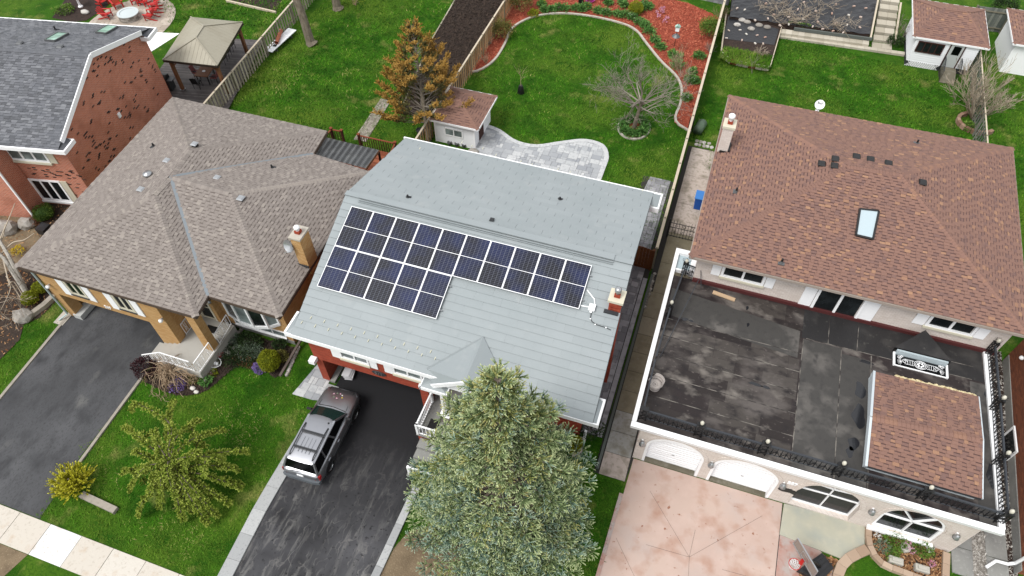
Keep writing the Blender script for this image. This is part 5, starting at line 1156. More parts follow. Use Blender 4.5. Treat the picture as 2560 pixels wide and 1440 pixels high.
b = MB(); b.box(.3, 14.9, 15.3, 24.15, 2.86, FZ); b.build('flat_roof', M['memb'], rh)
def lay(name, u, mt, z=FZ+.005): s = MB(); s.poly([(p[0], p[1], z) for p in u]); return s.build(name, M[mt], rh)
lay('membrane_strip', [(6.9, 15.4), (8.6, 15.4), (8.6, 22.2), (6.9, 22.2)], 'memb2'); lay('membrane_strip', [(8.64, 15.4), (9.9, 15.4), (9.9, 21.9), (8.64, 21.9)], 'memb2', FZ+.006)
lay('membrane_sheet', [(6.8, 22.25), (14.8, 22.3), (14.8, 24.1), (6.8, 24.1)], 'memb3'); lay('membrane_strip', [(14.2, 15.4), (14.85, 15.4), (14.85, 22.2), (14.2, 22.2)], 'memb2', FZ+.008)
lay('membrane_strip', [(.4, 21.6), (6.7, 21.0), (6.7, 22.6), (.4, 23.3)], 'memb2', FZ+.007)
yy_ = 15.35
while yy_ < 24.0:
    x_ = .4; hh_ = 1.12 if yy_ < 21 else .95
    while x_ < 6.8:
        L_ = random.uniform(.9, 2.6); x2_ = min(6.82, x_+L_); s = MB(); s.rn = .05+.95*random.random()
        if x2_-x_ > .25: s.poly([(x_, yy_, FZ+.003), (x2_-.015, yy_, FZ+.003), (x2_-.015, min(24.0, yy_+hh_)-.015, FZ+.003), (x_, min(24.0, yy_+hh_)-.015, FZ+.003)]); s.build('membrane_sheet', M['memb'], rh)
        x_ = x2_
    yy_ += hh_
s = MB(); sm_ = mat('membrane_seam', c(136, 131, 124), .8, var=((2.2, c(60, 56, 55), .4, .58),))
for y in (16.9, 18.05, 19.2, 20.3, 21.35): s.bar((.5, y, FZ+.008), (6.85, y-.05, FZ+.008), .035, .012)
for x in (6.88, 8.62, 9.95): s.bar((x, 15.4, FZ+.009), (x, 22.2, FZ+.009), .04, .012)
for (a, d) in (((8.0, 22.25), (8.0, 24.1)), ((9.3, 22.25), (9.35, 24.1)), ((7, 22.25), (14.3, 22.3)), ((10.6, 23), (14.4, 23.05))): s.bar(a+(FZ+.011,), d+(FZ+.011,), .03, .012)
s.build('membrane_seam', sm_, rh)
pud = mat('puddle', c(46, 47, 51), .10, spec=.5)
def blob(u, v, rx, ry, n=18):
    b = MB(); p = at(u, v, FZ+.012); ph = random.random()*6; b.poly([(p.x+math.cos(t)*rx*(1+.25*math.sin(3*t+ph)), p.y+math.sin(t)*ry*(1+.2*math.sin(2*t+ph)), FZ+.012) for t in [k*6.283/n for k in range(n)]]); b.build('puddle', pud, rh)
for a in ((1712, 798, .16, .1), (1728, 802, .12, .06), (1870, 812, .06, .13), (1868, 770, .06, .14), (1888, 960, .3, .09), (1915, 968, .2, .07), (2150, 975, .22, .5), (2148, 1040, .28, .55), (2133, 1110, .22, .35), (2125, 1130, .15, .25), (2165, 905, .3, .1), (2470, 985, .15, .3), (2478, 1190, .16, .5)): blob(*a)
b = MB(); b.box(1.25, 15.4, 24.02, 24.15, FZ, FZ+.2); b.build('base_flashing', mat('maroon_flashing', c(92, 46, 46), .6), rh)
# upper windows
yw = 24.15
for x0, x1, s0, s1 in ((2.47, 4.55, 2.0, 5.0), (11.95, 14.0, 11.4, 14.5)):
    window(rh, TF(x0, yw, 3.9), x1-x0, 1.05, 2, 1, .12, 'white', 'dgls', .08, sill=(.05, .12, .14, 'cream_p'))
    panel(rh, TF(0, yw-.005), s0, x0-.04, 3.85, 5.1, 'white', 'shutter', .05); panel(rh, TF(0, yw-.005), x1+.04, s1, 3.85, 5.1, 'white', 'shutter', .05)
window(rh, TF(6.98, yw, 3.08), 2.2, 2.05, 2, 1, .13, 'white', 'dgls', .1, name='sliding_door'); panel(rh, TF(0, yw-.005), 6.4, 6.95, 3.25, 5.1, 'white', 'shutter', .05); panel(rh, TF(0, yw-.005), 9.2, 9.8, 3.25, 5.1, 'white', 'shutter', .05)
# skylight, vents, chimney, dish
pl = fr3[0][0]; skylight(rh, [zonp(u, v, pl) for u, v in ((2148, 525), (2195, 530), (2180, 600), (2138, 590))], 'skygls', 'black', .14, .09)
for u, v, k in ((2053, 412, 3), (2087, 400, 3), (2085, 417, 3), (2140, 394, 2), (2175, 401, 2), (2220, 411, 2), (2305, 459, 1)): boxvent(rh, zonp(u, v, fr3[k][0]), 0, 'black', .19, .15)
for u, v, k in ((1840, 480, 3), (1953, 657, 0), (2291, 360, 2)): vent_pipe(rh, zonp(u, v, fr3[k][0]), .05, .28, base='grey', bs=.15)
cr_ = chimney(rh, .88, 1.42, 31.4, 32.05, 0, 7.05, 'brickP', 'cream_p', .06, .14, potr=.17, poth=.35)
b = MB(); b.box(1.0, 1.5, 31.3, 31.38, 5.4, 5.6); b.box(1.42, 1.52, 31.3, 32.0, 5.4, 5.75); b.build('flashing', M['black'], cr_)
pd = at(2049, 262, 5.75); T = Matrix.Translation(pd) @ Matrix.Rotation(math.radians(-4), 4, 'Z') @ Matrix.Rotation(math.radians(48), 4, 'X')
d_ = dish(rh, T, .27, None, mt='white'); d_['label'] = 'white satellite dish on the rear eave'
me_ = text(d_, 'Bell', T @ Matrix.Translation((0, .02, .075)), .19, 'darkgrey', 'lettering', .004)
b = MB(); b.tube([pd-V((0, -.05, .05)), (pd.x, pd.y+.05, 5.3)], .03, 6); b.box(pd.x-.1, pd.x+.1, pd.y-.05, pd.y+.1, 5.26, 5.34); b.build('dish_mast', M['white'], rh)
# transom window standing on the flat roof with white scrollwork
tw = MB(); xa, xb, ya = 10.95, 13.2, 22.02
tw.box(xa-.06, xa+.02, ya-.05, ya+.7, FZ, FZ+.1); tw.box(xb-.02, xb+.06, ya-.05, ya+.7, FZ, FZ+.1); tw.box(xa, xb, ya-.03, ya+.02, FZ, FZ+.05)
o = tw.build('light_well', M['white'], rh); g = MB(); g.poly([(xa+.02, ya+.0, FZ+.03), (xb-.02, ya+.0, FZ+.03), (xb-.02, ya+.6, FZ+.04), (xa+.02, ya+.6, FZ+.04)]); g.build('pane', mat('black_glass', c(16, 18, 20), .08, spec=.7), o)
sc = MB(); zc0 = FZ+.1; Y = lambda v: ya+.06+v*.5
def scr(cx, cyy, r, turns=1.4, sgn=1, st=0): sc.tube([(cx+math.cos(st+t*sgn)*r*(1-t/(turns*9)), Y(cyy)+math.sin(st+t*sgn)*r*(1-t/(turns*9)), zc0) for t in np.linspace(0, turns*6.28, 16)], .012, 4)
mid = (xa+xb)/2
for r in (.22, .17): sc.tube([(mid+math.cos(t)*r*1.3, Y(.45)+math.sin(t)*r, zc0) for t in np.linspace(0, 6.283, 18)], .012, 4)
for k in range(7): sc.ico((mid+math.cos(k)*.12, Y(.45)+math.sin(k)*.09, zc0), .045, 1)
for s_ in (-1, 1):
    for x in (.36, .46, .56): sc.bar((mid+s_*x, Y(.15), zc0), (mid+s_*x, Y(.72), zc0), .014, .014)
    sc.bar((mid+s_*.28, Y(.18), zc0), (mid+s_*.7, Y(.18), zc0), .014, .014); sc.bar((mid+s_*.28, Y(.7), zc0), (mid+s_*.7, Y(.7), zc0), .014, .014)
    scr(mid+s_*.7, .45, .12); scr(mid+s_*.93, .8, .09, 1.3, s_); scr(mid+s_*.83, .9, .07, 1.3, -s_)
    for k in range(7): t = -1.2+k*.4; sc.bar((mid+s_*.82, Y(.3), zc0), (mid+s_*(.82+.2*math.cos(t)), Y(.3)+.2*math.sin(t), zc0), .01, .01)
sc.build('scrollwork', M['white'], o)
b = MB(); b.box(xa+.02, xb-.02, ya+.62, ya+.7, FZ+.02, FZ+.34); b.build('light_well_back', mat('pale_blue_white', c(200, 214, 220), .5), o)
b = MB(); b.add([(xa-.1, ya+.75, FZ+.36), (xb+.1, ya+.75, FZ+.36), (12.1, 24.02, FZ+.62), (xa-.1, ya+.75, FZ), (xb+.1, ya+.75, FZ), (12.1, 24.02, FZ)], [(0, 1, 2), (1, 4, 5, 2), (3, 0, 2, 5)]); b.build('cricket', M['memb3'], rh)
# shingled gable over the entry, rising from the flat roof
ga, gb, gc_, gd = [at(u, v, 3.5) for u, v in ((2168, 1165), (2455, 1247), (2446, 992), (2188, 930))]; r0, r1 = at(2180, 1043, 4.05), at(2457, 1100, 4.05)
R = Roof(rh, 'porch_shingle', shB, .225, .160, hl=.009, hu=.002, band=.3, raised=1, rfun=rb_, maxn=300)
b = MB()
for P, a, d in (([ga, gb, r1, r0], ga, gb), ([gc_, gd, r0, r1], gc_, gd)): R.face(P, a, d, .012); b.extr([p-V((0, 0, .13)) for p in P], (0, 0, .09))
R.done(); b.build('porch_roof_deck', M['darkgrey'], rh); caps(rh, r0, r1, shB, .17, .17, .04, caprb)
b = MB(); b.extr([ga+V((.1, .1, -.2)), r0+V((.1, 0, -.1)), gd+V((.1, -.1, -.2))], (.05, 0, 0)); b.box(ga.x+.1, gb.x-.1, ga.y+.12, gd.y-.12, FZ, 3.42); b.bar(ga-V((.05, 0, .1)), r0-V((.05, 0, .1)), .1, .3); b.bar(r0-V((.05, 0, .1)), gd-V((.05, 0, .1)), .1, .3)
b.extr([gb+V((-.1, .1, -.2)), r1+V((-.1, 0, -.1)), gc_+V((-.1, -.1, -.2))], (-.05, 0, 0)); b.bar(gb+V((.02, 0, -.03)), r1+V((.02, 0, -.03)), .05, .1); b.bar(r1+V((.02, 0, -.03)), gc_+V((.02, 0, -.03)), .05, .1)
b.build('bargeboard', mat('bluish_white', c(216, 226, 232), .5), rh)
b = MB()
for i in range(34):
    t = .22+i*.0225; p = gd.lerp(gc_, t); b.ico(p+V((0, .06+random.uniform(0, .06), -.05)), random.uniform(.05, .09), 1, .3, (1.3, .8, .7))
b.build('torn_edge', mat('foam_insulation', c(236, 220, 178), .9, var=((6, c(140, 106, 60), .5, .7),)), rh)
# ---- black iron railings: a thing along the roof edge
ir = thing('roof_railing', 'black wrought iron railing with lamp posts round the edge of the flat roof', 'railing', (7.5, 15.5, FZ))
posts = [(.5, 15.62), (2.93, 15.6), (5.63, 15.62), (8.65, 15.62), (11.95, 15.65), (14.85, 15.6)]; side = [(14.95, 18.2), (15.0, 20.9), (15.02, 24.0)]; left = [(.42, 18.4), (.52, 21.5), (.75, 24.3)]
HZ = .92
def ironpost(x, y, globe=True, s=.15, axis='x'):
    b = MB(); z0, z1 = FZ+.0, FZ+HZ
    for a in (-s, s):
        for d in (-.07, .07): b.bar((x+a, y+d, z0), (x+a, y+d, z1), .036, .036)
    for k in range(3):
        za, zb = z0+.05+k*.29, z0+.05+(k+1)*.29
        b.bar((x-s, y-.07, za), (x+s, y-.07, zb), .026, .026); b.bar((x+s, y-.07, za), (x-s, y-.07, zb), .026, .026); b.bar((x-s, y+.07, za), (x+s, y+.07, zb), .026, .026)
    b.box(x-s-.03, x+s+.03, y-.1, y+.1, z1, z1+.03); o = b.build('lattice_post', M['black'], ir)
    if globe:
        g = MB(); g.smooth = True; g.lathe((x, y, z1+.03), [(.03, 0), (.05, .05), (.085, .12), (.085, .2), (.05, .27), (.001, .29)], 12); q = g.build('lamp_globe', mat('globe_glass', c(226, 222, 206), .3) if 'globe_glass' not in MATS else MATS['globe_glass'], o)
        w_ = MB()
        for k in range(6): t = k*1.047; w_.tube([(x+math.cos(t)*.05, y+math.sin(t)*.05, z1+.03), (x+math.cos(t)*.13, y+math.sin(t)*.13, z1+.15), (x+math.cos(t)*.16, y+math.sin(t)*.16, z1+.26)], .008, 3)
        w_.build('lamp_cage', M['black'], o)
def ironrun(a, d, zig=True):
    a, d = V(a+(FZ,)), V(d+(FZ,)); L = (d-a).length; dr = (d-a)/L; b = MB(); b.bar(a+V((0, 0, HZ-.12)), d+V((0, 0, HZ-.12)), .07, .04); b.bar(a+V((0, 0, .12)), d+V((0, 0, .12)), .03, .02); b.bar(a+V((0, 0, HZ-.24)), d+V((0, 0, HZ-.24)), .02, .02)
    o = b.build('rail', mat('dark_grey_rail', c(64, 68, 74), .5) if 'dark_grey_rail' not in MATS else MATS['dark_grey_rail'], ir); n = int(L/.19)
    for i in range(n+1):
        p = a+dr*(L*i/n); s = MB(); s.bar(p+V((0, 0, .12)), p+V((0, 0, .7)), .026, .026); s.bar(p+V((0, 0, .38))-dr*.03, p+V((0, 0, .38))+dr*.035, .045, .045)
        if i < n: q = a+dr*(L*(i+1)/n); s.bar(p+V((0, 0, .14 if i % 2 else .5)), q+V((0, 0, .5 if i % 2 else .14)), .02, .02)
        s.build('picket', M['black'], o)
for x, y in posts: ironpost(x, y, x > 1)
for x, y in side+left[1:]: ironpost(x, y, True, .11)
for a, d in zip(posts[:-1], posts[1:]): ironrun((a[0]+.15, a[1]), (d[0]-.15, d[1]))
ironrun((14.9, 15.75), (14.95, 18.1)); ironrun((14.95, 18.3), (15, 20.8)); ironrun((15, 21), (15.02, 23.9)); ironrun((.46, 15.75), (.42, 18.3)); ironrun((.43, 18.5), (.52, 21.4)); ironrun((.53, 21.6), (.75, 24.2)); ironrun((.75, 24.35), (1.75, 24.2))
b = MB(); b.bar((.75, 24.3, FZ+1.3), (.75, 24.3, FZ), .03, .03)
for s_ in (-1, 1): b.tube([(.75+s_*.05, 24.3, FZ+1.0), (.75+s_*.2, 24.3, FZ+1.12), (.75+s_*.2, 24.3, FZ+1.25), (.75+s_*.1, 24.3, FZ+1.2)], .01, 4)
b.build('finial', M['black'], ir)
b = MB(); b.bar((.62, 19.0, FZ+.1), (1.55, 23.9, FZ+.5), .035, .035); b.bar((1.5, 24.2, FZ+.9), (1.75, 23.7, FZ+.1), .03, .03); b.build('loose_rail', MATS['dark_grey_rail'], ir)
# ================================================================== RED HOUSE (upper left, turned 11.5 degrees)
THR = math.radians(11.5); RO = V((-34, 20.5, 0)); RM = Matrix.Translation(RO) @ Matrix.Rotation(THR, 4, 'Z'); RMI = RM.inverted()
def rl(u, v, kind='front', k=.5):
    n = V((-math.sin(THR), math.cos(THR), 0)) if kind == 'front' else V((math.cos(THR), math.sin(THR), 0)); p0 = RM @ (V((0, k, 0)) if kind == 'front' else V((k, 0, 0)))
    return RMI @ onplane(u, v, p0, n)
rd = thing('brick_house', 'red brick house with grey shingle roof and scattered dark bricks in its gable wall', 'house', RO, THR)
E0, ER, YR, ZR = 5.1, 5.35, 5.8, 7.33; YB = 11.9
def zr_(y): return E0+(ZR-E0)*y/YR if y < YR else ZR-(ZR-ER)*(y-YR)/(YB-YR)
b = MB(True); b.box(-17, -.15, .5, .8, 0, 5.0); b.box(-17, -3.75, -.85, .45, 0, 5.0)
b.extr([(-.4, .8, 0), (-.4, 11.3, 0), (-.4, 11.3, zr_(11.3)-.2), (-.4, YR, ZR-.2), (-.4, .8, zr_(.8)-.2)], (.25, 0, 0)); b.box(-17, -.4, 11.0, 11.3, 0, 5.2); b.build('wall', M['brickR'], rd)
def rg_(): return random.random()
shG = mat('grey_shingle', c(118, 122, 130), .85, rnd=[(0, c(92, 94, 99)), (.2, c(108, 110, 115)), (.5, c(119, 121, 127)), (.8, c(127, 129, 135)), (1, c(140, 142, 147))], var=((1.2, c(106, 109, 116), .5, .8),), bump=(70, .5))
R = Roof(rd, 'shingle', shG, .30, .17, hl=.008, hu=.002, band=.25, raised=1, rfun=rg_); R.T = RM
fA, fB = [V((-17, 0, E0)), V((.1, 0, E0)), V((.1, YR, ZR)), V((-17, YR, ZR))], [V((.1, YB, ER)), V((-17, YB, ER)), V((-17, YR, ZR)), V((.1, YR, ZR))]
R.face(fA, fA[0], fA[1], .012); R.face(fB, fB[0], fB[1], .012); R.done()
b = MB(True)
for P in (fA, fB): b.extr([p-V((0, 0, .15)) for p in P], (0, 0, .11))
b.build('roof_deck', M['darkgrey'], rd); caps(rd, (-17, YR, ZR), (.1, YR, ZR), shG, .17, .16, .05, rg_, local=True)
b = MB(True); b.bar((.14, .5, zr_(.5)-.02), (.14, YR, ZR-.02), .06, .3); b.bar((.14, YR, ZR-.02), (.14, 10.8, zr_(10.8)-.02), .06, .3); b.box(-17, .5, -.1, .0, E0-.22, E0+.02); b.box(.42, .52, 0, 1.0, E0-.22, E0+.03); b.box(.15, .42, .92, 1.0, E0-.22, E0+.03)
b.box(-17, .5, YB, YB+.1, ER-.22, ER+.02); b.box(.42, .52, YB-1.1, YB, ER-.22, ER+.03); b.box(-.1, .42, YB-1.15, YB-1.1, ER-.25, ER+.03); b.build('fascia', M['white'], rd)
b = MB(True); b.add([(.1, 0, E0), (.42, 0, E0), (.42, .92, E0), (.1, .92, E0+.16)], [(0, 1, 2, 3)]); b.build('return_roof', shG, rd); b = MB(True); b.add([(.0, YB, ER), (.42, YB, ER), (.42, YB-1.1, ER), (.0, YB-1.1, ER+.14)], [(3, 2, 1, 0)]); b.build('return_roof', shG, rd)
def rwin(pts, cols, name='window'):
    a, d, h = rl(*pts[0]), rl(*pts[1]), rl(*pts[2]); w_ = d.x-a.x; return window(rd, TF(a.x, .5, a.z), w_, h.z-a.z, cols, 1, .12, 'white', 'dgls', .07, sill=(.05, .12, .12, 'cream_p'), local=True)
a = rl(30, 398); d = rl(128, 405); window(rd, TF(a.x, .5, (a.z+d.z)/2), d.x-a.x, 1.25, 3, 1, .12, 'white', 'ggls', .07, sill=(.06, .14, .14, 'cream_p'), local=True)
panel(rd, TF(0, .495), a.x-.45, a.x-.03, a.z, a.z+1.25, 'cream_p', 'shutter', .05, True); panel(rd, TF(0, .495), d.x+.03, d.x+.45, a.z, a.z+1.25, 'cream_p', 'shutter', .05, True)
a = rl(108, 497); d = rl(186, 507); h = rl(68, 445); window(rd, TF(a.x, .5, a.z), d.x-a.x, h.z-a.z, 3, 1, .12, 'white', 'dgls', .07, sill=(.06, .14, .14, 'white'), local=True)
panel(rd, TF(0, .495), a.x-.45, a.x-.03, a.z, h.z, 'cream_p', 'shutter', .05, True); panel(rd, TF(0, .495), d.x+.03, d.x+.45, a.z, h.z, 'cream_p', 'shutter', .05, True)
def rzp(u, v, P): P = [RM @ p for p in P]; n = (P[1]-P[0]).cross(P[2]-P[0]); return RMI @ onplane(u, v, P[0], n)
skylight(rd, [rzp(u, v, fB) for u, v in ((113, 104), (138, 106), (172, 87), (145, 85))], 'gr_gls', 'grey', .14, .07, local=True)
skylight(rd, [rzp(u, v, fB) for u, v in ((240, 84), (266, 87), (295, 70), (270, 67))], 'gr_gls', 'grey', .14, .07, local=True)
for u, v in ((51, 110), (152, 119)): boxvent(rd, rzp(u, v, fB if v < 130 else fA), 0, 'black', .18, .13, lid='grey', local=True)
vent_pipe(rd, rzp(140, 76, fB), .05, .3, local=True)
b = MB(True); b.box(-3.72, -3.62, -.93, -.85, 0, 4.9); b.build('downspout', M['white'], rd)
q = rl(299, 288, 'side', -.1); b = MB(True); b.box(-.15, -.08, q.y-.12, q.y+.12, q.z-.16, q.z+.16); b.build('wall_vent', M['white'], rd)
# dark bricks standing slightly proud of the gable and front walls
cm_ = []
for k in range(3): q = MB(local=True); q.rn = k/2; q.box(-.012, .02, .006, .224, .006, .074); cm_.append(q.mesh('brick', M['clinker'], (0, 0, 0)))
cnt = 0
while cnt < 140:
    y, z = random.uniform(.9, 11), random.uniform(1.2, 7); j = int(z/.082)
    for k in range(random.choice([1, 1, 1, 1, 2, 2])):
        jj = j-k*random.choice([1, 1, 2]); i = int(y/.235); yy = i*.235+(.117 if jj % 2 else 0); z0 = jj*.082
        if z0 < zr_(yy)-.45 and z0 > .5 and .85 < yy < 11: inst('brick', random.choice(cm_), Matrix.Translation((-.15, yy, z0)) @ Matrix.Identity(4), rd).matrix_local = Matrix.Translation((-.145, yy, z0)); cnt += 1
        y += .12
cf_ = []
for k in range(3): q = MB(local=True); q.rn = k/2; q.box(.006, .224, -.012, .01, .006, .074); cf_.append(q.mesh('brick', M['clinker'], (0, 0, 0)))
for k in range(55):
    z = random.choice([random.uniform(2.4, 3.1), random.uniform(.4, 3.2)]); j = int(z/.082); x = int(random.uniform(-3.6, -.4)/.235)*.235+(.117 if j % 2 else 0)
    o = inst('brick', random.choice(cf_), Matrix.Identity(4), rd); o.matrix_local = Matrix.Translation((x, .497, j*.082))
# ================================================================== BROWN BRICK HOUSE (right edge)
bh = thing('brick_house', 'brown brick house wall at the right edge with a white downspout', 'house', (18, 20, 0))
b = MB(); b.prism([(17.0, 15.2), (17.45, 26.5), (24, 26.5), (24, 15.2)], 0, 4.5); b.build('wall', M['brickB'], bh)
b = MB(); b.prism([(16.95, 15.1), (16.99, 15.1), (17.44, 26.4), (17.40, 26.4)], 0, .6); b.build('footing', M['concg'], bh)
b = MB(); b.tube([at(2465, 1418, .12), at(2490, 1402, .25), at(2520, 1410, .3), at(2538, 1408, .4), at(2562, 1395, 1.2), (17.15, 15.0, 4.2)], .07, 8); b.build('downspout', M['white'], bh)
p0 = atX(2550, 1085, 17.15); window(bh, Matrix.Translation((17.13, p0.y+.6, p0.z-1.6)) @ Matrix.Rotation(-math.pi/2, 4, 'Z'), 1.4, 1.3, 1, 1, .1, 'white', 'dgls', .04)
p0 = atX(2555, 895, 17.3); b = MB(); b.smooth = True; b.lathe((17.28, p0.y, p0.z), [(.02, .12), (.1, .06), (.11, -.03), (.06, -.08), (.001, -.09)], 12); b.build('wall_lamp', M['white'], bh)
# ================================================================== THE CAR
paint = mat('car_paint', c(196, 198, 204), .36, metal=.92); M['tyre'] = mat('tyre', c(26, 26, 27), .8); M['alloy'] = mat('alloy', c(196, 198, 202), .3, metal=.8)
M['cglass'] = mat('car_glass', c(10, 12, 13), .12, spec=.2); M['wglass'] = mat('windscreen_glass', c(40, 62, 58), .1, spec=.3); M['redlens'] = mat('red_lens', c(190, 20, 26), .2, spec=.6)
M['trim'] = mat('car_trim', c(58, 60, 63), .5)
car = thing('parked_car', 'dark grey four-by-four with silver roof rails parked on the dark driveway', 'car', (-13.55, 11.5, 0.02), math.radians(2.2))
S = [(-2.33, .80, .50, .93, .95), (-2.27, .88, .40, 1.02, 1.04), (-2.0, .92, .34, 1.06, 1.08), (-1.4, .935, .30, 1.07, 1.09), (0, .935, .28, 1.05, 1.07), (.75, .935, .28, 1.04, 1.08), (1.0, .93, .3, 1.02, 1.12), (1.5, .92, .32, .99, 1.09), (1.95, .89, .36, .93, 1.02), (2.2, .82, .42, .86, .94), (2.32, .72, .5, .76, .80)]
b = MB(True); b.smooth = True; rings = []
for (y, w_, zb, zs, zc_) in S:
    h = [(w_*.90, zb), (w_*.985, zb+.08), (w_, zb+.22), (w_, zs-.14), (w_*.975, zs-.03), (w_*.93, zs+.02), (w_*.72, zs+(zc_-zs)*.75), (w_*.35, zc_)]
    rings.append([(x, y, z) for x, z in h]+[(-x, y, z) for x, z in reversed(h)])
n = len(rings[0]); vs = [p for r in rings for p in r]; fs = []
for i in range(len(rings)-1):
    for k in range(n-1): fs.append((i*n+k, i*n+k+1, (i+1)*n+k+1, (i+1)*n+k))
    fs.append((i*n+n-1, i*n, (i+1)*n, (i+1)*n+n-1))
fs.append(tuple(range(n-1, -1, -1))); fs.append(tuple((len(rings)-1)*n+k for k in range(n)))
fs = [tuple(reversed(f)) for f in fs]
b.add(vs, fs); b.build('body', paint, car)
Bt = {'fl': (-.80, 1.0, 1.08), 'fr': (.80, 1.0, 1.08), 'rl': (-.85, -2.2, 1.06), 'rr': (.85, -2.2, 1.06)}; Tp = {'fl': (-.64, .24, 1.64), 'fr': (.64, .24, 1.64), 'rl': (-.66, -1.93, 1.66), 'rr': (.66, -1.93, 1.66)}
def lp3(a, d, t): return V(a).lerp(V(d), t)
cab = MB(True)
for k in ('fl', 'fr', 'rl', 'rr'): cab.bar(Bt[k], Tp[k], .09, .07, (1, 0, 0))
for s_ in ('l', 'r'):
    for t in (.40, .73): cab.bar(lp3(Bt['f'+s_], Bt['r'+s_], t), lp3(Tp['f'+s_], Tp['r'+s_], max(0, t-.05)), .08, .05, (1, 0, 0))
    cab.bar(lp3(Tp['f'+s_], Tp['r'+s_], 0), lp3(Tp['f'+s_], Tp['r'+s_], 1), .1, .07)
    cab.bar(V(Bt['f'+s_])+V((0, -.02, 0)), V(Bt['r'+s_]), .05, .06)
cab.build('pillars', paint, car)
r_ = MB(True); r_.smooth = True; rows = []
for y, w_, z in ((-2.0, .60, 1.66), (-1.9, .66, 1.70), (-1.2, .68, 1.725), (-.4, .68, 1.73), (.05, .67, 1.71), (.28, .62, 1.665)):
    rows.append([(x*w_, y+(.06*(1-x*x) if y > 0 else -.04*(1-x*x)), z-.035*x*x) for x in (-1, -.5, 0, .5, 1)])
r_.add([p for r in rows for p in r], [(i*5+k, i*5+k+1, i*5+k+6, i*5+k+5) for i in range(5) for k in range(4)]); r_.build('roof', paint, car)
for i in range(4): s = MB(True); s.bar((-.27+i*.18, -1.62, 1.735), (-.27+i*.18, -.85, 1.738), .03, .008); s.build('roof_rib', paint, car)
for sg in (-1, 1):
    s = MB(True); s.tube([(sg*.56, -1.85, 1.70), (sg*.56, -1.7, 1.78), (sg*.56, -.5, 1.79), (sg*.56, -.2, 1.73)], .028, 6); s.build('roof_rail', M['trim'], car)
for y in (-.62, -1.42): s = MB(True); s.box(-.55, .55, y-.05, y+.05, 1.785, 1.81); s.build('crossbar', M['trim'], car)
def quad(name, pts, mt): s = MB(True); s.poly(pts); return s.build(name, M[mt], car)
ws = MB(True); ws.smooth = True; rows = []
for t in (0, .5, 1): rows.append([V((x*(.80*(1-t)+.63*t), 1.0*(1-t)+.25*t+.09*(1-x*x)*(1-t*.5), 1.07*(1-t)+1.64*t+.02)) for x in (-1, -.5, 0, .5, 1)])
ws.add([p for r in rows for p in r], [(i*5+k, i*5+k+1, i*5+k+6, i*5+k+5) for i in range(2) for k in range(4)]); wso = ws.build('windscreen', M['wglass'], car)
s = MB(True); s.bar((-.7, 1.09, 1.12), (.0, 1.14, 1.14), .03, .02); s.bar((.05, 1.14, 1.14), (.72, 1.06, 1.12), .03, .02); s.build('wiper', M['black'], car)
s = MB(True); s.box(-.12, .12, .45, .53, 1.42, 1.48); s.build('mirror_inside', M['steel'], wso)
rw = quad('rear_window', [lp3(Bt['rl'], Tp['rl'], .12)+V((.06, -.03, 0)), lp3(Bt['rr'], Tp['rr'], .12)+V((-.06, -.03, 0)), lp3(Bt['rr'], Tp['rr'], .9)+V((-.06, -.03, 0)), lp3(Bt['rl'], Tp['rl'], .9)+V((.06, -.03, 0))], 'cglass')
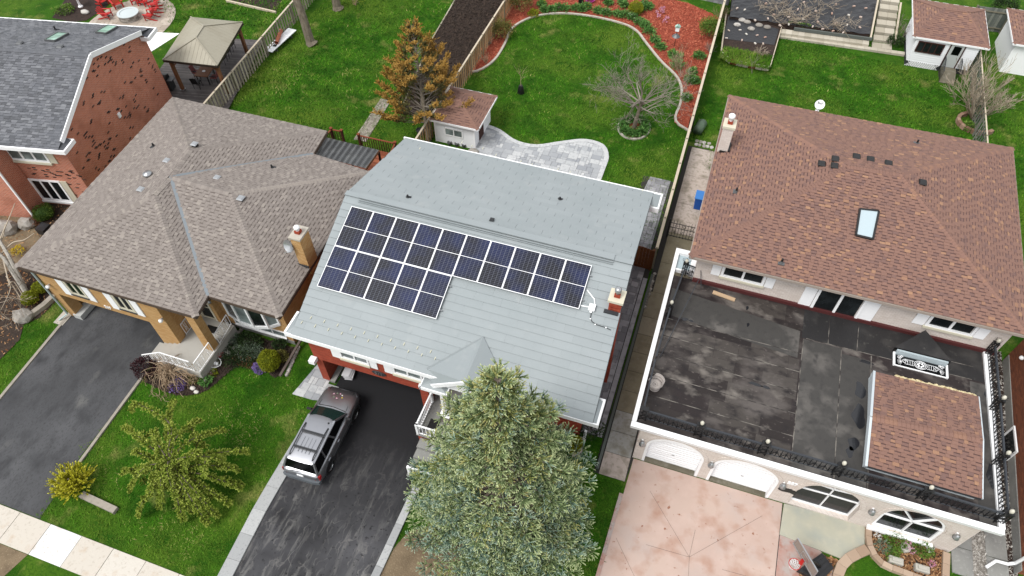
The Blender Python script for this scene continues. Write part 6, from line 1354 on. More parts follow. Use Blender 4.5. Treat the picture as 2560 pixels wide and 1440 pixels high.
for sg, s_ in ((-1, 'l'), (1, 'r')):
    for t0, t1 in ((.02, .38), (.42, .71), (.75, .97)):
        o_ = V((sg*.012, 0, 0)); p = [lp3(lp3(Bt['f'+s_], Bt['r'+s_], t0), lp3(Tp['f'+s_], Tp['r'+s_], max(0.02, t0-.05)), .06)+o_, lp3(lp3(Bt['f'+s_], Bt['r'+s_], t1), lp3(Tp['f'+s_], Tp['r'+s_], t1-.04 if t1 < .9 else t1), .06)+o_,
             lp3(lp3(Bt['f'+s_], Bt['r'+s_], t1), lp3(Tp['f'+s_], Tp['r'+s_], t1-.04 if t1 < .9 else t1), .92)+o_, lp3(lp3(Bt['f'+s_], Bt['r'+s_], t0), lp3(Tp['f'+s_], Tp['r'+s_], max(0.02, t0-.05)), .92)+o_]
        quad('side_window', p, 'cglass')
    for y0 in (-.28, -1.25): s = MB(True); s.box(sg*.935-.02, sg*.935+.03, y0-.1, y0+.08, .86, .9); s.build('door_handle', paint, car)
    s = MB(True); s.box(sg*.94-.03, sg*.94+.015, -1.3, 1.0, .42, .54); s.build('side_moulding', M['trim'], car)
    s = MB(True); s.extr([(sg*.88, .72, 1.06), (sg*1.12, .70, 1.06), (sg*1.13, .66, 1.2), (sg*.9, .66, 1.22)], (0, .12, 0)); s.build('wing_mirror', M['black'], car)
    for y0 in (-1.39, 1.39):
        # dark wheel arch with flare
        s = MB(True); pts = [(sg*.925, y0+math.cos(t)*.47, .34+math.sin(t)*.47) for t in np.linspace(-.25, math.pi+.25, 16)]; s.tube(pts, .035, 5); s.build('arch_flare', M['trim'], car)
        s = MB(True); s.poly([(sg*.942, y0+math.cos(t)*.45, max(.3, .34+math.sin(t)*.45)) for t in np.linspace(0, math.pi, 14)]); s.build('wheel_well', M['black'], car)
        wt = MB(True); wt.smooth = True; cc_ = V((sg*.82, y0, .365)); T = Matrix.Translation(cc_) @ Matrix.Rotation(math.pi/2*sg, 4, 'Y'); wt.T = T
        wt.lathe((0, 0, 0), [(.24, -.12), (.33, -.12), (.365, -.08), (.368, .08), (.33, .125), (.25, .125), (.235, .08)], 28); w0 = wt.build('tyre', M['tyre'], car)
        w0.name = 'wheel'; rm = MB(True); rm.T = T; rm.lathe((0, 0, 0), [(.24, .11), (.225, .1), (.225, .02), (.001, .02)], 24); rm.build('rim_barrel', M['trim'], w0)
        sp_ = MB(True); sp_.T = T; sp_.lathe((0, 0, 0), [(.06, .06), (.05, .105), (.001, .11)], 12); sp_.lathe((0, 0, 0), [(.215, .09), (.235, .118), (.242, .11)], 24)
        for k in range(5): a = k*2*math.pi/5; sp_.bar((math.cos(a)*.04, math.sin(a)*.04, .095), (math.cos(a)*.225, math.sin(a)*.225, .105), .075, .025, (0, 0, 1))
        sp_.build('rim', M['alloy'], w0)
    s = MB(True); s.extr([(sg*.70, -2.345, .72), (sg*.90, -2.25, .72), (sg*.93, -2.2, 1.0), (sg*.80, -2.29, 1.02)], (0, .08, 0)); s.extr([(sg*.935, -2.28, .74), (sg*.945, -2.1, .8), (sg*.93, -2.1, 1.0), (sg*.925, -2.26, 1.0)], (-sg*.03, 0, 0)); s.build('tail_light', M['redlens'], car)
    s = MB(True); s.extr([(sg*.5, 2.32, .72), (sg*.78, 2.22, .74), (sg*.84, 2.05, .9), (sg*.6, 2.24, .87)], (0, 0, .03)); s.build('headlight', M['steel'], car)
    # bonnet and door seams
    s = MB(True); s.bar((sg*.70, 1.12, 1.105), (sg*.60, 2.2, .94), .015, .012); s.build('bonnet_seam', M['black'], car)
    for ya, za in ((.62, 1.0), (-.22, 1.0), (-1.02, 1.0)): s = MB(True); s.bar((sg*.938, ya, .36), (sg*.938, ya, za), .012, .008, (1, 0, 0)); s.build('door_seam', M['black'], car)
s = MB(True); s.smooth = False; s.extr([(-.92, -2.22, .42), (-.90, -2.38, .44), (-.6, -2.44, .46), (.6, -2.44, .46), (.90, -2.38, .44), (.92, -2.22, .42)], (0, 0, .24)); s.build('rear_bumper', mat('bumper_grey', c(110, 116, 122), .5), car)
s = MB(True); s.box(-.2, .2, -2.3, -2.26, 1.6, 1.645); s.build('brake_light', M['redlens'], car); bpy.data.objects['brake_light'].location = (0, .3, .01)
s = MB(True); s.box(-.16, .16, -2.36, -2.335, .8, .93); s.build('number_plate', M['white'], car); s = MB(True); s.bar((-.5, -2.3, 1.06), (.1, -2.27, 1.13), .02, .02); s.build('rear_wiper', M['black'], car)
s = MB(True); s.box(-.7, .7, 2.30, 2.37, .46, .62); s.build('front_bumper', paint, car)
s = MB(True); s.cyl((.45, .05, 1.70), .04, .03, 8); s.build('aerial_base', M['black'], car)
pc_ = [('pinkfl', -.28, 1.85), ('silver', -.12, 1.92), ('pinkfl', .03, 1.93), ('whitefl', .15, 1.87), ('yelfl', .2, 1.74), ('pinkfl', -.03, 1.64), ('silver', -.2, 1.66)]
for mt_, x, y in pc_:
    p = car.matrix_world if False else Matrix.Translation(car.location) @ Matrix.Rotation(car.rotation_euler.z, 4, 'Z'); q = p @ V((x, y, 1.075-.35*(y-1.5)*.5+.02))
    b = MB(); b.rn = .6; b.poly([(q.x+math.cos(t)*.05*random.uniform(.6, 1.1), q.y+math.sin(t)*.04*random.uniform(.6, 1.1), q.z+.012) for t in [k*1.257 for k in range(5)]]); b.extr([(q.x-.03, q.y-.02, q.z-.03), (q.x+.03, q.y-.02, q.z-.03), (q.x+.02, q.y+.03, q.z-.03)], (0, 0, .04))
    b.top('petal', M[mt_], 'small petal lying in a ring on the bonnet of the grey car', 'petal', 'petals on the car bonnet')
# stack of white sacks in the carport
sb = at(872, 950, 0)
for k in range(6):
    b = MB(); b.T = Matrix.Translation((-14.1+k*.02*math.cos(k*2), 15.0+.02*math.sin(k), .02+k*.062)) @ Matrix.Rotation(.15+random.uniform(-.1, .1), 4, 'Z') @ Matrix.Rotation(-.08, 4, 'X')
    b.box(-.2, .2, -.28, .28, .01, .052); b.box(-.16, .16, -.24, .24, 0, .06); b.top('sack', mat('white_sack', c(232, 232, 236), .5) if 'white_sack' not in MATS else MATS['white_sack'], 'white plastic sack, '+['lowest', 'second lowest', 'third from below', 'third from the top', 'second from the top', 'topmost'][k]+' of the pile in the central carport', 'sack', 'white sacks piled in the carport')
# ================================================================== FENCES
def board_fence(name, label, a, d, h, bw, gap, mt, side=1, postmt='wood', top=None, both=True, capw=.1, th=.02, posts=2.4, rails=True, boardname='board'):
    a, d = V((a[0], a[1], 0)), V((d[0], d[1], 0)); L = (d-a).length; dr = (d-a)/L; nn = V((-dr.y, dr.x, 0)); f = thing(name, label, 'fence', (a.x, a.y, 0))
    ms = []
    for k in range(5): q = MB(local=True); q.rn = k/4; q.box(0, bw, -th/2, th/2, .04, h-random.uniform(0, .03)); ms.append(q.mesh(boardname, M[mt], (0, 0, 0)))
    R = Matrix(((dr.x, nn.x, 0, 0), (dr.y, nn.y, 0, 0), (0, 0, 1, 0), (0, 0, 0, 1)))
    s = 0; k = 0
    while s < L-bw:
        sd = 1 if (k % 2 or not both) else -1
        p = a+dr*s+nn*sd*.045; o = bpy.data.objects.new(boardname, random.choice(ms)); COL.objects.link(o); o.parent = f; o.matrix_local = Matrix.Translation(p-f.location) @ R
        s += bw+gap; k += 1
    if rails:
        for z in (.35, h-.3): b = MB(); b.bar(a+V((0, 0, z)), d+V((0, 0, z)), .04, .09); b.build('rail', M[postmt], f)
    n = max(1, int(round(L/posts)))
    for i in range(n+1): p = a+dr*(L*i/n); b = MB(); b.box(p.x-.05, p.x+.05, p.y-.05, p.y+.05, 0, h+.06); b.build('post', M[postmt], f)
    if top: b = MB(); b.bar(a+V((0, 0, h+.015)), d+V((0, 0, h+.015)), capw, .04); b.build('top_rail', M[top], f)
    return f
a = at(512, 262, 1.6); d = at(742, 0, 1.6)
board_fence('slat_fence', 'weathered slatted fence with pale top rail between gazebo deck and big lawn', (-32.35, 29.4), (-33.45, 47.5), 1.6, .13, .045, 'wood', top='woodtop', capw=.13)
board_fence('board_fence', 'new pale timber fence along the dug vegetable bed', (-17.3, 28.6), (-17.35, 53.5), 1.7, .14, .035, 'woodnew', top='woodtop', capw=.12, both=True)
board_fence('board_fence', 'narrow fence with pale cap between red mulch bed and right lawn', (-.92, 26.9), (-1.05, 56), 1.7, .14, .03, 'wood', top='woodtop', capw=.16, both=False)
board_fence('board_fence', 'weathered slatted fence with white posts beside the right shed', (16.95, 40.6), (17.35, 56.5), 1.65, .13, .07, 'woodgrey', top='woodtop', capw=.08)
board_fence('board_fence', 'tall grey vertical board fence behind the right shed', (17.3, 58.6), (27, 58.9), 1.9, .17, .01, 'woodgrey', both=False)
# brown gate and iron gate
g = thing('timber_gate', 'brown arched timber gate closing the side walk of the central house', 'gate', (-1.8, 26.75, 0))
for i in range(9):
    x = -2.62+i*.17; t = (x+1.9)/.75; z1 = 1.62+.14*(1-t*t); b = MB(); b.rn = random.random(); b.box(x, x+.165, 26.72, 26.75, .06, z1); b.build('board', M['gatewood'], g)
b = MB(); b.box(-2.64, -1.08, 26.70, 26.72, .05, .2); b.build('rail', M['gatewood'], g); b = MB(); b.box(-2.64, -1.08, 26.751, 26.8, 1.45, 1.55); b.build('rail', M['woodtop'], g)
b = MB(); b.box(-1.1, -.96, 26.66, 26.82, 0, 1.7); b.build('post', M['gatewood'], g); b = MB(); b.box(-2.4, -2.36, 26.68, 26.7, 1.0, 1.14); b.build('latch', M['black'], g)
g = thing('iron_gate', 'black wrought iron gate across the concrete passage', 'gate', (.2, 29.6, 0)); xs = np.linspace(-.55, .98, 10)
for x in xs: b = MB(); b.bar((x, 29.6, .08), (x, 29.6, 1.35+.12*math.sin((x+.55)*6)), .022, .022); b.build('bar', M['black'], g)
for z in (.15, .85, 1.2): b = MB(); b.bar((-.6, 29.6, z), (1.02, 29.6, z), .03, .03); b.build('rail', M['black'], g)
for x in (-.2, .25, .7):
    b = MB(); b.tube([(x+math.cos(t)*.08, 29.6, 1.03+math.sin(t)*.1) for t in np.linspace(0, 6.28, 10)], .012, 4); b.tube([(x+math.cos(t)*.06, 29.6, .5+math.sin(t)*.12) for t in np.linspace(0, 6.28, 10)], .012, 4); b.build('scroll', M['black'], g)
for x in (-.62, 1.05): b = MB(); b.box(x-.03, x+.03, 29.57, 29.63, 0, 1.5); b.build('post', M['black'], g)
# low timber edging beside the passage and stone heap along it
b = MB(); b.bar((-.86, 14.1, .1), (-.82, 26.3, .1), .12, .2); b.top('timber_edging', M['woodgrey'], 'long dark timber edging beside the concrete side passage', 'edging')
for k in range(14):
    b = MB(); b.rn = random.random(); b.ico((-.72+random.uniform(-.04, .04), 24+k*.19, .08), .09, 1, .2, (1, 1, .8)); b.top('edging_stone', M['stone'], 'small pale stone in the row '+('in front of' if k < 7 else 'beside')+(' the post of' if 4 < k < 10 else '')+' the timber gate', 'stone', 'stones beside the timber gate')
# ================================================================== WHITE SHED in the central garden
def hiproof(parent, x0, x1, y0, y1, z0, z1, rdg, mt, band=.25, name='shingle', rf=None, w=.3, h=.17, trim='white', along='x'):
    A, B_, C_, D_ = V((x0, y0, z0)), V((x1, y0, z0)), V((x1, y1, z0)), V((x0, y1, z0)); r0, r1 = V(rdg[0]+(z1,)), V(rdg[1]+(z1,))
    R = Roof(parent, name, mt, w, h, hl=.008, hu=.002, band=band, raised=1, rfun=rf)
    F_ = [([A, B_, r1, r0], A, B_), ([B_, C_, r1], B_, C_), ([C_, D_, r0, r1], C_, D_), ([D_, A, r0], D_, A)]
    if along == 'y': F_ = [([A, B_, r0], A, B_), ([B_, C_, r1, r0], B_, C_), ([C_, D_, r1], C_, D_), ([D_, A, r0, r1], D_, A)]
    b = MB()
    for P, a, d in F_: R.face(P, a, d, .012); b.extr([p-V((0, 0, .1)) for p in P], (0, 0, .07))
    R.done(); b.build('roof_deck', M['darkgrey'], parent)
    for P in F_:
        if len(P[0]) == 3: caps(parent, P[1], P[0][2], mt, .13, .16, .04, rf); caps(parent, P[2], P[0][2], mt, .13, .16, .04, rf)
    caps(parent, r0, r1, mt, .13, .16, .03, rf)
    L = [A, B_, C_, D_, A]
    for p, q in zip(L[:-1], L[1:]): b = MB(); b.bar(p-V((0, 0, .05)), q-V((0, 0, .05)), .08, .13); b.build('gutter', M[trim], parent)
def siding(parent, x0, x1, y0, y1, z0, z1, mt='whitesid', ph=.16, name='wall'):
    b = MB(); b.box(x0, x1, y0, y1, z0, z1); w_ = b.build(name, M[mt], parent); n = int((z1-z0)/ph)
    for i in range(n):
        z = z0+i*ph; s = MB(); e = .022
        s.add([(x0-e, y0-e, z), (x1+e, y0-e, z), (x1+e, y1+e, z), (x0-e, y1+e, z), (x0-.004, y0-.004, z+ph), (x1+.004, y0-.004, z+ph), (x1+.004, y1+.004, z+ph), (x0-.004, y1+.004, z+ph)],
              [(0, 1, 5, 4), (1, 2, 6, 5), (2, 3, 7, 6), (3, 0, 4, 7), (3, 2, 1, 0)]); s.build('siding_board', M[mt], w_)
    return w_
s1 = thing('garden_shed', 'small white clapboard shed with brown shingle roof beside the grey patio', 'shed', (-15.5, 34.5, 0))
bl, br_ = at(1089, 358), at(1187, 373); x0, x1, y0, y1 = bl.x, br_.x, 33.35, 36.4
siding(s1, x0, x1, y0, y1, 0, 1.85)
e0, e1, e2 = at(1075, 301, 1.95), at(1192, 324, 1.95), at(1229, 240, 1.95)
rsh = lambda: random.choice([.4, .5, .6, .6, .7, .34])
hiproof(s1, e0.x-.05, e1.x+.08, e1.y, e2.y+.1, 1.95, 2.75, ((x0+1.3, (y0+y1)/2-.2), (x0+1.35, (y0+y1)/2+.4)), shB, rf=rsh, along='y', name='shed_shingle')
p0, p1 = atY(1113, 335, y0), atY(1158, 342, y0); window(s1, TF(p0.x, y0-.025, p0.z-.02), p1.x-p0.x, .62, 2, 1, .07, 'white', 'ggls', .04)
for x in (x0-.02, x1+.02): b = MB(); b.box(x-.05, x+.05, y0-.05, y0+.03, 0, 1.85); b.build('corner_board', M['white'], s1)
b = MB(); b.box(x1+.02, x1+.06, y0+.8, y0+1.6, .1, 1.8); b.build('door', M['redwoodd'], s1)
for i in range(3):
    q = at(1124+i*18, 362+i*3, 0); b = MB(); b.lathe(q, [(.11, 0), (.15, .24), (.13, .24), (.12, .2), (.001, .2)], 12); b.top('plant_pot', M['grey'], ['leftmost', 'middle', 'rightmost'][i]+' of three grey plant pots at the foot of the central shed', 'pot', 'pots beside the shed')
b = MB(); b.smooth = True; b.ico(at(1184, 378, .08), .3, 2, .1, (1.2, .8, .5)); b.top('flat_rock', M['boulder'], 'flat tan rock at the corner of the small white shed', 'rock')
q = at(1052, 335, 0); b = MB(); b.lathe(q, [(.2, 0), (.28, .35), (.3, .35), (.26, .3), (.001, .28)], 14); b.top('tub', M['blackp'], 'round black tub of water behind the fence near the orange cedar', 'tub')
# ================================================================== RIGHT SHED with lattice skirt and ramp
s2 = thing('garden_shed', 'white shed with brown hip roof, lattice skirt and grey ramp in the back right garden', 'shed', (14.8, 54, 0))
x0, x1, y0, y1 = 12.75, 16.9, 52.05, 56.3
siding(s2, x0, x1, y0, y1, .42, 2.25)
hiproof(s2, 12.45, 17.45, 52.3-.35, 57.3, 2.35, 3.35, ((14.2, 54.5), (15.7, 54.6)), shB, rf=rb_, name='shed_shingle', along='x')
b = MB()
for i in range(-3, 26):
    for sg in (-1, 1):
        xa = x0+i*.13; pa_, pb_ = (xa, 0), (xa+sg*.42, .42)
        lo, hi = x0, 15.0
        if min(pa_[0], pb_[0]) < lo or max(pa_[0], pb_[0]) > hi: continue
        b.bar((pa_[0], y0-.03-(.01 if sg > 0 else 0), 0.02), (pb_[0], y0-.03-(.01 if sg > 0 else 0), .42), .035, .012, (0, 1, 0))
b.build('lattice', M['white'], s2, kind='stuff'); b = MB(); b.box(x0, x1, y0, y1, 0, .42); b.build('base', M['darkgrey'], s2)
window(s2, TF(12.95, y0-.03, 1.22), 1.75, .85, 4, 1, .06, 'redwoodd', 'dgls', .05)
d_ = MB(); d_.box(15.1, 15.95, y0-.07, y0-.03, .45, 2.2); dd = d_.build('door', mat('grey_door', c(206, 212, 210), .6), s2); b = MB(); b.box(15.3, 15.8, y0-.09, y0-.07, 1.45, 2.1); b.build('pane', M['cglass'], dd)
b = MB(); b.box(15.02, 15.1, y0-.08, y0-.025, .45, 2.2); b.box(15.95, 16.03, y0-.08, y0-.025, .45, 2.2); b.build('door_frame', M['redwoodd'], s2)
rp = at(2375, 205, .1); b = MB()
b.extr([(15.1, y0-.1, 0), (15.1, y0-.1, .45), (15.1, y0-.6, .45), (15.1, 50.55, .06), (15.1, 50.55, 0)], (1.0, 0, 0)); b.build('ramp', M['conc2'], s2)
for x in (15.06, 16.14):
    b = MB(); b.bar((x, y0-.1, 1.3), (x, y0-.6, 1.3), .05, .05); b.bar((x, y0-.6, 1.3), (x, 50.6, .92), .05, .05); o = b.build('handrail', M['darkgrey'], s2)
    for i in range(9): t = i/8; y = y0-.1-t*1.4; zt = 1.3 if t < .35 else 1.3-.38*(t-.35)/.65; b = MB(); b.bar((x, y, .1), (x, y, zt), .02, .02); b.build('baluster', M['black'], o)
# far right white shed
s3 = thing('garden_shed', 'white stuccoed shed with brown shingle roof cut off by the right edge', 'shed', (21, 54, 0))
b = MB(); b.box(19.3, 23.5, 53.3, 57.3, 0, 2.3); b.build('wall', M['white'], s3); hiproof(s3, 19.05, 24, 53.05, 57.9, 2.4, 3.3, ((21, 55.2), (22, 55.2)), shB, rf=rb_, name='shed_shingle')
# ================================================================== GAZEBO and grey deck
gd_ = thing('grey_deck', 'grey board deck under the gazebo beside the red brick house', 'deck', (-35, 35, 0))
RG = Matrix.Translation((-36.5, 32.6, 0)) @ Matrix.Rotation(THR, 4, 'Z')
nb = 0; y = -2.6
while y < 6.6:
    b = MB(); b.rn = random.random(); x1_ = 4.15-.03*y; b.prism([tuple((RG @ V(p)).xy) for p in ((-2.6, y, 0), (min(x1_, 4.2)-.02*y, y, 0), (min(x1_, 4.2)-.02*y, y+.135, 0), (-2.6, y+.135, 0))], .14, .2); b.build('deck_board', M['deckgrey'], gd_); y += .145
gz = thing('gazebo', 'gazebo with taupe hip roof of metal panels on four timber posts', 'gazebo', (-35.0, 35.2, .2))
G0, G1, G2, G3 = at(407, 150, 2.85), at(543, 165, 2.85), at(607, 56, 2.85), at(477, 43, 2.85); ra, rb2 = at(490, 95, 3.75), at(509, 66, 3.75)
def seams(P, e0, e1, step, ncol):
    # standing-seam panels cut from a roof polygon
    P = [V(p) for p in P]; e0, e1 = V(e0), V(e1); u = (e1-e0).normalized(); mid = sum([p for p in P if (p-e0).length > .01 and (p-e1).length > .01], V())/(len(P)-2); n_ = u.cross(mid-e0).normalized(); n_ = n_ if n_.z > 0 else -n_; v = n_.cross(u)
    P2 = [((p-e0).dot(u), (p-e0).dot(v)) for p in P]; x0 = min(p[0] for p in P2); x1 = max(p[0] for p in P2); y1 = max(p[1] for p in P2); x = x0
    while x < x1:
        q = clip(P2, x, x+step-.012, -1, y1+1)
        if q: s = MB(); s.extr([e0+u*a+v*d-n_*.0 for a, d in q], n_*.025); s.build('roof_panel', M['gazebo'], gz)
        x += step
b = MB()
for P in ([G0, G1, ra], [G1, G2, rb2, ra], [G2, G3, rb2], [G3, G0, ra, rb2]): b.extr([p-V((0, 0, .03)) for p in P], (0, 0, .03))
b.build('roof_base', mat('gazebo_dark', c(96, 88, 74), .6), gz)
seams([G0, G1, ra], G0, G1, .3, 0); seams([G1, G2, rb2, ra], G1, G2, .3, 0); seams([G2, G3, rb2], G2, G3, .3, 0); seams([G3, G0, ra, rb2], G3, G0, .3, 0)
for a, d in ((G0, ra), (G1, ra), (G2, rb2), (G3, rb2), (ra, rb2)): b = MB(); b.bar(a+V((0, 0, .05)), d+V((0, 0, .05)), .09, .04); b.build('ridge_strip', M['gazebo'], gz)
for a, d in ((G0, G1), (G1, G2), (G2, G3), (G3, G0)): b = MB(); b.bar(a-V((0, 0, .09)), d-V((0, 0, .09)), .06, .14); b.build('eave_trim', mat('bronze_trim', c(58, 50, 44), .5), gz)
cg = (G0+G1+G2+G3)/4
for q in (G0, G1, G2, G3):
    p = q.lerp(cg, .14); b = MB(); b.box(p.x-.1, p.x+.1, p.y-.1, p.y+.1, .2, 2.8); o = b.build('post', M['post'], gz); b = MB(); b.box(p.x-.15, p.x+.15, p.y-.15, p.y+.15, .2, .26); b.build('post_base', M['steel'], o)
    for r_ in (G0, G1, G2, G3):
        rr_ = r_.lerp(cg, .14)
        if r_ is q or (rr_-p).length > 5.2: continue
        dd_ = (rr_-p).normalized(); b = MB(); b.bar(p+V((0, 0, -.75)), p+dd_*.7+V((0, 0, -.12)), .09, .09); b.build('brace', M['post'], gz)
        if id(r_) > id(q): b = MB(); b.bar(p+V((0, 0, -.08)), rr_+V((0, 0, -.08)), .1, .16); b.build('beam', M['post'], gz)
tp = at(508, 180, .95); tb_ = thing('patio_table', 'square brown patio table with a white plate under the gazebo', 'table', (tp.x, tp.y+.1, .2))
b = MB(); b.T = Matrix.Translation((tp.x, tp.y+.1, 0)) @ Matrix.Rotation(THR, 4, 'Z'); b.box(-.5, .5, -.6, .6, .9, .95); b.build('table_top', mat('table_wood', c(142, 92, 56), .5), tb_)
for sx in (-.4, .4):
    for sy2 in (-.5, .5): b = MB(); b.T = Matrix.Translation((tp.x, tp.y+.1, 0)) @ Matrix.Rotation(THR, 4, 'Z'); b.box(sx-.03, sx+.03, sy2-.03, sy2+.03, .2, .9); b.build('leg', M['black'], tb_)
b = MB(); b.cyl((tp.x-.02, tp.y+.1, .951), .12, .02, 16); b.top('plate', M['white'], 'round white plate on the patio table', 'plate')
def pchair(x, y, rz, label, mt='black', cush=None):
    t = thing('patio_chair', label, 'chair', (x, y, .2), rz, 'patio chairs under the gazebo')
    b = MB(True); b.box(-.24, .24, -.24, .24, .43, .48); b.build('seat', M[mt] if not cush else cush, t); b = MB(True); b.extr([(-.24, -.24, .48), (.24, -.24, .48), (.22, -.36, 1.0), (-.22, -.36, 1.0)], (0, -.04, 0)); b.build('backrest', M[mt] if not cush else cush, t)
    for sx in (-.22, .22):
        for sy2 in (-.22, .22): b = MB(True); b.bar((sx, sy2, 0), (sx, sy2, .45), .03, .03); b.build('leg', M['black'], t)
    for sx in (-.27, .27): b = MB(True); b.bar((sx, -.25, .68), (sx, .2, .66), .04, .03); b.build('armrest', M['black'], t)
cush = mat('dusty_red_cushion', c(150, 92, 92), .8)
pchair(tp.x-.75, tp.y+.2, THR-math.pi/2, 'black patio chair with dusty red cushion left of the patio table', cush=cush); pchair(tp.x+.75, tp.y+.1, THR+math.pi/2, 'black patio chair with dusty red cushion right of the patio table', cush=cush)
pchair(tp.x-.1, tp.y-.85, THR, 'black metal patio chair in front of the patio table'); 
for k in range(3): q = at(560+k*10, 158-k*17, .2); pchair(q.x, q.y, THR+math.pi/2, ['nearest', 'middle', 'farthest'][k]+' of three black metal chairs along the slatted fence')
q = at(420, 222, .2); gr = thing('barbecue', 'black gas barbecue on the grey deck by the brick wall', 'barbecue', (q.x, q.y, .2), THR)
b = MB(True); b.box(-.5, .5, -.3, .3, .05, .85); b.build('cabinet', M['darkgrey'], gr); b = MB(True); b.extr([(-.34, -.3, .86), (-.34, .3, .86), (-.34, .25, 1.15), (-.34, -.05, 1.22), (-.34, -.28, 1.05)], (.68, 0, 0)); b.build('lid', M['black'], gr)
for s_ in (-1, 1): b = MB(True); b.box(s_*.56-.2, s_*.56+.2, -.26, .26, .86, .9); b.build('side_shelf', M['grey'], gr)
for k in range(4): b = MB(True); b.cyl((-.25+k*.16, -.33, .76), .03, .03, 8); b.build('knob', M['steel'], gr)
q = at(408, 233, .6); b = MB(); b.T = Matrix.Translation((q.x, q.y, .75)) @ Matrix.Rotation(math.pi/2, 4, 'Y')
for r in (.28, .24, .2): b.tube([(math.cos(t)*r, math.sin(t)*r, (.28-r)*2-.05) for t in np.linspace(0, 6.283, 18)], .03, 5)
b.lathe((0, 0, 0), [(.1, -.15), (.1, .15), (.001, .15)], 10); b.top('hose_reel', M['black'], 'black garden hose reel on the red brick wall', 'hose reel')
# white shade sail
sp4 = [at(378, 88, 2.6), at(449, 84, 2.7), at(373, 134, 2.55), at(340, 100, 2.5)]
b = MB(); b.extr([at(352, 80, 2.6), at(449, 84, 2.7), at(368, 136, 2.5)], (0, 0, .02)); b.top('shade_sail', M['sailw'], 'white triangular shade sail between brick house and gazebo', 'shade sail')
# flagstone circle, fire pit and red chairs
fc = at(322, 62, 0); pcirc = [(fc.x+math.cos(t)*3.3, fc.y+math.sin(t)*4.2) for t in np.linspace(0, 6.283, 30)[:-1]]
sheet('fire_circle_base', M['joint'], pcirc, .015); t_ = thing('fire_circle', None, None, (fc.x, fc.y, 0)); t_['kind'] = 'structure'
pave(t_, 'flagstone', M['flag'], pcirc, .02, .34, .02, rot=.3)
fp = at(326, 46, 0); ft = thing('fire_pit', 'round stone fire pit with pale lid in the ring of red chairs', 'fire pit', (fp.x, fp.y, 0))
for j in range(3):
    for k in range(16):
        a0, a1 = (k+.5*(j % 2))*.3927, (k+.5*(j % 2)+.94)*.3927; b = MB(); b.rn = random.random(); ro, ri = .82, .6
        b.prism([(fp.x+math.cos(a0)*ri, fp.y+math.sin(a0)*ri), (fp.x+math.cos(a0)*ro, fp.y+math.sin(a0)*ro), (fp.x+math.cos(a1)*ro, fp.y+math.sin(a1)*ro), (fp.x+math.cos(a1)*ri, fp.y+math.sin(a1)*ri)], .16*j, .16*j+.152); b.build('block', M['stone'], ft)
b = MB(); b.lathe((fp.x, fp.y, .48), [(.84, 0), (.84, .05), (.64, .06), (.62, .02), (.3, .06), (.001, .08)], 28); b.build('lid', mat('pale_lid', c(214, 224, 226), .4), ft)
def adirondack(x, y, rz, label):
    t = thing('garden_chair', label, 'chair', (x, y, .02), rz, 'red slatted garden chairs round the fire pit'); R_ = M['redplastic']
    for i in range(5): xx = -.24+i*.12; b = MB(True); b.bar((xx, -.12, .26), (xx, .38, .38), .1, .025, (0, -.2, 1)); b.build('seat_slat', R_, t); h_ = .95-.04*abs(i-2)**1.6; b = MB(True); b.bar((xx, -.1, .24), (xx*1.25, -.42, h_), .1, .022, (0, 1, .4)); b.build('back_slat', R_, t)
    for sg in (-1, 1):
        b = MB(True); b.bar((sg*.36, -.42, .57), (sg*.38, .42, .58), .13, .025); b.build('armrest', R_, t); b = MB(True); b.bar((sg*.32, .36, 0), (sg*.32, .36, .56), .1, .03, (0, 1, 0)); b.build('leg', R_, t); b = MB(True); b.bar((sg*.3, .4, .3), (sg*.3, -.62, .02), .03, .1); b.build('leg', R_, t)
def face_to(x, y): return math.atan2(fp.y-y, fp.x-x)-math.pi/2
for k, (u, v, s_) in enumerate(((268, 45, 'nearest red chair left of the fire pit with a black thing on it'), (296, 18, 'red chair behind the fire pit, second from the left'), (345, 8, 'red chair directly behind the fire pit'), (362, 12, 'red chair behind right of the fire pit'), (388, 18, 'red chair right of the fire pit, farthest back'), (390, 32, 'red chair right of the fire pit, second from the front'), (380, 48, 'nearest red chair to the right of the fire pit'), (258, 12, 'red chair with tall leaning back behind left of the pit'))):
    q = at(u, v, 0); adirondack(q.x, q.y, face_to(q.x, q.y), s_)
q = at(272, 40, .4); b = MB(); b.ico((q.x, q.y, .42), .1, 1, .1); b.top('sun_hat', M['black'], 'black hat lying on the left red chair', 'hat')
q = at(202, 17, 0); bb = thing('bird_bath', 'white pedestal bird bath in the flower bed behind the brick house', 'bird bath', (q.x, q.y, 0)); b = MB(); b.lathe(q, [(.2, 0), (.18, .08), (.09, .15), (.08, .7), (.14, .78)], 14); b.build('pedestal', M['white'], bb); b = MB(); b.lathe(q, [(.1, .78), (.4, .88), (.42, .95), (.36, .92), (.1, .84), (.001, .84)], 18); b.build('basin', M['white'], bb)
q = at(214, 33, 0); b = MB(); b.smooth = True; b.ico(q+V((0, 0, .1)), .3, 2, .08, (1.3, .8, .6)); b.top('white_rock', mat('white_rock', c(214, 212, 206), .8), 'pale rock in the bed near the bird bath', 'rock')
sheet('flower_bed', M['soil'], [xy(130, 45), xy(170, -10), xy(290, -10), xy(262, 22), xy(215, 52), xy(180, 56)], .02)
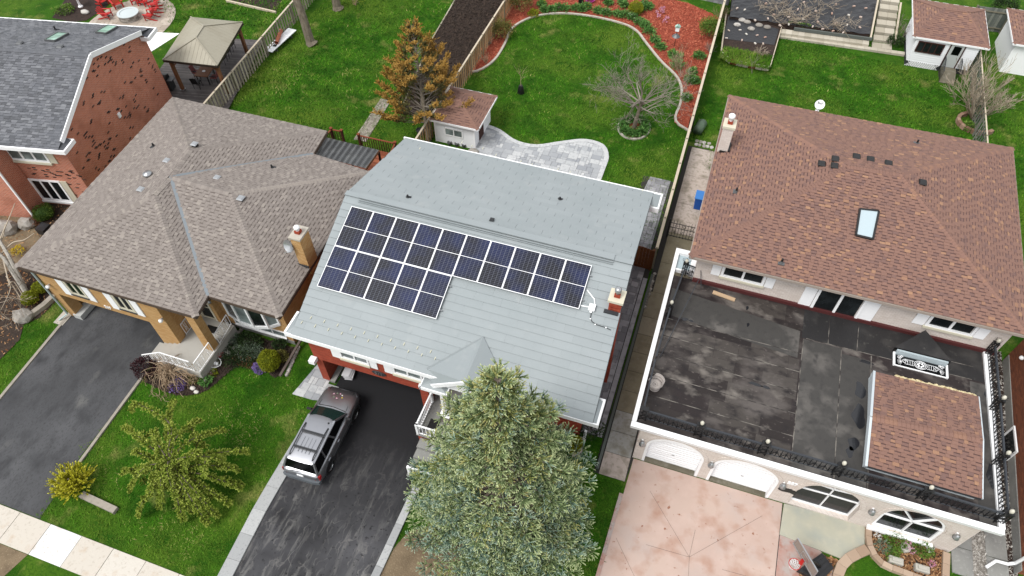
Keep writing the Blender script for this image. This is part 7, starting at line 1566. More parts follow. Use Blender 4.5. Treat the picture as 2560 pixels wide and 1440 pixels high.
# ---- board on trestles with a clay pipe
q0, q1 = at(670, 128, .35), at(731, 73, .35); bo_ = thing('trestle_board', 'long white board on trestles beside the slatted fence', 'board', ((q0.x+q1.x)/2, (q0.y+q1.y)/2, 0)); b = MB(); b.bar(q0, q1, .75, .05); b.build('top', M['whitesid'], bo_)
for t in (.2, .8): p = q0.lerp(q1, t); b = MB(); b.box(p.x-.3, p.x+.3, p.y-.04, p.y+.04, 0, .32); b.build('trestle', M['woodgrey'], bo_)
pa_, pb_ = at(691, 107, .55), at(703, 75, .55); b = MB(); b.tube([pa_, pb_], .14, 14, cap=False); b.tube([pb_, pa_], .11, 14, cap=False); b.top('clay_pipe', mat('terracotta', c(196, 118, 92), .8), 'terracotta pipe lying on the white trestle board', 'pipe')
b = MB(); p = at(687, 114, .4); b.box(p.x-.12, p.x+.12, p.y-.1, p.y+.1, .38, .44); b.top('black_box', M['black'], 'small black box at the end of the trestle board', 'box')
# bed with border at the top, left of the fence
sheet('flower_bed', M['soil'], [xy(572, -5), xy(590, 8), xy(690, 30), xy(706, -5)], .02); b = MB(); b.bar(at(566, 2, .08), at(690, 31, .08), .14, .16); b.top('bed_border', M['woodtop'], 'pale timber border of the flower bed at the top edge', 'border')
# ---- stone retaining wall behind the mulch bed
sw_ = thing('stone_wall', 'low grey stone wall behind the red mulch bed', 'wall', (-4, 56.5, 0))
a, d = at(1690, -14, 0), at(1820, 14, 0); L = (d-a).length; dr = (d-a)/L; nn = V((-dr.y, dr.x, 0))
for j in range(3):
    s = -(.25 if j % 2 else 0)
    while s < L:
        w_ = random.uniform(.3, .6); b = MB(); b.rn = random.random(); p, q = a+dr*max(0, s), a+dr*min(L, s+w_-.02)
        if (q-p).length > .05: b.prism([tuple(p.xy), tuple(q.xy), tuple((q+nn*.4).xy), tuple((p+nn*.4).xy)], j*.2, j*.2+.19); b.build('stone', M['paverd'], sw_)
        s += w_
# ================================================================== RIGHT GARDEN BEDS, wall and steps
rb1 = thing('raised_bed', 'small raised bed half covered in black cloth inside a low white and red border', 'raised bed', (1.7, 51, 0))
P5 = [xy(1812, 45), xy(1800, 140), xy(1825, 160), xy(1922, 178), xy(1950, 80)]
b = MB(); b.prism(P5, 0, .38); b.build('soil', M['soil'], rb1); b = MB(); b.prism([xy(1818, 52), xy(1805, 108), xy(1932, 124), xy(1944, 84)], .384, .40); b.build('ground_cloth', M['plasticsheet'], rb1)
bd = [V(p+(0,)) for p in (xy(1800, 140), xy(1825, 160), xy(1870, 170), xy(1922, 178))]; k = 0
for a, d in zip(bd[:-1], bd[1:]):
    L = (d-a).length; n = max(1, int(L/.4))
    for i in range(n): b = MB(); b.bar(a.lerp(d, i/n)+V((0, 0, .2)), a.lerp(d, (i+.93)/n)+V((0, 0, .2)), .06, .42); b.build('border_block', M['redwood'] if k % 3 == 2 else M['cream_p'], rb1); k += 1
b = MB(); b.bar(V(xy(1922, 178)+(.42,)), V(xy(1950, 80)+(.42,)), .06, .08); b.build('border_board', M['woodtop'], rb1); b = MB(); b.bar(V(xy(1800, 140)+(.42,)), V(xy(1812, 48)+(.42,)), .1, .08); b.build('border_board', M['woodtop'], rb1)
rb2_ = thing('raised_bed', 'long terraced bed under black ground cloth with white blocks and dry stems', 'raised bed', (6, 57, 0))
P6 = [at(1823, 48, .35), at(2172, 92, .35), at(2200, -30, .5), at(1835, -40, .5)]; b = MB(); b.prism([tuple(p.xy) for p in P6], 0, .5); b.build('soil', M['soil'], rb2_)
b = MB(); nx_, ny_ = 40, 16; vs = []
for j in range(ny_+1):
    for i in range(nx_+1): p = P6[0].lerp(P6[1], i/nx_).lerp(P6[3].lerp(P6[2], i/nx_), j/ny_); vs.append((p.x, p.y, .55+.04*math.sin(i*1.3+j*.7)*math.cos(j*1.9)+random.uniform(0, .02)))
b.add(vs, [(j*(nx_+1)+i, j*(nx_+1)+i+1, (j+1)*(nx_+1)+i+1, (j+1)*(nx_+1)+i) for j in range(ny_) for i in range(nx_)]); b.build('ground_cloth', M['plasticsheet'], rb2_)
b = MB(); b.bar(at(1985, 72, .5), at(2180, 98, .5), .12, .22); b.build('edge_log', M['woodgrey'], rb2_)
blk = [(1888, 50), (1920, 46), (1862, 24), (1843, 20), (1935, 36), (1972, 42), (1972, 60), (2008, 48), (2045, 54), (2032, 66), (2057, 72), (2080, 33), (2090, 58), (2118, 62), (2150, 68), (2122, 37), (2152, 42), (2135, 15), (2165, 20), (2040, 27), (1995, 23), (2090, 10), (2010, 5), (1915, 8), (1850, 75), (1866, 85), (1893, 88), (1913, 93), (1888, 108), (1908, 109), (1822, 76), (1816, 95), (1855, 100), (1950, 63), (2108, 81), (2083, 77)]
for u, v in blk:
    z = .42 if (u < 1945 and v > 70) else .62; p = at(u, v, z); b = MB(); b.T = Matrix.Translation(p) @ Matrix.Rotation(random.random()*3, 4, 'Z'); b.rn = random.random(); b.box(-.10, .10, -.05, .05, -.06, .03); b.top('block', mat('pale_block', c(226, 210, 194), .8, rnd=[(0, c(206, 168, 150)), (1, c(240, 236, 226))]) if 'pale_block' not in MATS else MATS['pale_block'], 'small pale block weighing down the '+('small lower black cloth' if (u < 1945 and v > 70) else 'long black cloth '+('at its left end' if u < 1900 else ('by its front edge' if v > 58 else ('near the garden steps' if u > 2100 else ('at the top edge of the photo' if v < 20 else 'in its middle'))))), 'block', 'blocks holding down the ground cloth')
for k, (u, v) in enumerate(((1855, 50), (1868, 55), (1898, 63), (1843, 62), (1918, 68), (1878, 72))):
    b = MB(); b.smooth = True; b.rn = random.random(); b.ico(at(u, v, .42), .26, 2, .06, (1.1, .8, .6)); b.top('rock', M['stone'], 'rounded stone between the two black-clothed beds', 'rock', 'stones between the raised beds')
rw_ = thing('retaining_wall', 'low wall of cream blocks between right lawn and raised beds', 'wall', (7, 54.3, 0)); a, d = at(1948, 82, .3), at(2172, 112, .3); d2 = at(2262, 132, .15)
n = 14
for i in range(n):
    b = MB(); b.rn = random.random(); p, q = a.lerp(d, i/n), a.lerp(d, (i+.98)/n); nn = V((0, .55, 0)); b.prism([tuple((p-nn*.1).xy), tuple((q-nn*.1).xy), tuple((q+nn).xy), tuple((p+nn).xy)], .17, .34); b.build('block', mat('cream_block', c(202, 194, 176), .85, rnd=[(0, c(186, 178, 160)), (1, c(214, 206, 190))]) if 'cream_block' not in MATS else MATS['cream_block'], rw_)
for i in range(19):
    b = MB(); b.rn = random.random(); p, q = a.lerp(d2, i/19), a.lerp(d2, (i+.98)/19); b.prism([tuple((p-V((0, .28, 0))).xy), tuple((q-V((0, .28, 0))).xy), tuple((q+V((0, .1, 0))).xy), tuple((p+V((0, .1, 0))).xy)], 0, .165); b.build('block', MATS['cream_block'], rw_)
st_ = thing('garden_steps', 'flight of pale concrete steps with grassy joints between pale side boards', 'steps', (11.3, 56.5, 0))
for i in range(7):
    p = at(2180+i*4.0, 118-i*19.5, .1+i*.1); q = at(2230+i*3.2, 124-i*19.5, .1+i*.1)
    for h in range(2):
        r0_, r1_ = p.lerp(q, h*.5), p.lerp(q, h*.5+.49); b = MB(); b.rn = random.random(); b.prism([tuple(r0_.xy), tuple(r1_.xy), tuple((r1_+V((0, .72, 0))).xy), tuple((r0_+V((0, .72, 0))).xy)], 0, .1+i*.1); b.build('step_slab', MATS['cream_block'], st_)
for u0, v0, u1, v1 in ((2176, 96, 2196, -5), (2238, 100, 2252, 8)): b = MB(); b.bar(at(u0, v0, .45), at(u1, v1, .95), .12, .16); b.build('side_board', M['woodtop'], st_)
# ================================================================== small things
def bin_(): pass
q = at(1747, 527, 0); bb = thing('recycling_bin', 'blue recycling bin in the passage beside the brown roof', 'bin', (q.x-.1, q.y+.3, 0)); b = MB(); b.add([(x*(.3 if z else .25)+q.x-.1, y*(.34 if z else .28)+q.y+.3, .05+z*.9) for z in (0, 1) for x, y in ((-1, -1), (1, -1), (1, 1), (-1, 1))], [(0, 3, 2, 1), (4, 5, 6, 7), (0, 1, 5, 4), (1, 2, 6, 5), (2, 3, 7, 6), (3, 0, 4, 7)]); b.build('body', mat('blue_plastic', c(30, 96, 190), .5), bb)
b = MB(); b.box(q.x-.43, q.x+.23, q.y-.08, q.y+.68, .96, 1.02); b.build('lid', mat('pale_blue_plastic', c(70, 140, 220), .5), bb)
for s_ in (-.35, .15): b = MB(); b.T = Matrix.Translation((q.x+s_, q.y+.66, .1)) @ Matrix.Rotation(math.pi/2, 4, 'Y'); b.cyl((0, 0, -.03), .1, .06, 10); b.build('wheel', M['black'], bb)
q = at(1746, 333, 0); b = MB(); b.smooth = True; b.tube([(q.x-.1, q.y-.2, .32), (q.x+.1, q.y+.75, .32)], .32, 16); b.top('barrel', mat('green_barrel', c(96, 118, 96), .5), 'green barrel lying at the end of the side passage', 'barrel')
b = MB(); q = at(1726, 318, .1); b.box(q.x-.15, q.x+.15, q.y, q.y+.3, 0, .7); b.top('compost_pot', M['black'], 'black container in the corner of the mulch bed by the fence', 'container')
# wicker chair and plank on the flat roof
wm = mat('wicker', c(206, 198, 192), .8, rnd=[(0, c(176, 168, 164)), (1, c(226, 218, 212))], bump=(60, .8)); q = at(1636, 968, FZ); wc = thing('wicker_chair', 'round pale wicker chair on the flat roof by the left railing', 'chair', (q.x, q.y, FZ), -.6); wc.scale = (.74, .74, .74)
b = MB(True)
for k in range(10): r = .05+k*.036; b.rn = random.random(); b.tube([(math.cos(t)*r, math.sin(t)*r, .38) for t in np.linspace(0, 6.283, 22)], .02, 4)
b.build('seat', wm, wc); b = MB(True)
for k in range(9): h_ = .42+k*.05; b.rn = random.random(); b.tube([(math.cos(t)*(.42+.01*k), math.sin(t)*(.42+.01*k), h_) for t in np.linspace(.3+k*.06, 2.85-k*.06, 14)], .02, 4)
b.build('backrest', wm, wc); b = MB(True); b.lathe((0, 0, 0), [(.34, 0), (.28, .2), (.4, .36)], 18); b.build('base', wm, wc); b = MB(True); b.tube([(math.cos(t)*.43, math.sin(t)*.43, .6) for t in np.linspace(-.6, 3.75, 20)], .025, 5); b.build('rim', wm, wc)
pq, pw = at(1782, 731, FZ+.05), at(1837, 751, FZ+.05); b = MB(); b.bar(pq+V((0, 0, .03)), pw+V((0, 0, .03)), .2, .06); b.top('plank', mat('raw_plank', c(214, 184, 150), .8), 'short raw timber plank lying on the black flat roof', 'plank')
# basketball hoop lying back over its base
hp = thing('basketball_hoop', 'portable basketball hoop with black base and red rim beside the entry slab', 'basketball hoop', (9.2, 12.9, 0))
b = MB(); bz = [at(1995, 1425, .3), at(2055, 1382, .3), at(2085, 1420, .3), at(2050, 1455, .3)]; b.prism([tuple(p.xy) for p in bz], .05, .3); b.prism([tuple((p.lerp(sum(bz, V())/4, .25)).xy) for p in bz], .3, .42); b.build('base', M['blackp'], hp)
for k in range(3): a_, d_2 = bz[0].lerp(bz[3], .25+.25*k), bz[1].lerp(bz[2], .25+.25*k); b = MB(); b.bar(a_+V((0, 0, .13)), d_2+V((0, 0, .13)), .04, .04); b.build('base_rib', M['black'], hp)
Bc = [at(1984, 1357, 2.0), at(1995, 1347, 2.15), at(2043, 1430, 2.15), at(2033, 1442, 2.0)]
tl, tr = at(1995, 1346, 2.3), at(2044, 1428, 2.3); bl_, br2 = at(1983, 1358, 1.55), at(2032, 1444, 1.55)
b = MB()
for a, d in ((tl, tr), (tr, br2), (br2, bl_), (bl_, tl)): b.bar(a, d, .045, .045)
m0, m1 = bl_.lerp(br2, .35).lerp(tl.lerp(tr, .35), .2), bl_.lerp(br2, .65).lerp(tl.lerp(tr, .65), .2); m2, m3 = bl_.lerp(br2, .65).lerp(tl.lerp(tr, .65), .75), bl_.lerp(br2, .35).lerp(tl.lerp(tr, .35), .75)
for a, d in ((m0, m1), (m1, m2), (m2, m3), (m3, m0)): b.bar(a, d, .03, .05)
bk = b.build('backboard', M['steel'], hp); b = MB(); b.poly([tl, tr, br2, bl_]); b.build('board_sheet', mat('clear_board', c(150, 140, 132), .2, spec=.5), bk)
rc = at(1987, 1410, 1.65); b = MB(); b.tube([rc+V((math.cos(t)*.23, math.sin(t)*.23, 0)) for t in np.linspace(0, 6.283, 20)], .016, 6); b.bar(rc+V((.2, .05, 0)), bl_.lerp(br2, .5)+V((0, 0, .05)), .14, .03); b.build('rim', M['redplastic'], hp)
b = MB()
for k in range(12):
    for sg in (-1, 1): t = k*.5236; b.tube([rc+V((math.cos(t)*.22, math.sin(t)*.22, 0)), rc+V((math.cos(t+sg*.5)*.16, math.sin(t+sg*.5)*.16, -.2)), rc+V((math.cos(t+sg*.26)*.1, math.sin(t+sg*.26)*.1, -.4))], .008, 3)
b.build('net', M['white'], hp, kind='stuff'); b = MB(); cb_ = sum(bz, V())/4; b.bar(cb_+V((0, 0, .2)), bl_.lerp(tr, .5)+V((.1, 0, -.1)), .09, .09); b.build('pole', M['black'], hp)
# block borders of the front right bed
be = thing('bed_edging', 'curved edging of tan concrete blocks round the front right flower bed', 'edging', (11.3, 14, 0)); tb2 = mat('tan_block', c(196, 170, 146), .85, rnd=[(0, c(176, 150, 128)), (1, c(210, 186, 164))])
ln1 = smoothpoly([xy(2168, 1322), xy(2170, 1365), xy(2200, 1410), xy(2262, 1436), xy(2330, 1462)], 5); strip(be, 'edging_block', tb2, [tuple(p.xy) for p in ln1], .24, 0, .22, .42, left=-.12)
ln2 = smoothpoly([xy(2165, 1375), xy(2115, 1400), xy(2093, 1432), xy(2090, 1470)], 5); strip(be, 'edging_block', tb2, [tuple(p.xy) for p in ln2], .42, 0, .2, .5, left=-.2)
strip(be, 'edging_block', tb2, [(14.25, 15.1), (14.1, 13.0)], .28, 0, .2, .5, left=-.14)
for k, (u, v) in enumerate(((2258, 1373), (2235, 1405), (2300, 1425))):
    q = at(u, v, 0); b = MB(); b.rn = .8
    if k == 0: b.lathe(q, [(.2, 0), (.22, .28), (.12, .28), (.1, .1), (.001, .1)], 8)
    else: b.box(q.x-.28, q.x+.28, q.y-.14, q.y+.14, 0, .26); b.box(q.x-.18, q.x+.18, q.y-.08, q.y+.08, .26, .32)
    b.top('planter', mat('pale_stone', c(206, 202, 192), .85, bump=(20, .6)) if 'pale_stone' not in MATS else MATS['pale_stone'], ['octagonal stone planter in the front right flower bed', 'carved white stone block with flowers in the front right bed', 'carved white stone block at the bottom of the front right bed'][k], 'planter')
q = at(2425, 318, 0); bbp = thing('brick_planter', 'half round planter of hollow bricks at the foot of the bare right bush', 'planter', (q.x, q.y, 0))
for k in range(11):
    t = 2.2+k*.33; b = MB(); b.T = Matrix.Translation((q.x+.35+math.cos(t)*1.15, q.y+.35+math.sin(t)*1.0, 0)) @ Matrix.Rotation(t, 4, 'Z'); b.rn = random.random(); b.box(-.11, .11, -.17, .17, 0, .3); b.build('brick', mat('tan_brick', c(160, 128, 106), .9, rnd=[(0, c(138, 106, 88)), (1, c(180, 150, 128))]) if 'tan_brick' not in MATS else MATS['tan_brick'], bbp)
# bird feeder
q = at(1683, 128, 0); fd = thing('bird_feeder', 'bird feeder on a black pole in the red mulch', 'bird feeder', (q.x, q.y, 0)); b = MB(); b.tube([q, q+V((0, 0, 2.3))], .02, 6); b.build('pole', M['black'], fd)
b = MB(); b.lathe(q+V((0, 0, 1.25)), [(.3, 0), (.12, .18), (.02, .2)], 14); b.build('baffle', M['grey'], fd); b = MB(); b.box(q.x-.14, q.x+.14, q.y-.1, q.y+.1, 1.7, 2.05); b.build('box', M['white'], fd); b = MB(); b.extr([(q.x-.2, q.y-.15, 2.05), (q.x+.2, q.y-.15, 2.05), (q.x, q.y-.15, 2.2)], (0, .3, 0)); b.build('roof', M['gr_gls'], fd)
b = MB(); q = at(1452, 12, 0); b.box(q.x-.2, q.x+.2, q.y-.1, q.y+.15, 0, .55); b.top('black_statue', M['black'], 'small black ornament in the red mulch near the magenta flowers', 'ornament')
b = MB(); q = at(1563, 315, 0); b.tube([q, q+V((-.02, 0, 1.1))], .018, 5); b.top('stake', M['black'], 'thin black stake in the ring bed under the bare tree', 'stake')
# low walls, rocks in the left bed
wl = thing('low_wall', 'curved low wall of tan blocks at the edge of the left lawn', 'wall', (-32, 13.5, 0)); ln = smoothpoly([xy(135, 742), xy(110, 765), xy(78, 788)], 5); strip(wl, 'block', M['curbL'], [tuple(p.xy) for p in ln], .3, 0, .28, .6)
for k, (u, v, r, lab) in enumerate(((62, 795, .5, 'pale angular boulder at the end of the low wall'), (70, 565, .5, 'pale boulder at the foot of the white downspout'), (22, 578, .62, 'large tan boulder at the left edge of the photo'))):
    b = MB(); q = at(u, v, 0); b.ico(q+V((0, 0, r*.45)), r, 1, .16, (1.1, .9, .75)); b.top('boulder', M['boulder'], lab, 'boulder')
b = MB(); q = at(112, 575, .2); b.box(q.x-.3, q.x+.3, q.y-.3, q.y+.3, 0, .5); b.top('black_tub', M['blackp'], 'black tub behind the taupe roof corner by the boulder', 'tub')
q0, q1 = at(205, 1237, .1), at(290, 1277, .1); b = MB(); b.bar(q0, q1, .3, .2); b.top('stone_curb', M['curbL'], 'short tan stone curb on the lawn below the golden bush', 'curb')
# garden of the yellow house: white stones, ornaments, log edging
for k, (u, v, r, lab) in enumerate(((571, 884, .17, 'egg shaped cream stone among the shrubs'), (592, 886, .16, 'white lumpy stone among the shrubs'), (587, 873, .15, 'grey and white stone among the shrubs'), (570, 870, .13, 'long grey stone near the purple leafed soil'), (560, 855, .2, 'pinkish flat rock near the porch'), (483, 972, .13, 'white stone at the lower tip of the flower bed'), (492, 981, .12, 'small white stone at the lower tip of the bed'))):
    b = MB(); b.smooth = True; b.rn = .9; q = at(u, v, 0); b.ico(q+V((0, 0, r*.4)), r, 2, .1, (1.2, .9, .7)); b.top('garden_stone', M['stone'] if k in (2, 3, 4) else mat('white_stone', c(232, 228, 220), .8) if 'white_stone' not in MATS else MATS['white_stone'], lab, 'stone')
q = at(538, 912, 0); tr = thing('garden_ornament', 'white wire basket ornament holding small white figures by the porch', 'ornament', (q.x, q.y, 0)); b = MB(); b.tube([q+V((math.cos(t)*.42, math.sin(t)*.3, .25)) for t in np.linspace(0, 6.283, 16)], .02, 4)
for t in np.linspace(0, 6.28, 9): b.tube([q+V((math.cos(t)*.42, math.sin(t)*.3, .25)), q+V((math.cos(t)*.3, math.sin(t)*.2, 0))], .014, 3)
b.build('basket', M['white'], tr); 
for k in range(4): b = MB(); b.smooth = True; b.ico(q+V((-.2+k*.13, 0, .2)), .09, 2, .05); b.build('figure', M['white'], tr)
a, d = at(700, 940, .25), at(752, 850, .35); b = MB(); b.bar(a, d, .12, .1); b.top('timber_pole', mat('grey_pole', c(112, 100, 94), .8), 'long grey-brown pole lying along the edge of the flower bed', 'pole')
for k in range(16): t = k/15; p = at(708, 935).lerp(at(738, 866), t); b = MB(); b.rn = .7+.3*random.random(); b.ico(p+V((.22, 0, .05)), .1, 1, .2); b.top('edging_stone', M['stone'], 'small pale stone in the row along the grey pole, '+('near its lower end' if k < 5 else ('near its middle' if k < 11 else 'near its upper end')), 'stone', 'stones along the pole')
b = MB(); q = at(545, 890, .05); leaves('red_plant', M['redfl'], (q.x, q.y, .2), (.25, .25, .25), 160, .09).name = 'red_flowers'; o = bpy.data.objects['red_flowers']; tag(o, 'clump of red flowers at the foot of the porch column', 'flowers')
b = MB(); q = at(1463, 1088, 0); b.extr([(q.x-.05, q.y-.3, 0), (q.x-.05, q.y+.1, 0), (q.x-.05, q.y-.1, .75)], (.12, 0, 0)); b.top('white_stone_marker', M['white'], 'pointed white marker beside the lime shrub', 'marker')
q = at(1453, 1120, 0); b = MB(); b.box(q.x-.3, q.x+.1, q.y-.6, q.y+.5, 0, .14); b.top('cream_curb', M['conc'], 'short cream curb beside the lime shrub under the eave', 'curb')
# ================================================================== TREES AND SHRUBS
def shoots(name, mt, P, Dn, L, nn, nl, parent, wid=.012, rnd=None, ang=.75, tipc=.25):
    """bottle-brush shoots: P base points (k,3), Dn unit directions, L lengths; nn needles each of length nl"""
    k = len(P); P = np.asarray(P, float); Dn = np.asarray(Dn, float); L = np.asarray(L, float)
    t = rng.random((k, nn)); a = rng.random((k, nn))*6.283
    ref = np.where(abs(Dn[:, 2:3]) < .9, np.array([[0, 0, 1.]]), np.array([[1., 0, 0]])); s = np.cross(Dn, ref); s /= np.linalg.norm(s, axis=1)[:, None]; u = np.cross(s, Dn)
    rad = s[:, None, :]*np.cos(a)[..., None]+u[:, None, :]*np.sin(a)[..., None]
    base = P[:, None, :]+Dn[:, None, :]*(t*L[:, None])[..., None]
    nd = Dn[:, None, :]*(1-ang*.55)+rad*ang; nd /= np.linalg.norm(nd, axis=2)[..., None]
    ln = nl*(.7+.5*rng.random((k, nn)))*(1.1-.5*t)
    tip = base+nd*ln[..., None]; side = np.cross(nd, rad); side += rng.normal(size=side.shape)*.3; side /= np.maximum(1e-6, np.linalg.norm(side, axis=2))[..., None]
    w = wid*(.7+.6*rng.random((k, nn)))
    v = np.stack([base-side*w[..., None]/2, base+side*w[..., None]/2, tip], 2).reshape(-1, 3)
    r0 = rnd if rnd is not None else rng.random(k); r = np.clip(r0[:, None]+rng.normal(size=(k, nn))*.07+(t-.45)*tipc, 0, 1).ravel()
    return npmesh(name, v, 3, mt, parent, r, None)
# ---- big blue spruce in front of the central house
sx_, sy2, SH = -4.0, 10.0, 13.2
sp = thing('spruce_tree', 'tall blue-green spruce in front of the central house', 'tree', (sx_, sy2, 0))
b = MB(); b.tube([(sx_, sy2, 0), (sx_+.05, sy2, 4), (sx_, sy2, 9), (sx_, sy2, SH-.2)], [.3, .24, .12, .02], 10); b.build('trunk', M['bark'], sp)
bb_ = MB(); PP = [[], [], []]; DD = [[], [], []]; LL = [[], [], []]
br_ = 0; BR = [[], [], []]
def addshoot(k, p, d, l): PP[k].append(p); DD[k].append(d); LL[k].append(l); BR[k].append(br_)
z = 1.1
while z < SH-.25:
    f = (z-1.0)/(SH-1.0); Rr = 3.7*(1-f**1.6)**.95+.2
    nb = max(6, int(15*(1-f*.5)))
    for i in range(nb):
        a = random.random()*6.283; R1 = Rr*random.choice([random.uniform(.55, .8), random.uniform(.85, 1.12)]); up0 = .5-.75*(1-f); br_ = random.uniform(-.17, .17)
        n = max(3, int(R1/.30)); pts = []; d = V((math.cos(a), math.sin(a), up0*.45)).normalized(); p = V((sx_, sy2, z))
        for j in range(n+1):
            pts.append(p.copy()); t = j/n
            d = (d+V((0, 0, .10*(t-.35)))+V((random.uniform(-1, 1), random.uniform(-1, 1), 0))*.05).normalized(); p = p+d*(R1/n)
        bb_.tube(pts, [max(.008, .05*(1-t/n)) for t in range(n+1)], 3, cap=False)
        for j in range(1, n+1):
            t = j/n
            if t < (.42 if f < .6 else .12): continue
            q = pts[j]; dd = (pts[j]-pts[j-1]).normalized(); sd = V((-dd.y, dd.x, 0)).normalized()
            for sg in (-1, 1):
                ll = R1*.34*(1.15-t)+.16; m = max(1, int(ll/.2)); dr = (dd*.75+sd*sg*.8+V((0, 0, random.uniform(-.25, .15)))).normalized(); r = q.copy()
                for g_ in range(m):
                    k = 1 if random.random() < (.42 if f < .45 else .12) else (2 if random.random() < .03+.22*f else 0)
                    addshoot(k, tuple(r), tuple(dr), .36)
                    for s3 in (-1, 1):
                        if random.random() < .6:
                            dv = (dr*.8+dr.cross(V((0, 0, 1)))*s3*.7+V((0, 0, random.uniform(-.1, .35)))).normalized(); addshoot(k, tuple(r), tuple(dv), .30)
                    if g_ == m-1:
                        for q4 in range(2): addshoot(k, tuple(r+dr*.1), tuple((dr*.7+V((random.uniform(-1, 1), random.uniform(-1, 1), random.uniform(-.2, .9)))*.7).normalized()), .28)
                    r = r+dr*.2; dr = (dr+V((0, 0, random.uniform(-.1, .12)))).normalized()
            addshoot(0 if f < .75 else 2, tuple(q), tuple((dd+V((0, 0, .25))).normalized()), .26)
    z += .34+.12*f
addshoot(2, (sx_, sy2, SH-.3), (0, 0, 1), .4)
bb_.build('branch', M['twig'], sp)
for k, mt_ in enumerate(('spruce', 'spruceb', 'sprucey')):
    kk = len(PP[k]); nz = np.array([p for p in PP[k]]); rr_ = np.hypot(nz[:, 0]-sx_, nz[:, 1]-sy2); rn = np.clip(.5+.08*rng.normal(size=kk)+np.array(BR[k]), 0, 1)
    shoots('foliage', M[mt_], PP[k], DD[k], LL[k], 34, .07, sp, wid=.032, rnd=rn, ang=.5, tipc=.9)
print('SHOOTS', [len(p) for p in PP])
# ---- weeping cypress on the front lawn: a few long nodding arms
cx, cyy = -18.35, 7.35
wt = thing('weeping_cypress', 'yellow-green weeping cypress with long drooping arms on the front lawn', 'tree', (cx, cyy, 0)); b = MB(); P_, D_, L_ = [], [], []
def arm(pts, r0, dens=1.0):
    pts = smoothpoly(pts, 6); b.tube(pts, [r0*.6*(1-i/len(pts))+.006 for i in range(len(pts))], 5, cap=False); n = len(pts)
    tot = sum((pts[i+1]-pts[i]).length for i in range(n-1)); m = int(tot/.0105*dens)
    for i in range(m):
        t = random.random()**.9*(n-1.001); k = int(t); p = pts[k].lerp(pts[k+1], t-k); dd = (pts[k+1]-pts[k]).normalized(); sd = dd.cross(V((0, 0, 1))); sd = sd.normalized() if sd.length > .1 else V((1, 0, 0))
        s = random.uniform(-1, 1); dv = (dd*random.uniform(.1, .7)+sd*s+V((0, 0, random.uniform(-1.0, .75)))).normalized(); P_.append(tuple(p+dv*random.uniform(0, .08))); D_.append(tuple(dv)); L_.append(random.uniform(.09, .20)*(1.15-.5*t/n))
zt = 3.2
apex = V((cx-.1, cyy+.3, 2.9))
arm([(cx, cyy, 0), (cx+.05, cyy, 1.5), apex, at(425, 1060, 3.6), at(345, 1010, 3.9), at(330, 1025, 3.6)], .09)
targ = [(312, 1068, 2.4), (435, 1005, 3.3), (500, 1050, 2.6), (560, 1075, 1.9), (620, 1130, 1.5), (600, 1220, .6), (575, 1260, .5), (520, 1310, .4), (460, 1300, .35), (345, 1290, .4), (405, 1250, 1.2), (325, 1225, 1.2), (308, 1180, 1.6), (335, 1130, 2.3), (560, 1150, 2.2), (530, 1240, .9), (480, 1280, .5), (585, 1170, 1.5), (400, 1270, .6), (545, 1290, .4), (440, 1240, 1.6), (380, 1200, 2.0), (500, 1130, 3.0), (385, 1075, 3.0)]
for (u, v, zz_) in targ:
    e = at(u, v, zz_); o_ = V((cx, cyy, random.uniform(1.2, 2.8))); m1 = o_.lerp(e, .4)+V((0, 0, random.uniform(.35, .8))); m2 = o_.lerp(e, .8)+V((0, 0, .35)); arm([o_, m1, m2, e], .045)
    for _ in range(1):
        s0 = m1.lerp(m2, random.uniform(0, 1)); e2 = s0+V((random.uniform(-.7, .7), random.uniform(-.7, .7), -random.uniform(.4, 1.0))); e2.z = max(.15, e2.z); arm([s0, s0.lerp(e2, .5)+V((0, 0, .18)), e2], .02, .8)
b.build('trunk', M['twig'], wt); Pn = np.array(P_); rn = np.clip(.5+.13*rng.normal(size=len(P_))+(Pn[:, 2]-1.5)*.03, 0, 1); shoots('foliage', M['cypress'], P_, D_, L_, 22, .085, wt, wid=.042, rnd=rn, ang=.6, tipc=.5)
# ---- golden conifer at the driveway corner
q = at(192, 1215, 0); gt = thing('golden_bush', 'bright yellow spiky conifer bush at the driveway corner', 'bush', (q.x, q.y, 0)); P_, D_, L_ = [], [], []
for k in range(620):
    a = random.random()*6.283; el = random.uniform(.15, 1.35); d = V((math.cos(a)*math.cos(el), math.sin(a)*math.cos(el), math.sin(el))); r = random.uniform(.15, .8)*(1.15 if el < 1 else .95); P_.append(tuple(q+V((0, 0, .1))+V((d.x*r, d.y*r, d.z*r*1.15)))); D_.append(tuple((d+V((0, 0, .25))).normalized())); L_.append(random.uniform(.15, .35))
shoots('foliage', M['gold'], P_, D_, L_, 26, .09, gt, wid=.04, ang=.6, tipc=.5); b = MB(); b.tube([q, q+V((0, 0, .8))], .04, 5); b.build('trunk', M['twig'], gt)
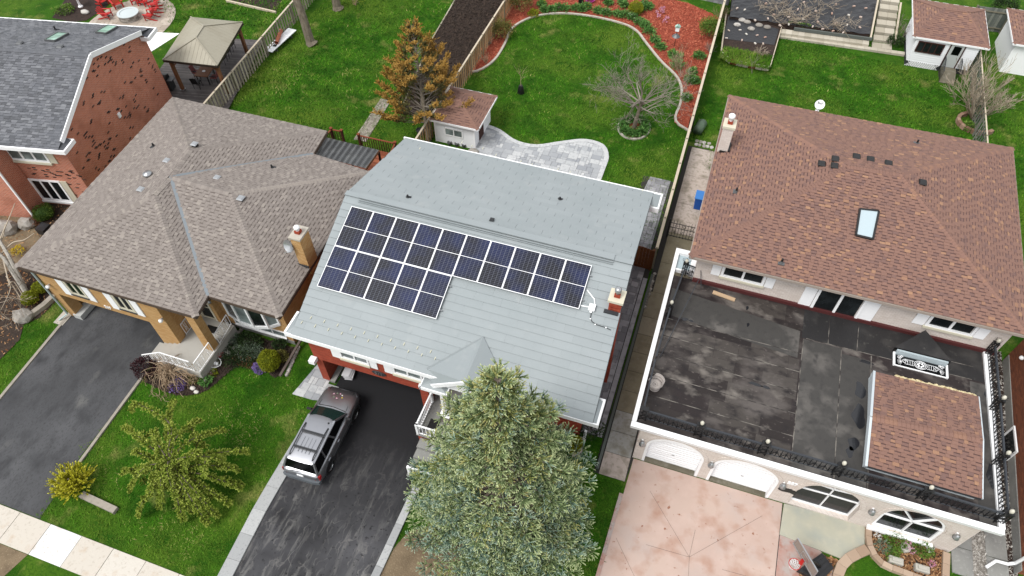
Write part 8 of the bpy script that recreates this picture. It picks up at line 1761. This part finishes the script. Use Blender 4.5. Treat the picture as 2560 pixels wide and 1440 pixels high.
# ---- orange-brown cedar
q = at(1072, 352, 0); TZ = 6.4; ct = thing('cedar_tree', 'orange-brown cedar tree beside the small white shed', 'tree', (q.x, q.y, 0)); b = MB(); tp_ = at(1030, 60, TZ); lean = V((tp_.x-q.x, tp_.y-q.y, 0)); b.tube([q, q+lean*.25+V((0, 0, 1.6)), q+lean*.6+V((0, 0, 3.8)), q+lean+V((0, 0, TZ))], [.2, .16, .09, .02], 8); P_, D_, L_, R_ = [], [], [], []
b2 = MB()
for k in range(150):
    f = random.random()**1.15; z = 1.0+f*(TZ-1.2); a = random.random()*6.283; c0 = q+lean*(z/TZ)+V((0, 0, z)); Rr = (3.1*(1-f**1.3)+.45)*random.uniform(.6, 1.12); d = V((math.cos(a), math.sin(a), .35+.5*f)).normalized(); pts = [c0]; p = c0.copy()
    for j in range(4): d = (d+V((random.uniform(-.15, .15), random.uniform(-.15, .15), .06))).normalized(); p = p+d*Rr/4; pts.append(p.copy())
    b2.rn = random.random(); b2.tube(pts, [.035, .028, .02, .014, .006], 3, cap=False)
    for j in range(int(64*Rr/2)):
        t = random.uniform(.3, 1)**.7*3.99; i = int(t); s = pts[i].lerp(pts[i+1], t-i); dv = (d+V((random.uniform(-1, 1), random.uniform(-1, 1), random.uniform(-.4, .9)))*.9).normalized(); P_.append(tuple(s+dv*random.uniform(0, .16))); D_.append(tuple(dv)); L_.append(random.uniform(.14, .3)); R_.append(t)
b.build('trunk', M['bark'], ct); b2.build('branch', M['twig'], ct); R_ = np.array(R_); g_ = R_ < 2.4+.9*rng.random(len(R_)); P_, D_, L_ = np.array(P_), np.array(D_), np.array(L_)
shoots('foliage', M['cedar_or'], P_[~g_], D_[~g_], L_[~g_], 22, .085, ct, wid=.042, rnd=np.clip(.5+.15*rng.normal(size=(~g_).sum()), 0, 1)); shoots('foliage', M['cedar_gr'], P_[g_], D_[g_], L_[g_], 20, .08, ct, wid=.042, rnd=np.clip(.45+.15*rng.normal(size=g_.sum()), 0, 1))
# ---- bare fruit tree in the ring bed
ft_ = thing('bare_tree', 'bare spreading fruit tree standing in the ring bed', 'tree', (tb.x, tb.y, 0)); b = MB(); b2 = MB(); h0 = V((tb.x, tb.y, 0)); tp_ = h0+V((.15, .1, 1.5)); b.tube([h0, h0+V((.05, 0, .7)), tp_, tp_+V((.05, .1, .8))], [.17, .13, .12, .1], 9)
for k in range(15):
    a = k*2.4+random.uniform(-.3, .3); zz_ = random.uniform(-.2, .9); twigs(b2, tp_+V((0, .05, zz_)), (math.cos(a), math.sin(a), random.uniform(.2, 1.1)), random.uniform(1.5, 1.95), .055, 4, .8, 3, up=.06, seg=4, droop=.16, minr=.006, shrink=.66)
twigs(b2, tp_+V((0, .1, .8)), (0, .1, 1), 1.3, .07, 4, .7, 4, up=.1, minr=.006)
b.build('trunk', M['bark'], ft_); b2.build('crown', M['twig'], ft_)
# ---- other bare shrubs and saplings
def bare(label, u, v, h, r, n, depth=3, mt='twig', name='bare_shrub', cat='shrub', kids=3, up=.15, droop=0, spread=.6, rad=.02, minr=.005, zz=0, tr=None):
    q = at(u, v, zz); t = thing(name, label, cat, (q.x, q.y, zz)); b = MB()
    for k in range(n): a = random.random()*6.283; twigs(b, q, (math.cos(a)*r/h, math.sin(a)*r/h, 1), h*.5*random.uniform(.7, 1.1), rad, depth, spread, kids, up, 3, droop, minr)
    b.build('branches', M[mt], t); return t
bare('thin leafless shrub beside the bird feeder in the red mulch', 1700, 190, 2.0, 1.5, 9, 3, 'twigtan'); bare('pale dry shrub in the mulch bed by the new fence', 1215, 160, 1.1, .5, 9, 2, 'twigtan'); bare('dark dry shrub in the red mulch near the new fence', 1222, 115, .7, .3, 7, 2, 'twig')
bare('tan leafless shrub by the right fence above the green conifer', 1800, 55, 1.5, .7, 12, 2, 'twigtan'); bare('dark twiggy bush by the right fence below the green conifer', 1775, 135, 1.0, .6, 16, 2, 'twig')
t = bare('large leafless spreading bush at the right lawn fence', 2430, 300, 3.4, 2.6, 16, 4, 'straw', kids=3, up=.12, spread=.5, minr=.009, rad=.05); bare('bare stems beside the garden steps', 2250, 100, 1.8, .8, 6, 3, 'twig')
q = at(1302, 232, 0); sg_ = thing('sapling', 'thin leafless sapling in a black watering bag on the central lawn', 'sapling', (q.x, q.y, 0)); b = MB(); b.lathe(q, [(.26, 0), (.2, .4), (.13, .62), (.05, .62)], 12); b.build('watering_bag', M['black'], sg_); b = MB(); b.rn = .8; b.tube([q, q+V((0, 0, 1.3))], [.025, .015], 5)
for k in range(6): a = k*1.1; twigs(b, q+V((0, 0, 1.1+k*.08)), (math.cos(a)*.6, math.sin(a)*.6, 1), .6, .009, 1, .6, 3, .15, minr=.004)
b.build('stem', M['twigtan'], sg_)
bare('young thin tree by the small raised bed', 1880, 185, 1.6, .5, 2, 2, 'twig')
# tangled tan weeping shrub by the porch steps
q = at(440, 945, 0); tn = thing('weeping_shrub', 'tangled tan leafless weeping shrub in front of the porch railing', 'shrub', (q.x, q.y, 0)); b = MB()
for k in range(60):
    a = random.random()*6.283; r = random.uniform(.4, 1.5); hh = random.uniform(.5, 1.1); e = q+V((math.cos(a)*r*1.15, math.sin(a)*r*.8, .08)); m = q.lerp(e, .5)+V((0, 0, hh)); pts = smoothpoly([q+V((0, 0, .5)), m, e+V((0, 0, .45)), e], 4); b.rn = random.random(); b.tube([p+V((random.uniform(-.04, .04), random.uniform(-.04, .04), random.uniform(-.03, .03))) for p in pts], .014, 3, cap=False)
    for j in range(3): p = pts[random.randrange(4, len(pts))]; twigs(b, p, (random.uniform(-1, 1), random.uniform(-1, 1), -.4), .35, .011, 1, .8, 3, 0, 3, .5, .007)
b.build('branches', M['twigtan'], tn)
# grey deciduous trunks at the top and birch at the left edge
for u, v, lab, off, hh in ((780, 110, 'grey tree trunk on the big lawn, nearer of the two', (-1.3, .9), 6), (845, 22, 'grey tree trunk at the top edge of the big lawn, farther of the two', (-.6, .8), 6)):
    q = at(u, v, 0); t = thing('tree', lab, 'tree', (q.x, q.y, 0)); b = MB(); b.tube([q, q+V((off[0]*.08, 0, .25)), q+V((off[0]*.3, off[1]*.3, 2)), q+V((off[0]*.7, off[1]*.7, 4)), q+V((off[0], off[1], hh))], [.5, .34, .3, .26, .2], 12); b.build('trunk', M['bark'], t); b = MB()
    for k in range(5): a = k*1.25+.4; twigs(b, q+V((off[0]*.95, off[1]*.95, hh-.3)), (math.cos(a)*.8, math.sin(a)*.8+.4, 1), 2.2, .12, 3, .5, 3, .1, minr=.01)
    b.build('crown', M['twig'], t)
q = at(64, 728, 0); t = thing('birch_tree', 'pale bare birch leaning at the left edge of the photo', 'tree', (q.x, q.y, 0)); b = MB(); e = at(10, 645, 1.6); b.tube([q, q.lerp(e, .5)+V((0, 0, .1)), e, at(-30, 610, 2.3)], [.16, .13, .11, .08], 8); b.tube([q+V((-.1, .1, 0)), at(22, 640, 1.7), at(-20, 570, 2.6)], [.13, .1, .07], 7); b.build('trunk', M['barkpale'], t); b = MB(); b.rn = .9
for L in (((-5, 640, 1.8), (0, 600, 2.2), (25, 540, 3.0), (37, 508, 3.6)), ((-5, 645, 1.6), (30, 608, 2.0), (60, 600, 2.3), (85, 583, 2.6)), ((-10, 625, 1.9), (8, 590, 2.2), (12, 560, 2.6)), ((8, 650, 1.5), (20, 700, 1.2), (25, 725, .9), (2, 775, .5)), ((15, 690, 1.2), (45, 735, .5), (58, 760, .2)), ((20, 715, 1), (35, 705, .9), (60, 745, .3))):
    pts = smoothpoly([at(*p) for p in L], 5); b.tube(pts, [.035*(1-i/len(pts))+.012 for i in range(len(pts))], 4, cap=False)
for k in range(26): u, v = random.uniform(-20, 62), random.uniform(640, 800); p = at(u, v, random.uniform(.3, 1.4)); twigs(b, p, (random.uniform(-1, 1), random.uniform(-1, 1), .2), .8, .014, 2, .7, 3, 0, minr=.006)
b.build('branches', M['straw'], t)
# ---- green shrubs
def shr(label, u, v, r, h, mt, n=700, size=.09, name='shrub', cat='shrub', z=0, **k): return shrub(label, cat, at(u, v, z), r, h, mt, n, size, name, **k)
shr('rounded lime shrub, upper of the two by the low wall', 107, 728, .38, .65, 'lime', 2200, .06, core='lime', lump=.06, shell=.85); shr('rounded lime shrub, lower of the two by the low wall', 82, 755, .42, .7, 'lime', 2400, .06, core='lime', lump=.06, shell=.85)
shr('dark green rounded shrub behind the taupe roof corner', 118, 545, .6, .9, 'box', 1800, .07, core='box', lump=.1, shell=.8); shr('upright dark green shrub against the red brick wall', 92, 515, .4, 1.3, 'dkgreen', 900, .1)
shr('egg shaped bright lime shrub in the front flower bed', 681, 918, .52, 1.25, 'lime', 5200, .065, core='lime', lump=.07, shell=.85); shr('mound of violet flowers beside the lime shrub', 653, 922, .36, .34, 'violet', 1300, .06, name='flower_mound', cat='flowers', shell=.8)
shr('dark purple leaved shrub at the driveway by the porch steps', 372, 928, .62, .9, 'purple', 1900, .08); shr('lilac flowering plant under the tan weeping shrub', 448, 966, .45, .3, 'violet', 500, .06, name='flower_mound', cat='flowers')
shr('low spreading dark green juniper in the front flower bed', 600, 895, (1.25, .8), .35, 'dkgreen', 3400, .07, name='juniper', shell=.2); shr('low grey-green juniper near the bay window', 628, 880, (.9, .6), .4, 'silver', 1500, .07, name='juniper', shell=.3, rb=0) if False else shr('low grey-green juniper near the bay window', 628, 882, (.9, .6), .4, 'silver', 1500, .06, name='juniper', shell=.3)
shr('grey-green tuft below the bay window near the porch', 582, 852, .42, .4, 'silver', 700, .08); shr('clump of dark strappy leaves below the bay window', 628, 858, (.8, .4), .45, 'dkgreen', 1200, .13, aspect=4); shr('greyish shrub behind the egg shaped lime shrub', 706, 900, .4, .55, 'olive', 700, .07); shr('small leafy shrub at the end of the bed by the yellow wall', 700, 868, .35, .5, 'dkgreen', 600, .09)
shr('pink flowering perennial at the edge of the flower bed', 522, 940, .25, .22, 'pinkfl', 220, .06, name='flower_clump', cat='flowers'); shr('yellow-green perennial beside the pink flowers', 535, 936, .25, .25, 'lime', 250, .07, name='perennial', cat='plant'); shr('blue-green perennial at the lower edge of the flower bed', 515, 955, .32, .3, 'tulip', 420, .1, name='perennial', cat='plant'); shr('low brownish perennials near the lawn edge', 612, 905, (.7, .3), .2, 'brownleaf', 500, .08, name='perennial', cat='plant'); shr('small green plants beside the tan weeping shrub', 490, 950, .35, .3, 'olive', 400, .08, name='perennial', cat='plant')
q = at(1060, 1197, 0); bx = thing('box_hedge', 'clipped box shrub beside the white stair railing', 'shrub', (q.x, q.y, 0)); b = MB(); b.smooth = True; b.ico(q+V((.15, 0, .45)), .6, 3, .02, (1.15, .95, .72)); b.build('inner_branches', M['box'], bx); leaves('foliage', M['box'], (q.x+.15, q.y, .45), (.72, .62, .5), 5200, .055, bx, .9, None, lump=.05)
shr('lime-gold shrub in red mulch beside the cream curb', 1434, 1117, .42, .6, 'lime', 1700, .07, lump=.1); shr('dark shrub under the eave behind the spruce', 1475, 1075, .7, .7, 'dkgreen', 900, .09)
# red mulch bed plants
shr('tall olive shrub against the new fence in the mulch bed', 1256, 95, .9, 1.5, 'olive', 2600, .1, lump=.2, shell=.35); shr('large olive shrub in the upper left corner of the mulch bed', 1300, 25, 1.1, 1.8, 'olive', 3200, .1, shell=.35); shr('fine green conifer bush by the right fence', 1772, 92, .95, 1.6, 'herb', 3600, .09, shell=.3, lump=.15); shr('small lime shrub on the upper left curve of the lawn edging', 1333, 40, .42, .5, 'lime', 900, .08); shr('clipped ball shaped shrub among tulip leaves', 1588, 35, .58, 1.0, 'lime', 2600, .07, core='lime', lump=.04, shell=.88)
shr('magenta flowers near the top edge of the mulch bed', 1474, 5, .42, .5, 'magenta', 500, .1, name='flower_clump', cat='flowers'); shr('dark red leaved small shrub at the top edge of the mulch bed', 1516, 4, .4, .45, 'purple', 400, .09)
tl_ = [(1355, 15), (1362, 30), (1380, 28), (1395, 24), (1410, 26), (1455, 28), (1465, 22), (1440, 25), (1495, 32), (1515, 36), (1545, 40), (1562, 42), (1580, 48), (1560, 18), (1555, 8), (1610, 15), (1620, 22), (1600, 28), (1598, 60), (1612, 68), (1622, 82), (1636, 105), (1650, 122), (1690, 148), (1680, 140), (1693, 168), (1730, 185), (1738, 208), (1725, 205), (1747, 145), (1715, 250), (1520, 12)]
for k, (u, v) in enumerate(tl_):
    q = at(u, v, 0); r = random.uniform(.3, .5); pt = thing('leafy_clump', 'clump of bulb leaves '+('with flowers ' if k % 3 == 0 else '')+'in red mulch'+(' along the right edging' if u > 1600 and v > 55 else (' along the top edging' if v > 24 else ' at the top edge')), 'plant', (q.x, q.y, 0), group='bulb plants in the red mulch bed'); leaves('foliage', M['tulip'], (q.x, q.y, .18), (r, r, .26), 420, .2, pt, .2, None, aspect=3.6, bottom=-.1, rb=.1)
    if k % 3 == 0: 
        leaves('flower_head', M[random.choice(['yelfl', 'pinkfl', 'whitefl'])], (q.x, q.y, .36), (r*.8, r*.8, .08), 14, .08, pt, .2, None)
for k in range(7): u, v = [(1640, 40), (1652, 32), (1655, 28), (1645, 48), (1660, 62), (1655, 38), (1665, 54)][k]; q = at(u, v, 0); o = leaves('blossom', M['pinkfl'], (q.x, q.y, .3), (.16, .16, .12), 40, .1, None, .2, None); tag(o, 'pale pink blossom tuft in the mulch bed, '+['leftmost', 'middle of the upper three', 'farthest back', 'lower left', 'lowest but one', 'central', 'nearest the bird feeder'][k]+' of its group', 'flowers', 'pink blossom tufts near the bird feeder')
for k in range(11):
    t = k*.571; q = V((tb.x+math.cos(t)*.72, tb.y+math.sin(t)*.85, 0)); o = leaves('leafy_clump', M['tulip'], (q.x, q.y, .16), (.33, .33, .26), 330, .19, None, .2, None, aspect=3.4, bottom=-.1); tag(o, 'clump of bulb leaves in the ring bed, '+['right', 'right back', 'back', 'back', 'left back', 'left', 'left front', 'left front', 'front', 'right front', 'right front'][k]+' of the bare trunk', 'plant', 'bulb plants in the ring bed')
# right garden vegetation
shr('low evergreen shrub beside the garden steps', 2235, 112, .6, .7, 'dkgreen', 900, .1); shr('dark conifer bush behind the right shed', 2500, 40, .9, 1.6, 'dkgreen', 2400, .1); shr('green sprigs inside the hollow brick planter', 2420, 322, .45, .45, 'herb', 500, .1); 
for a_ in (((1795, 145), (1825, 158), (1922, 175), (1930, 140), (1810, 118)), ): o = grass('bed_weeds', [xy(u, v, .38) for u, v in a_], 420, .14, .05, 'blade', z=.39, base=.65); o['label'] = 'weedy grass in the lower half of the small raised bed'
bare('pale dry branches heaped on the small raised bed', 1900, 135, .8, 1.0, 16, 2, 'straw', zz=.4, up=-.1, minr=.009); 
for k in range(9):
    u, v = [(1925, 25), (1950, 12), (1975, 38), (2000, 48), (2030, 30), (2085, 70), (2110, 60), (2060, 12), (1960, 50)][k]; q = at(u, v, .6); o_ = thing('dry_stems', 'tangle of dry grey stems on the long black cloth, '+['left end at the back', 'left end at the very top', 'left part near the front', 'middle of the front edge', 'middle', 'right part by the front edge', 'right part near the steps', 'top edge right of the middle', 'left part by the front edge'][k], 'dry stems', (q.x, q.y, .6), group='dry stems on the long bed'); b = MB()
    for j in range(26): a = random.random()*6.283; p = q+V((random.uniform(-.9, .9), random.uniform(-.5, .5), .02)); b.rn = random.random(); twigs(b, p, (math.cos(a), math.sin(a), random.uniform(.0, .6)), .6, .012, 1, .7, 2, -.05, 3, 0, .009)
    b.build('stems', M['straw'], o_)
shr('hedge-like weeds along the retaining wall', 2000, 66, (1.1, .2), .25, 'herb', 600, .1, name='weeds', cat='weeds', z=.35)
# front right flower bed
shr('fresh green perennial, larger left one below the arched window', 2235, 1352, .52, .4, 'herb', 1500, .1, name='perennial', cat='plant', aspect=3); shr('fresh green perennial, right one below the arched window', 2300, 1370, .45, .4, 'herb', 1200, .1, name='perennial', cat='plant', aspect=3); shr('fresh green perennial in front of the stone planter', 2228, 1392, .3, .25, 'herb', 500, .09, name='perennial', cat='plant', aspect=3); shr('greyish grassy tuft at the left of the front bed', 2203, 1368, .3, .3, 'silver', 300, .12, name='perennial', cat='plant', aspect=5)
for k, (u, v, m_) in enumerate(((2193, 1340, 'whitefl'), (2268, 1358, 'pinkfl'), (2325, 1372, 'whitefl'), (2330, 1410, 'pinkfl'), (2278, 1376, 'pinkfl'))): q = at(u, v, .25); o = leaves('flower_clump', M[m_], (q.x, q.y, .28), (.15, .15, .1), 50, .07, None, .2, None); tag(o, ['white flowers at the left below the arched window', 'pink flowers between the two green perennials', 'white flowers at the right end of the bed', 'pink flowers at the lower right of the front bed', 'single pink flower right of the stone planter'][k], 'flowers')
shr('yellow flowering plant at the left behind the boulder', 48, 632, .35, .4, 'yelfl', 240, .09, name='flower_clump', cat='flowers', z=.1); shr('dry orange-brown plant behind the taupe roof', 88, 560, .4, .5, 'chip' if False else 'brownleaf', 500, .12, aspect=4); shr('low plants in the bed behind the brick house', 165, 30, .8, .4, 'herb', 900, .1)
shr('dry weeds at the tip of the central mulch bed', 930, 240, .5, .3, 'silver', 300, .1) if False else None
yt = bare('young shrub with fresh lime leaves at the top edge above the lawn', 890, 15, 1.2, .8, 7, 2, 'twigtan', zz=0)
leaves('foliage', M['lime'], (at(885, 18).x, at(885, 18).y, .8), (1.3, .8, .5), 300, .08, yt, .2, None)
# fallen leaf litter on lawns
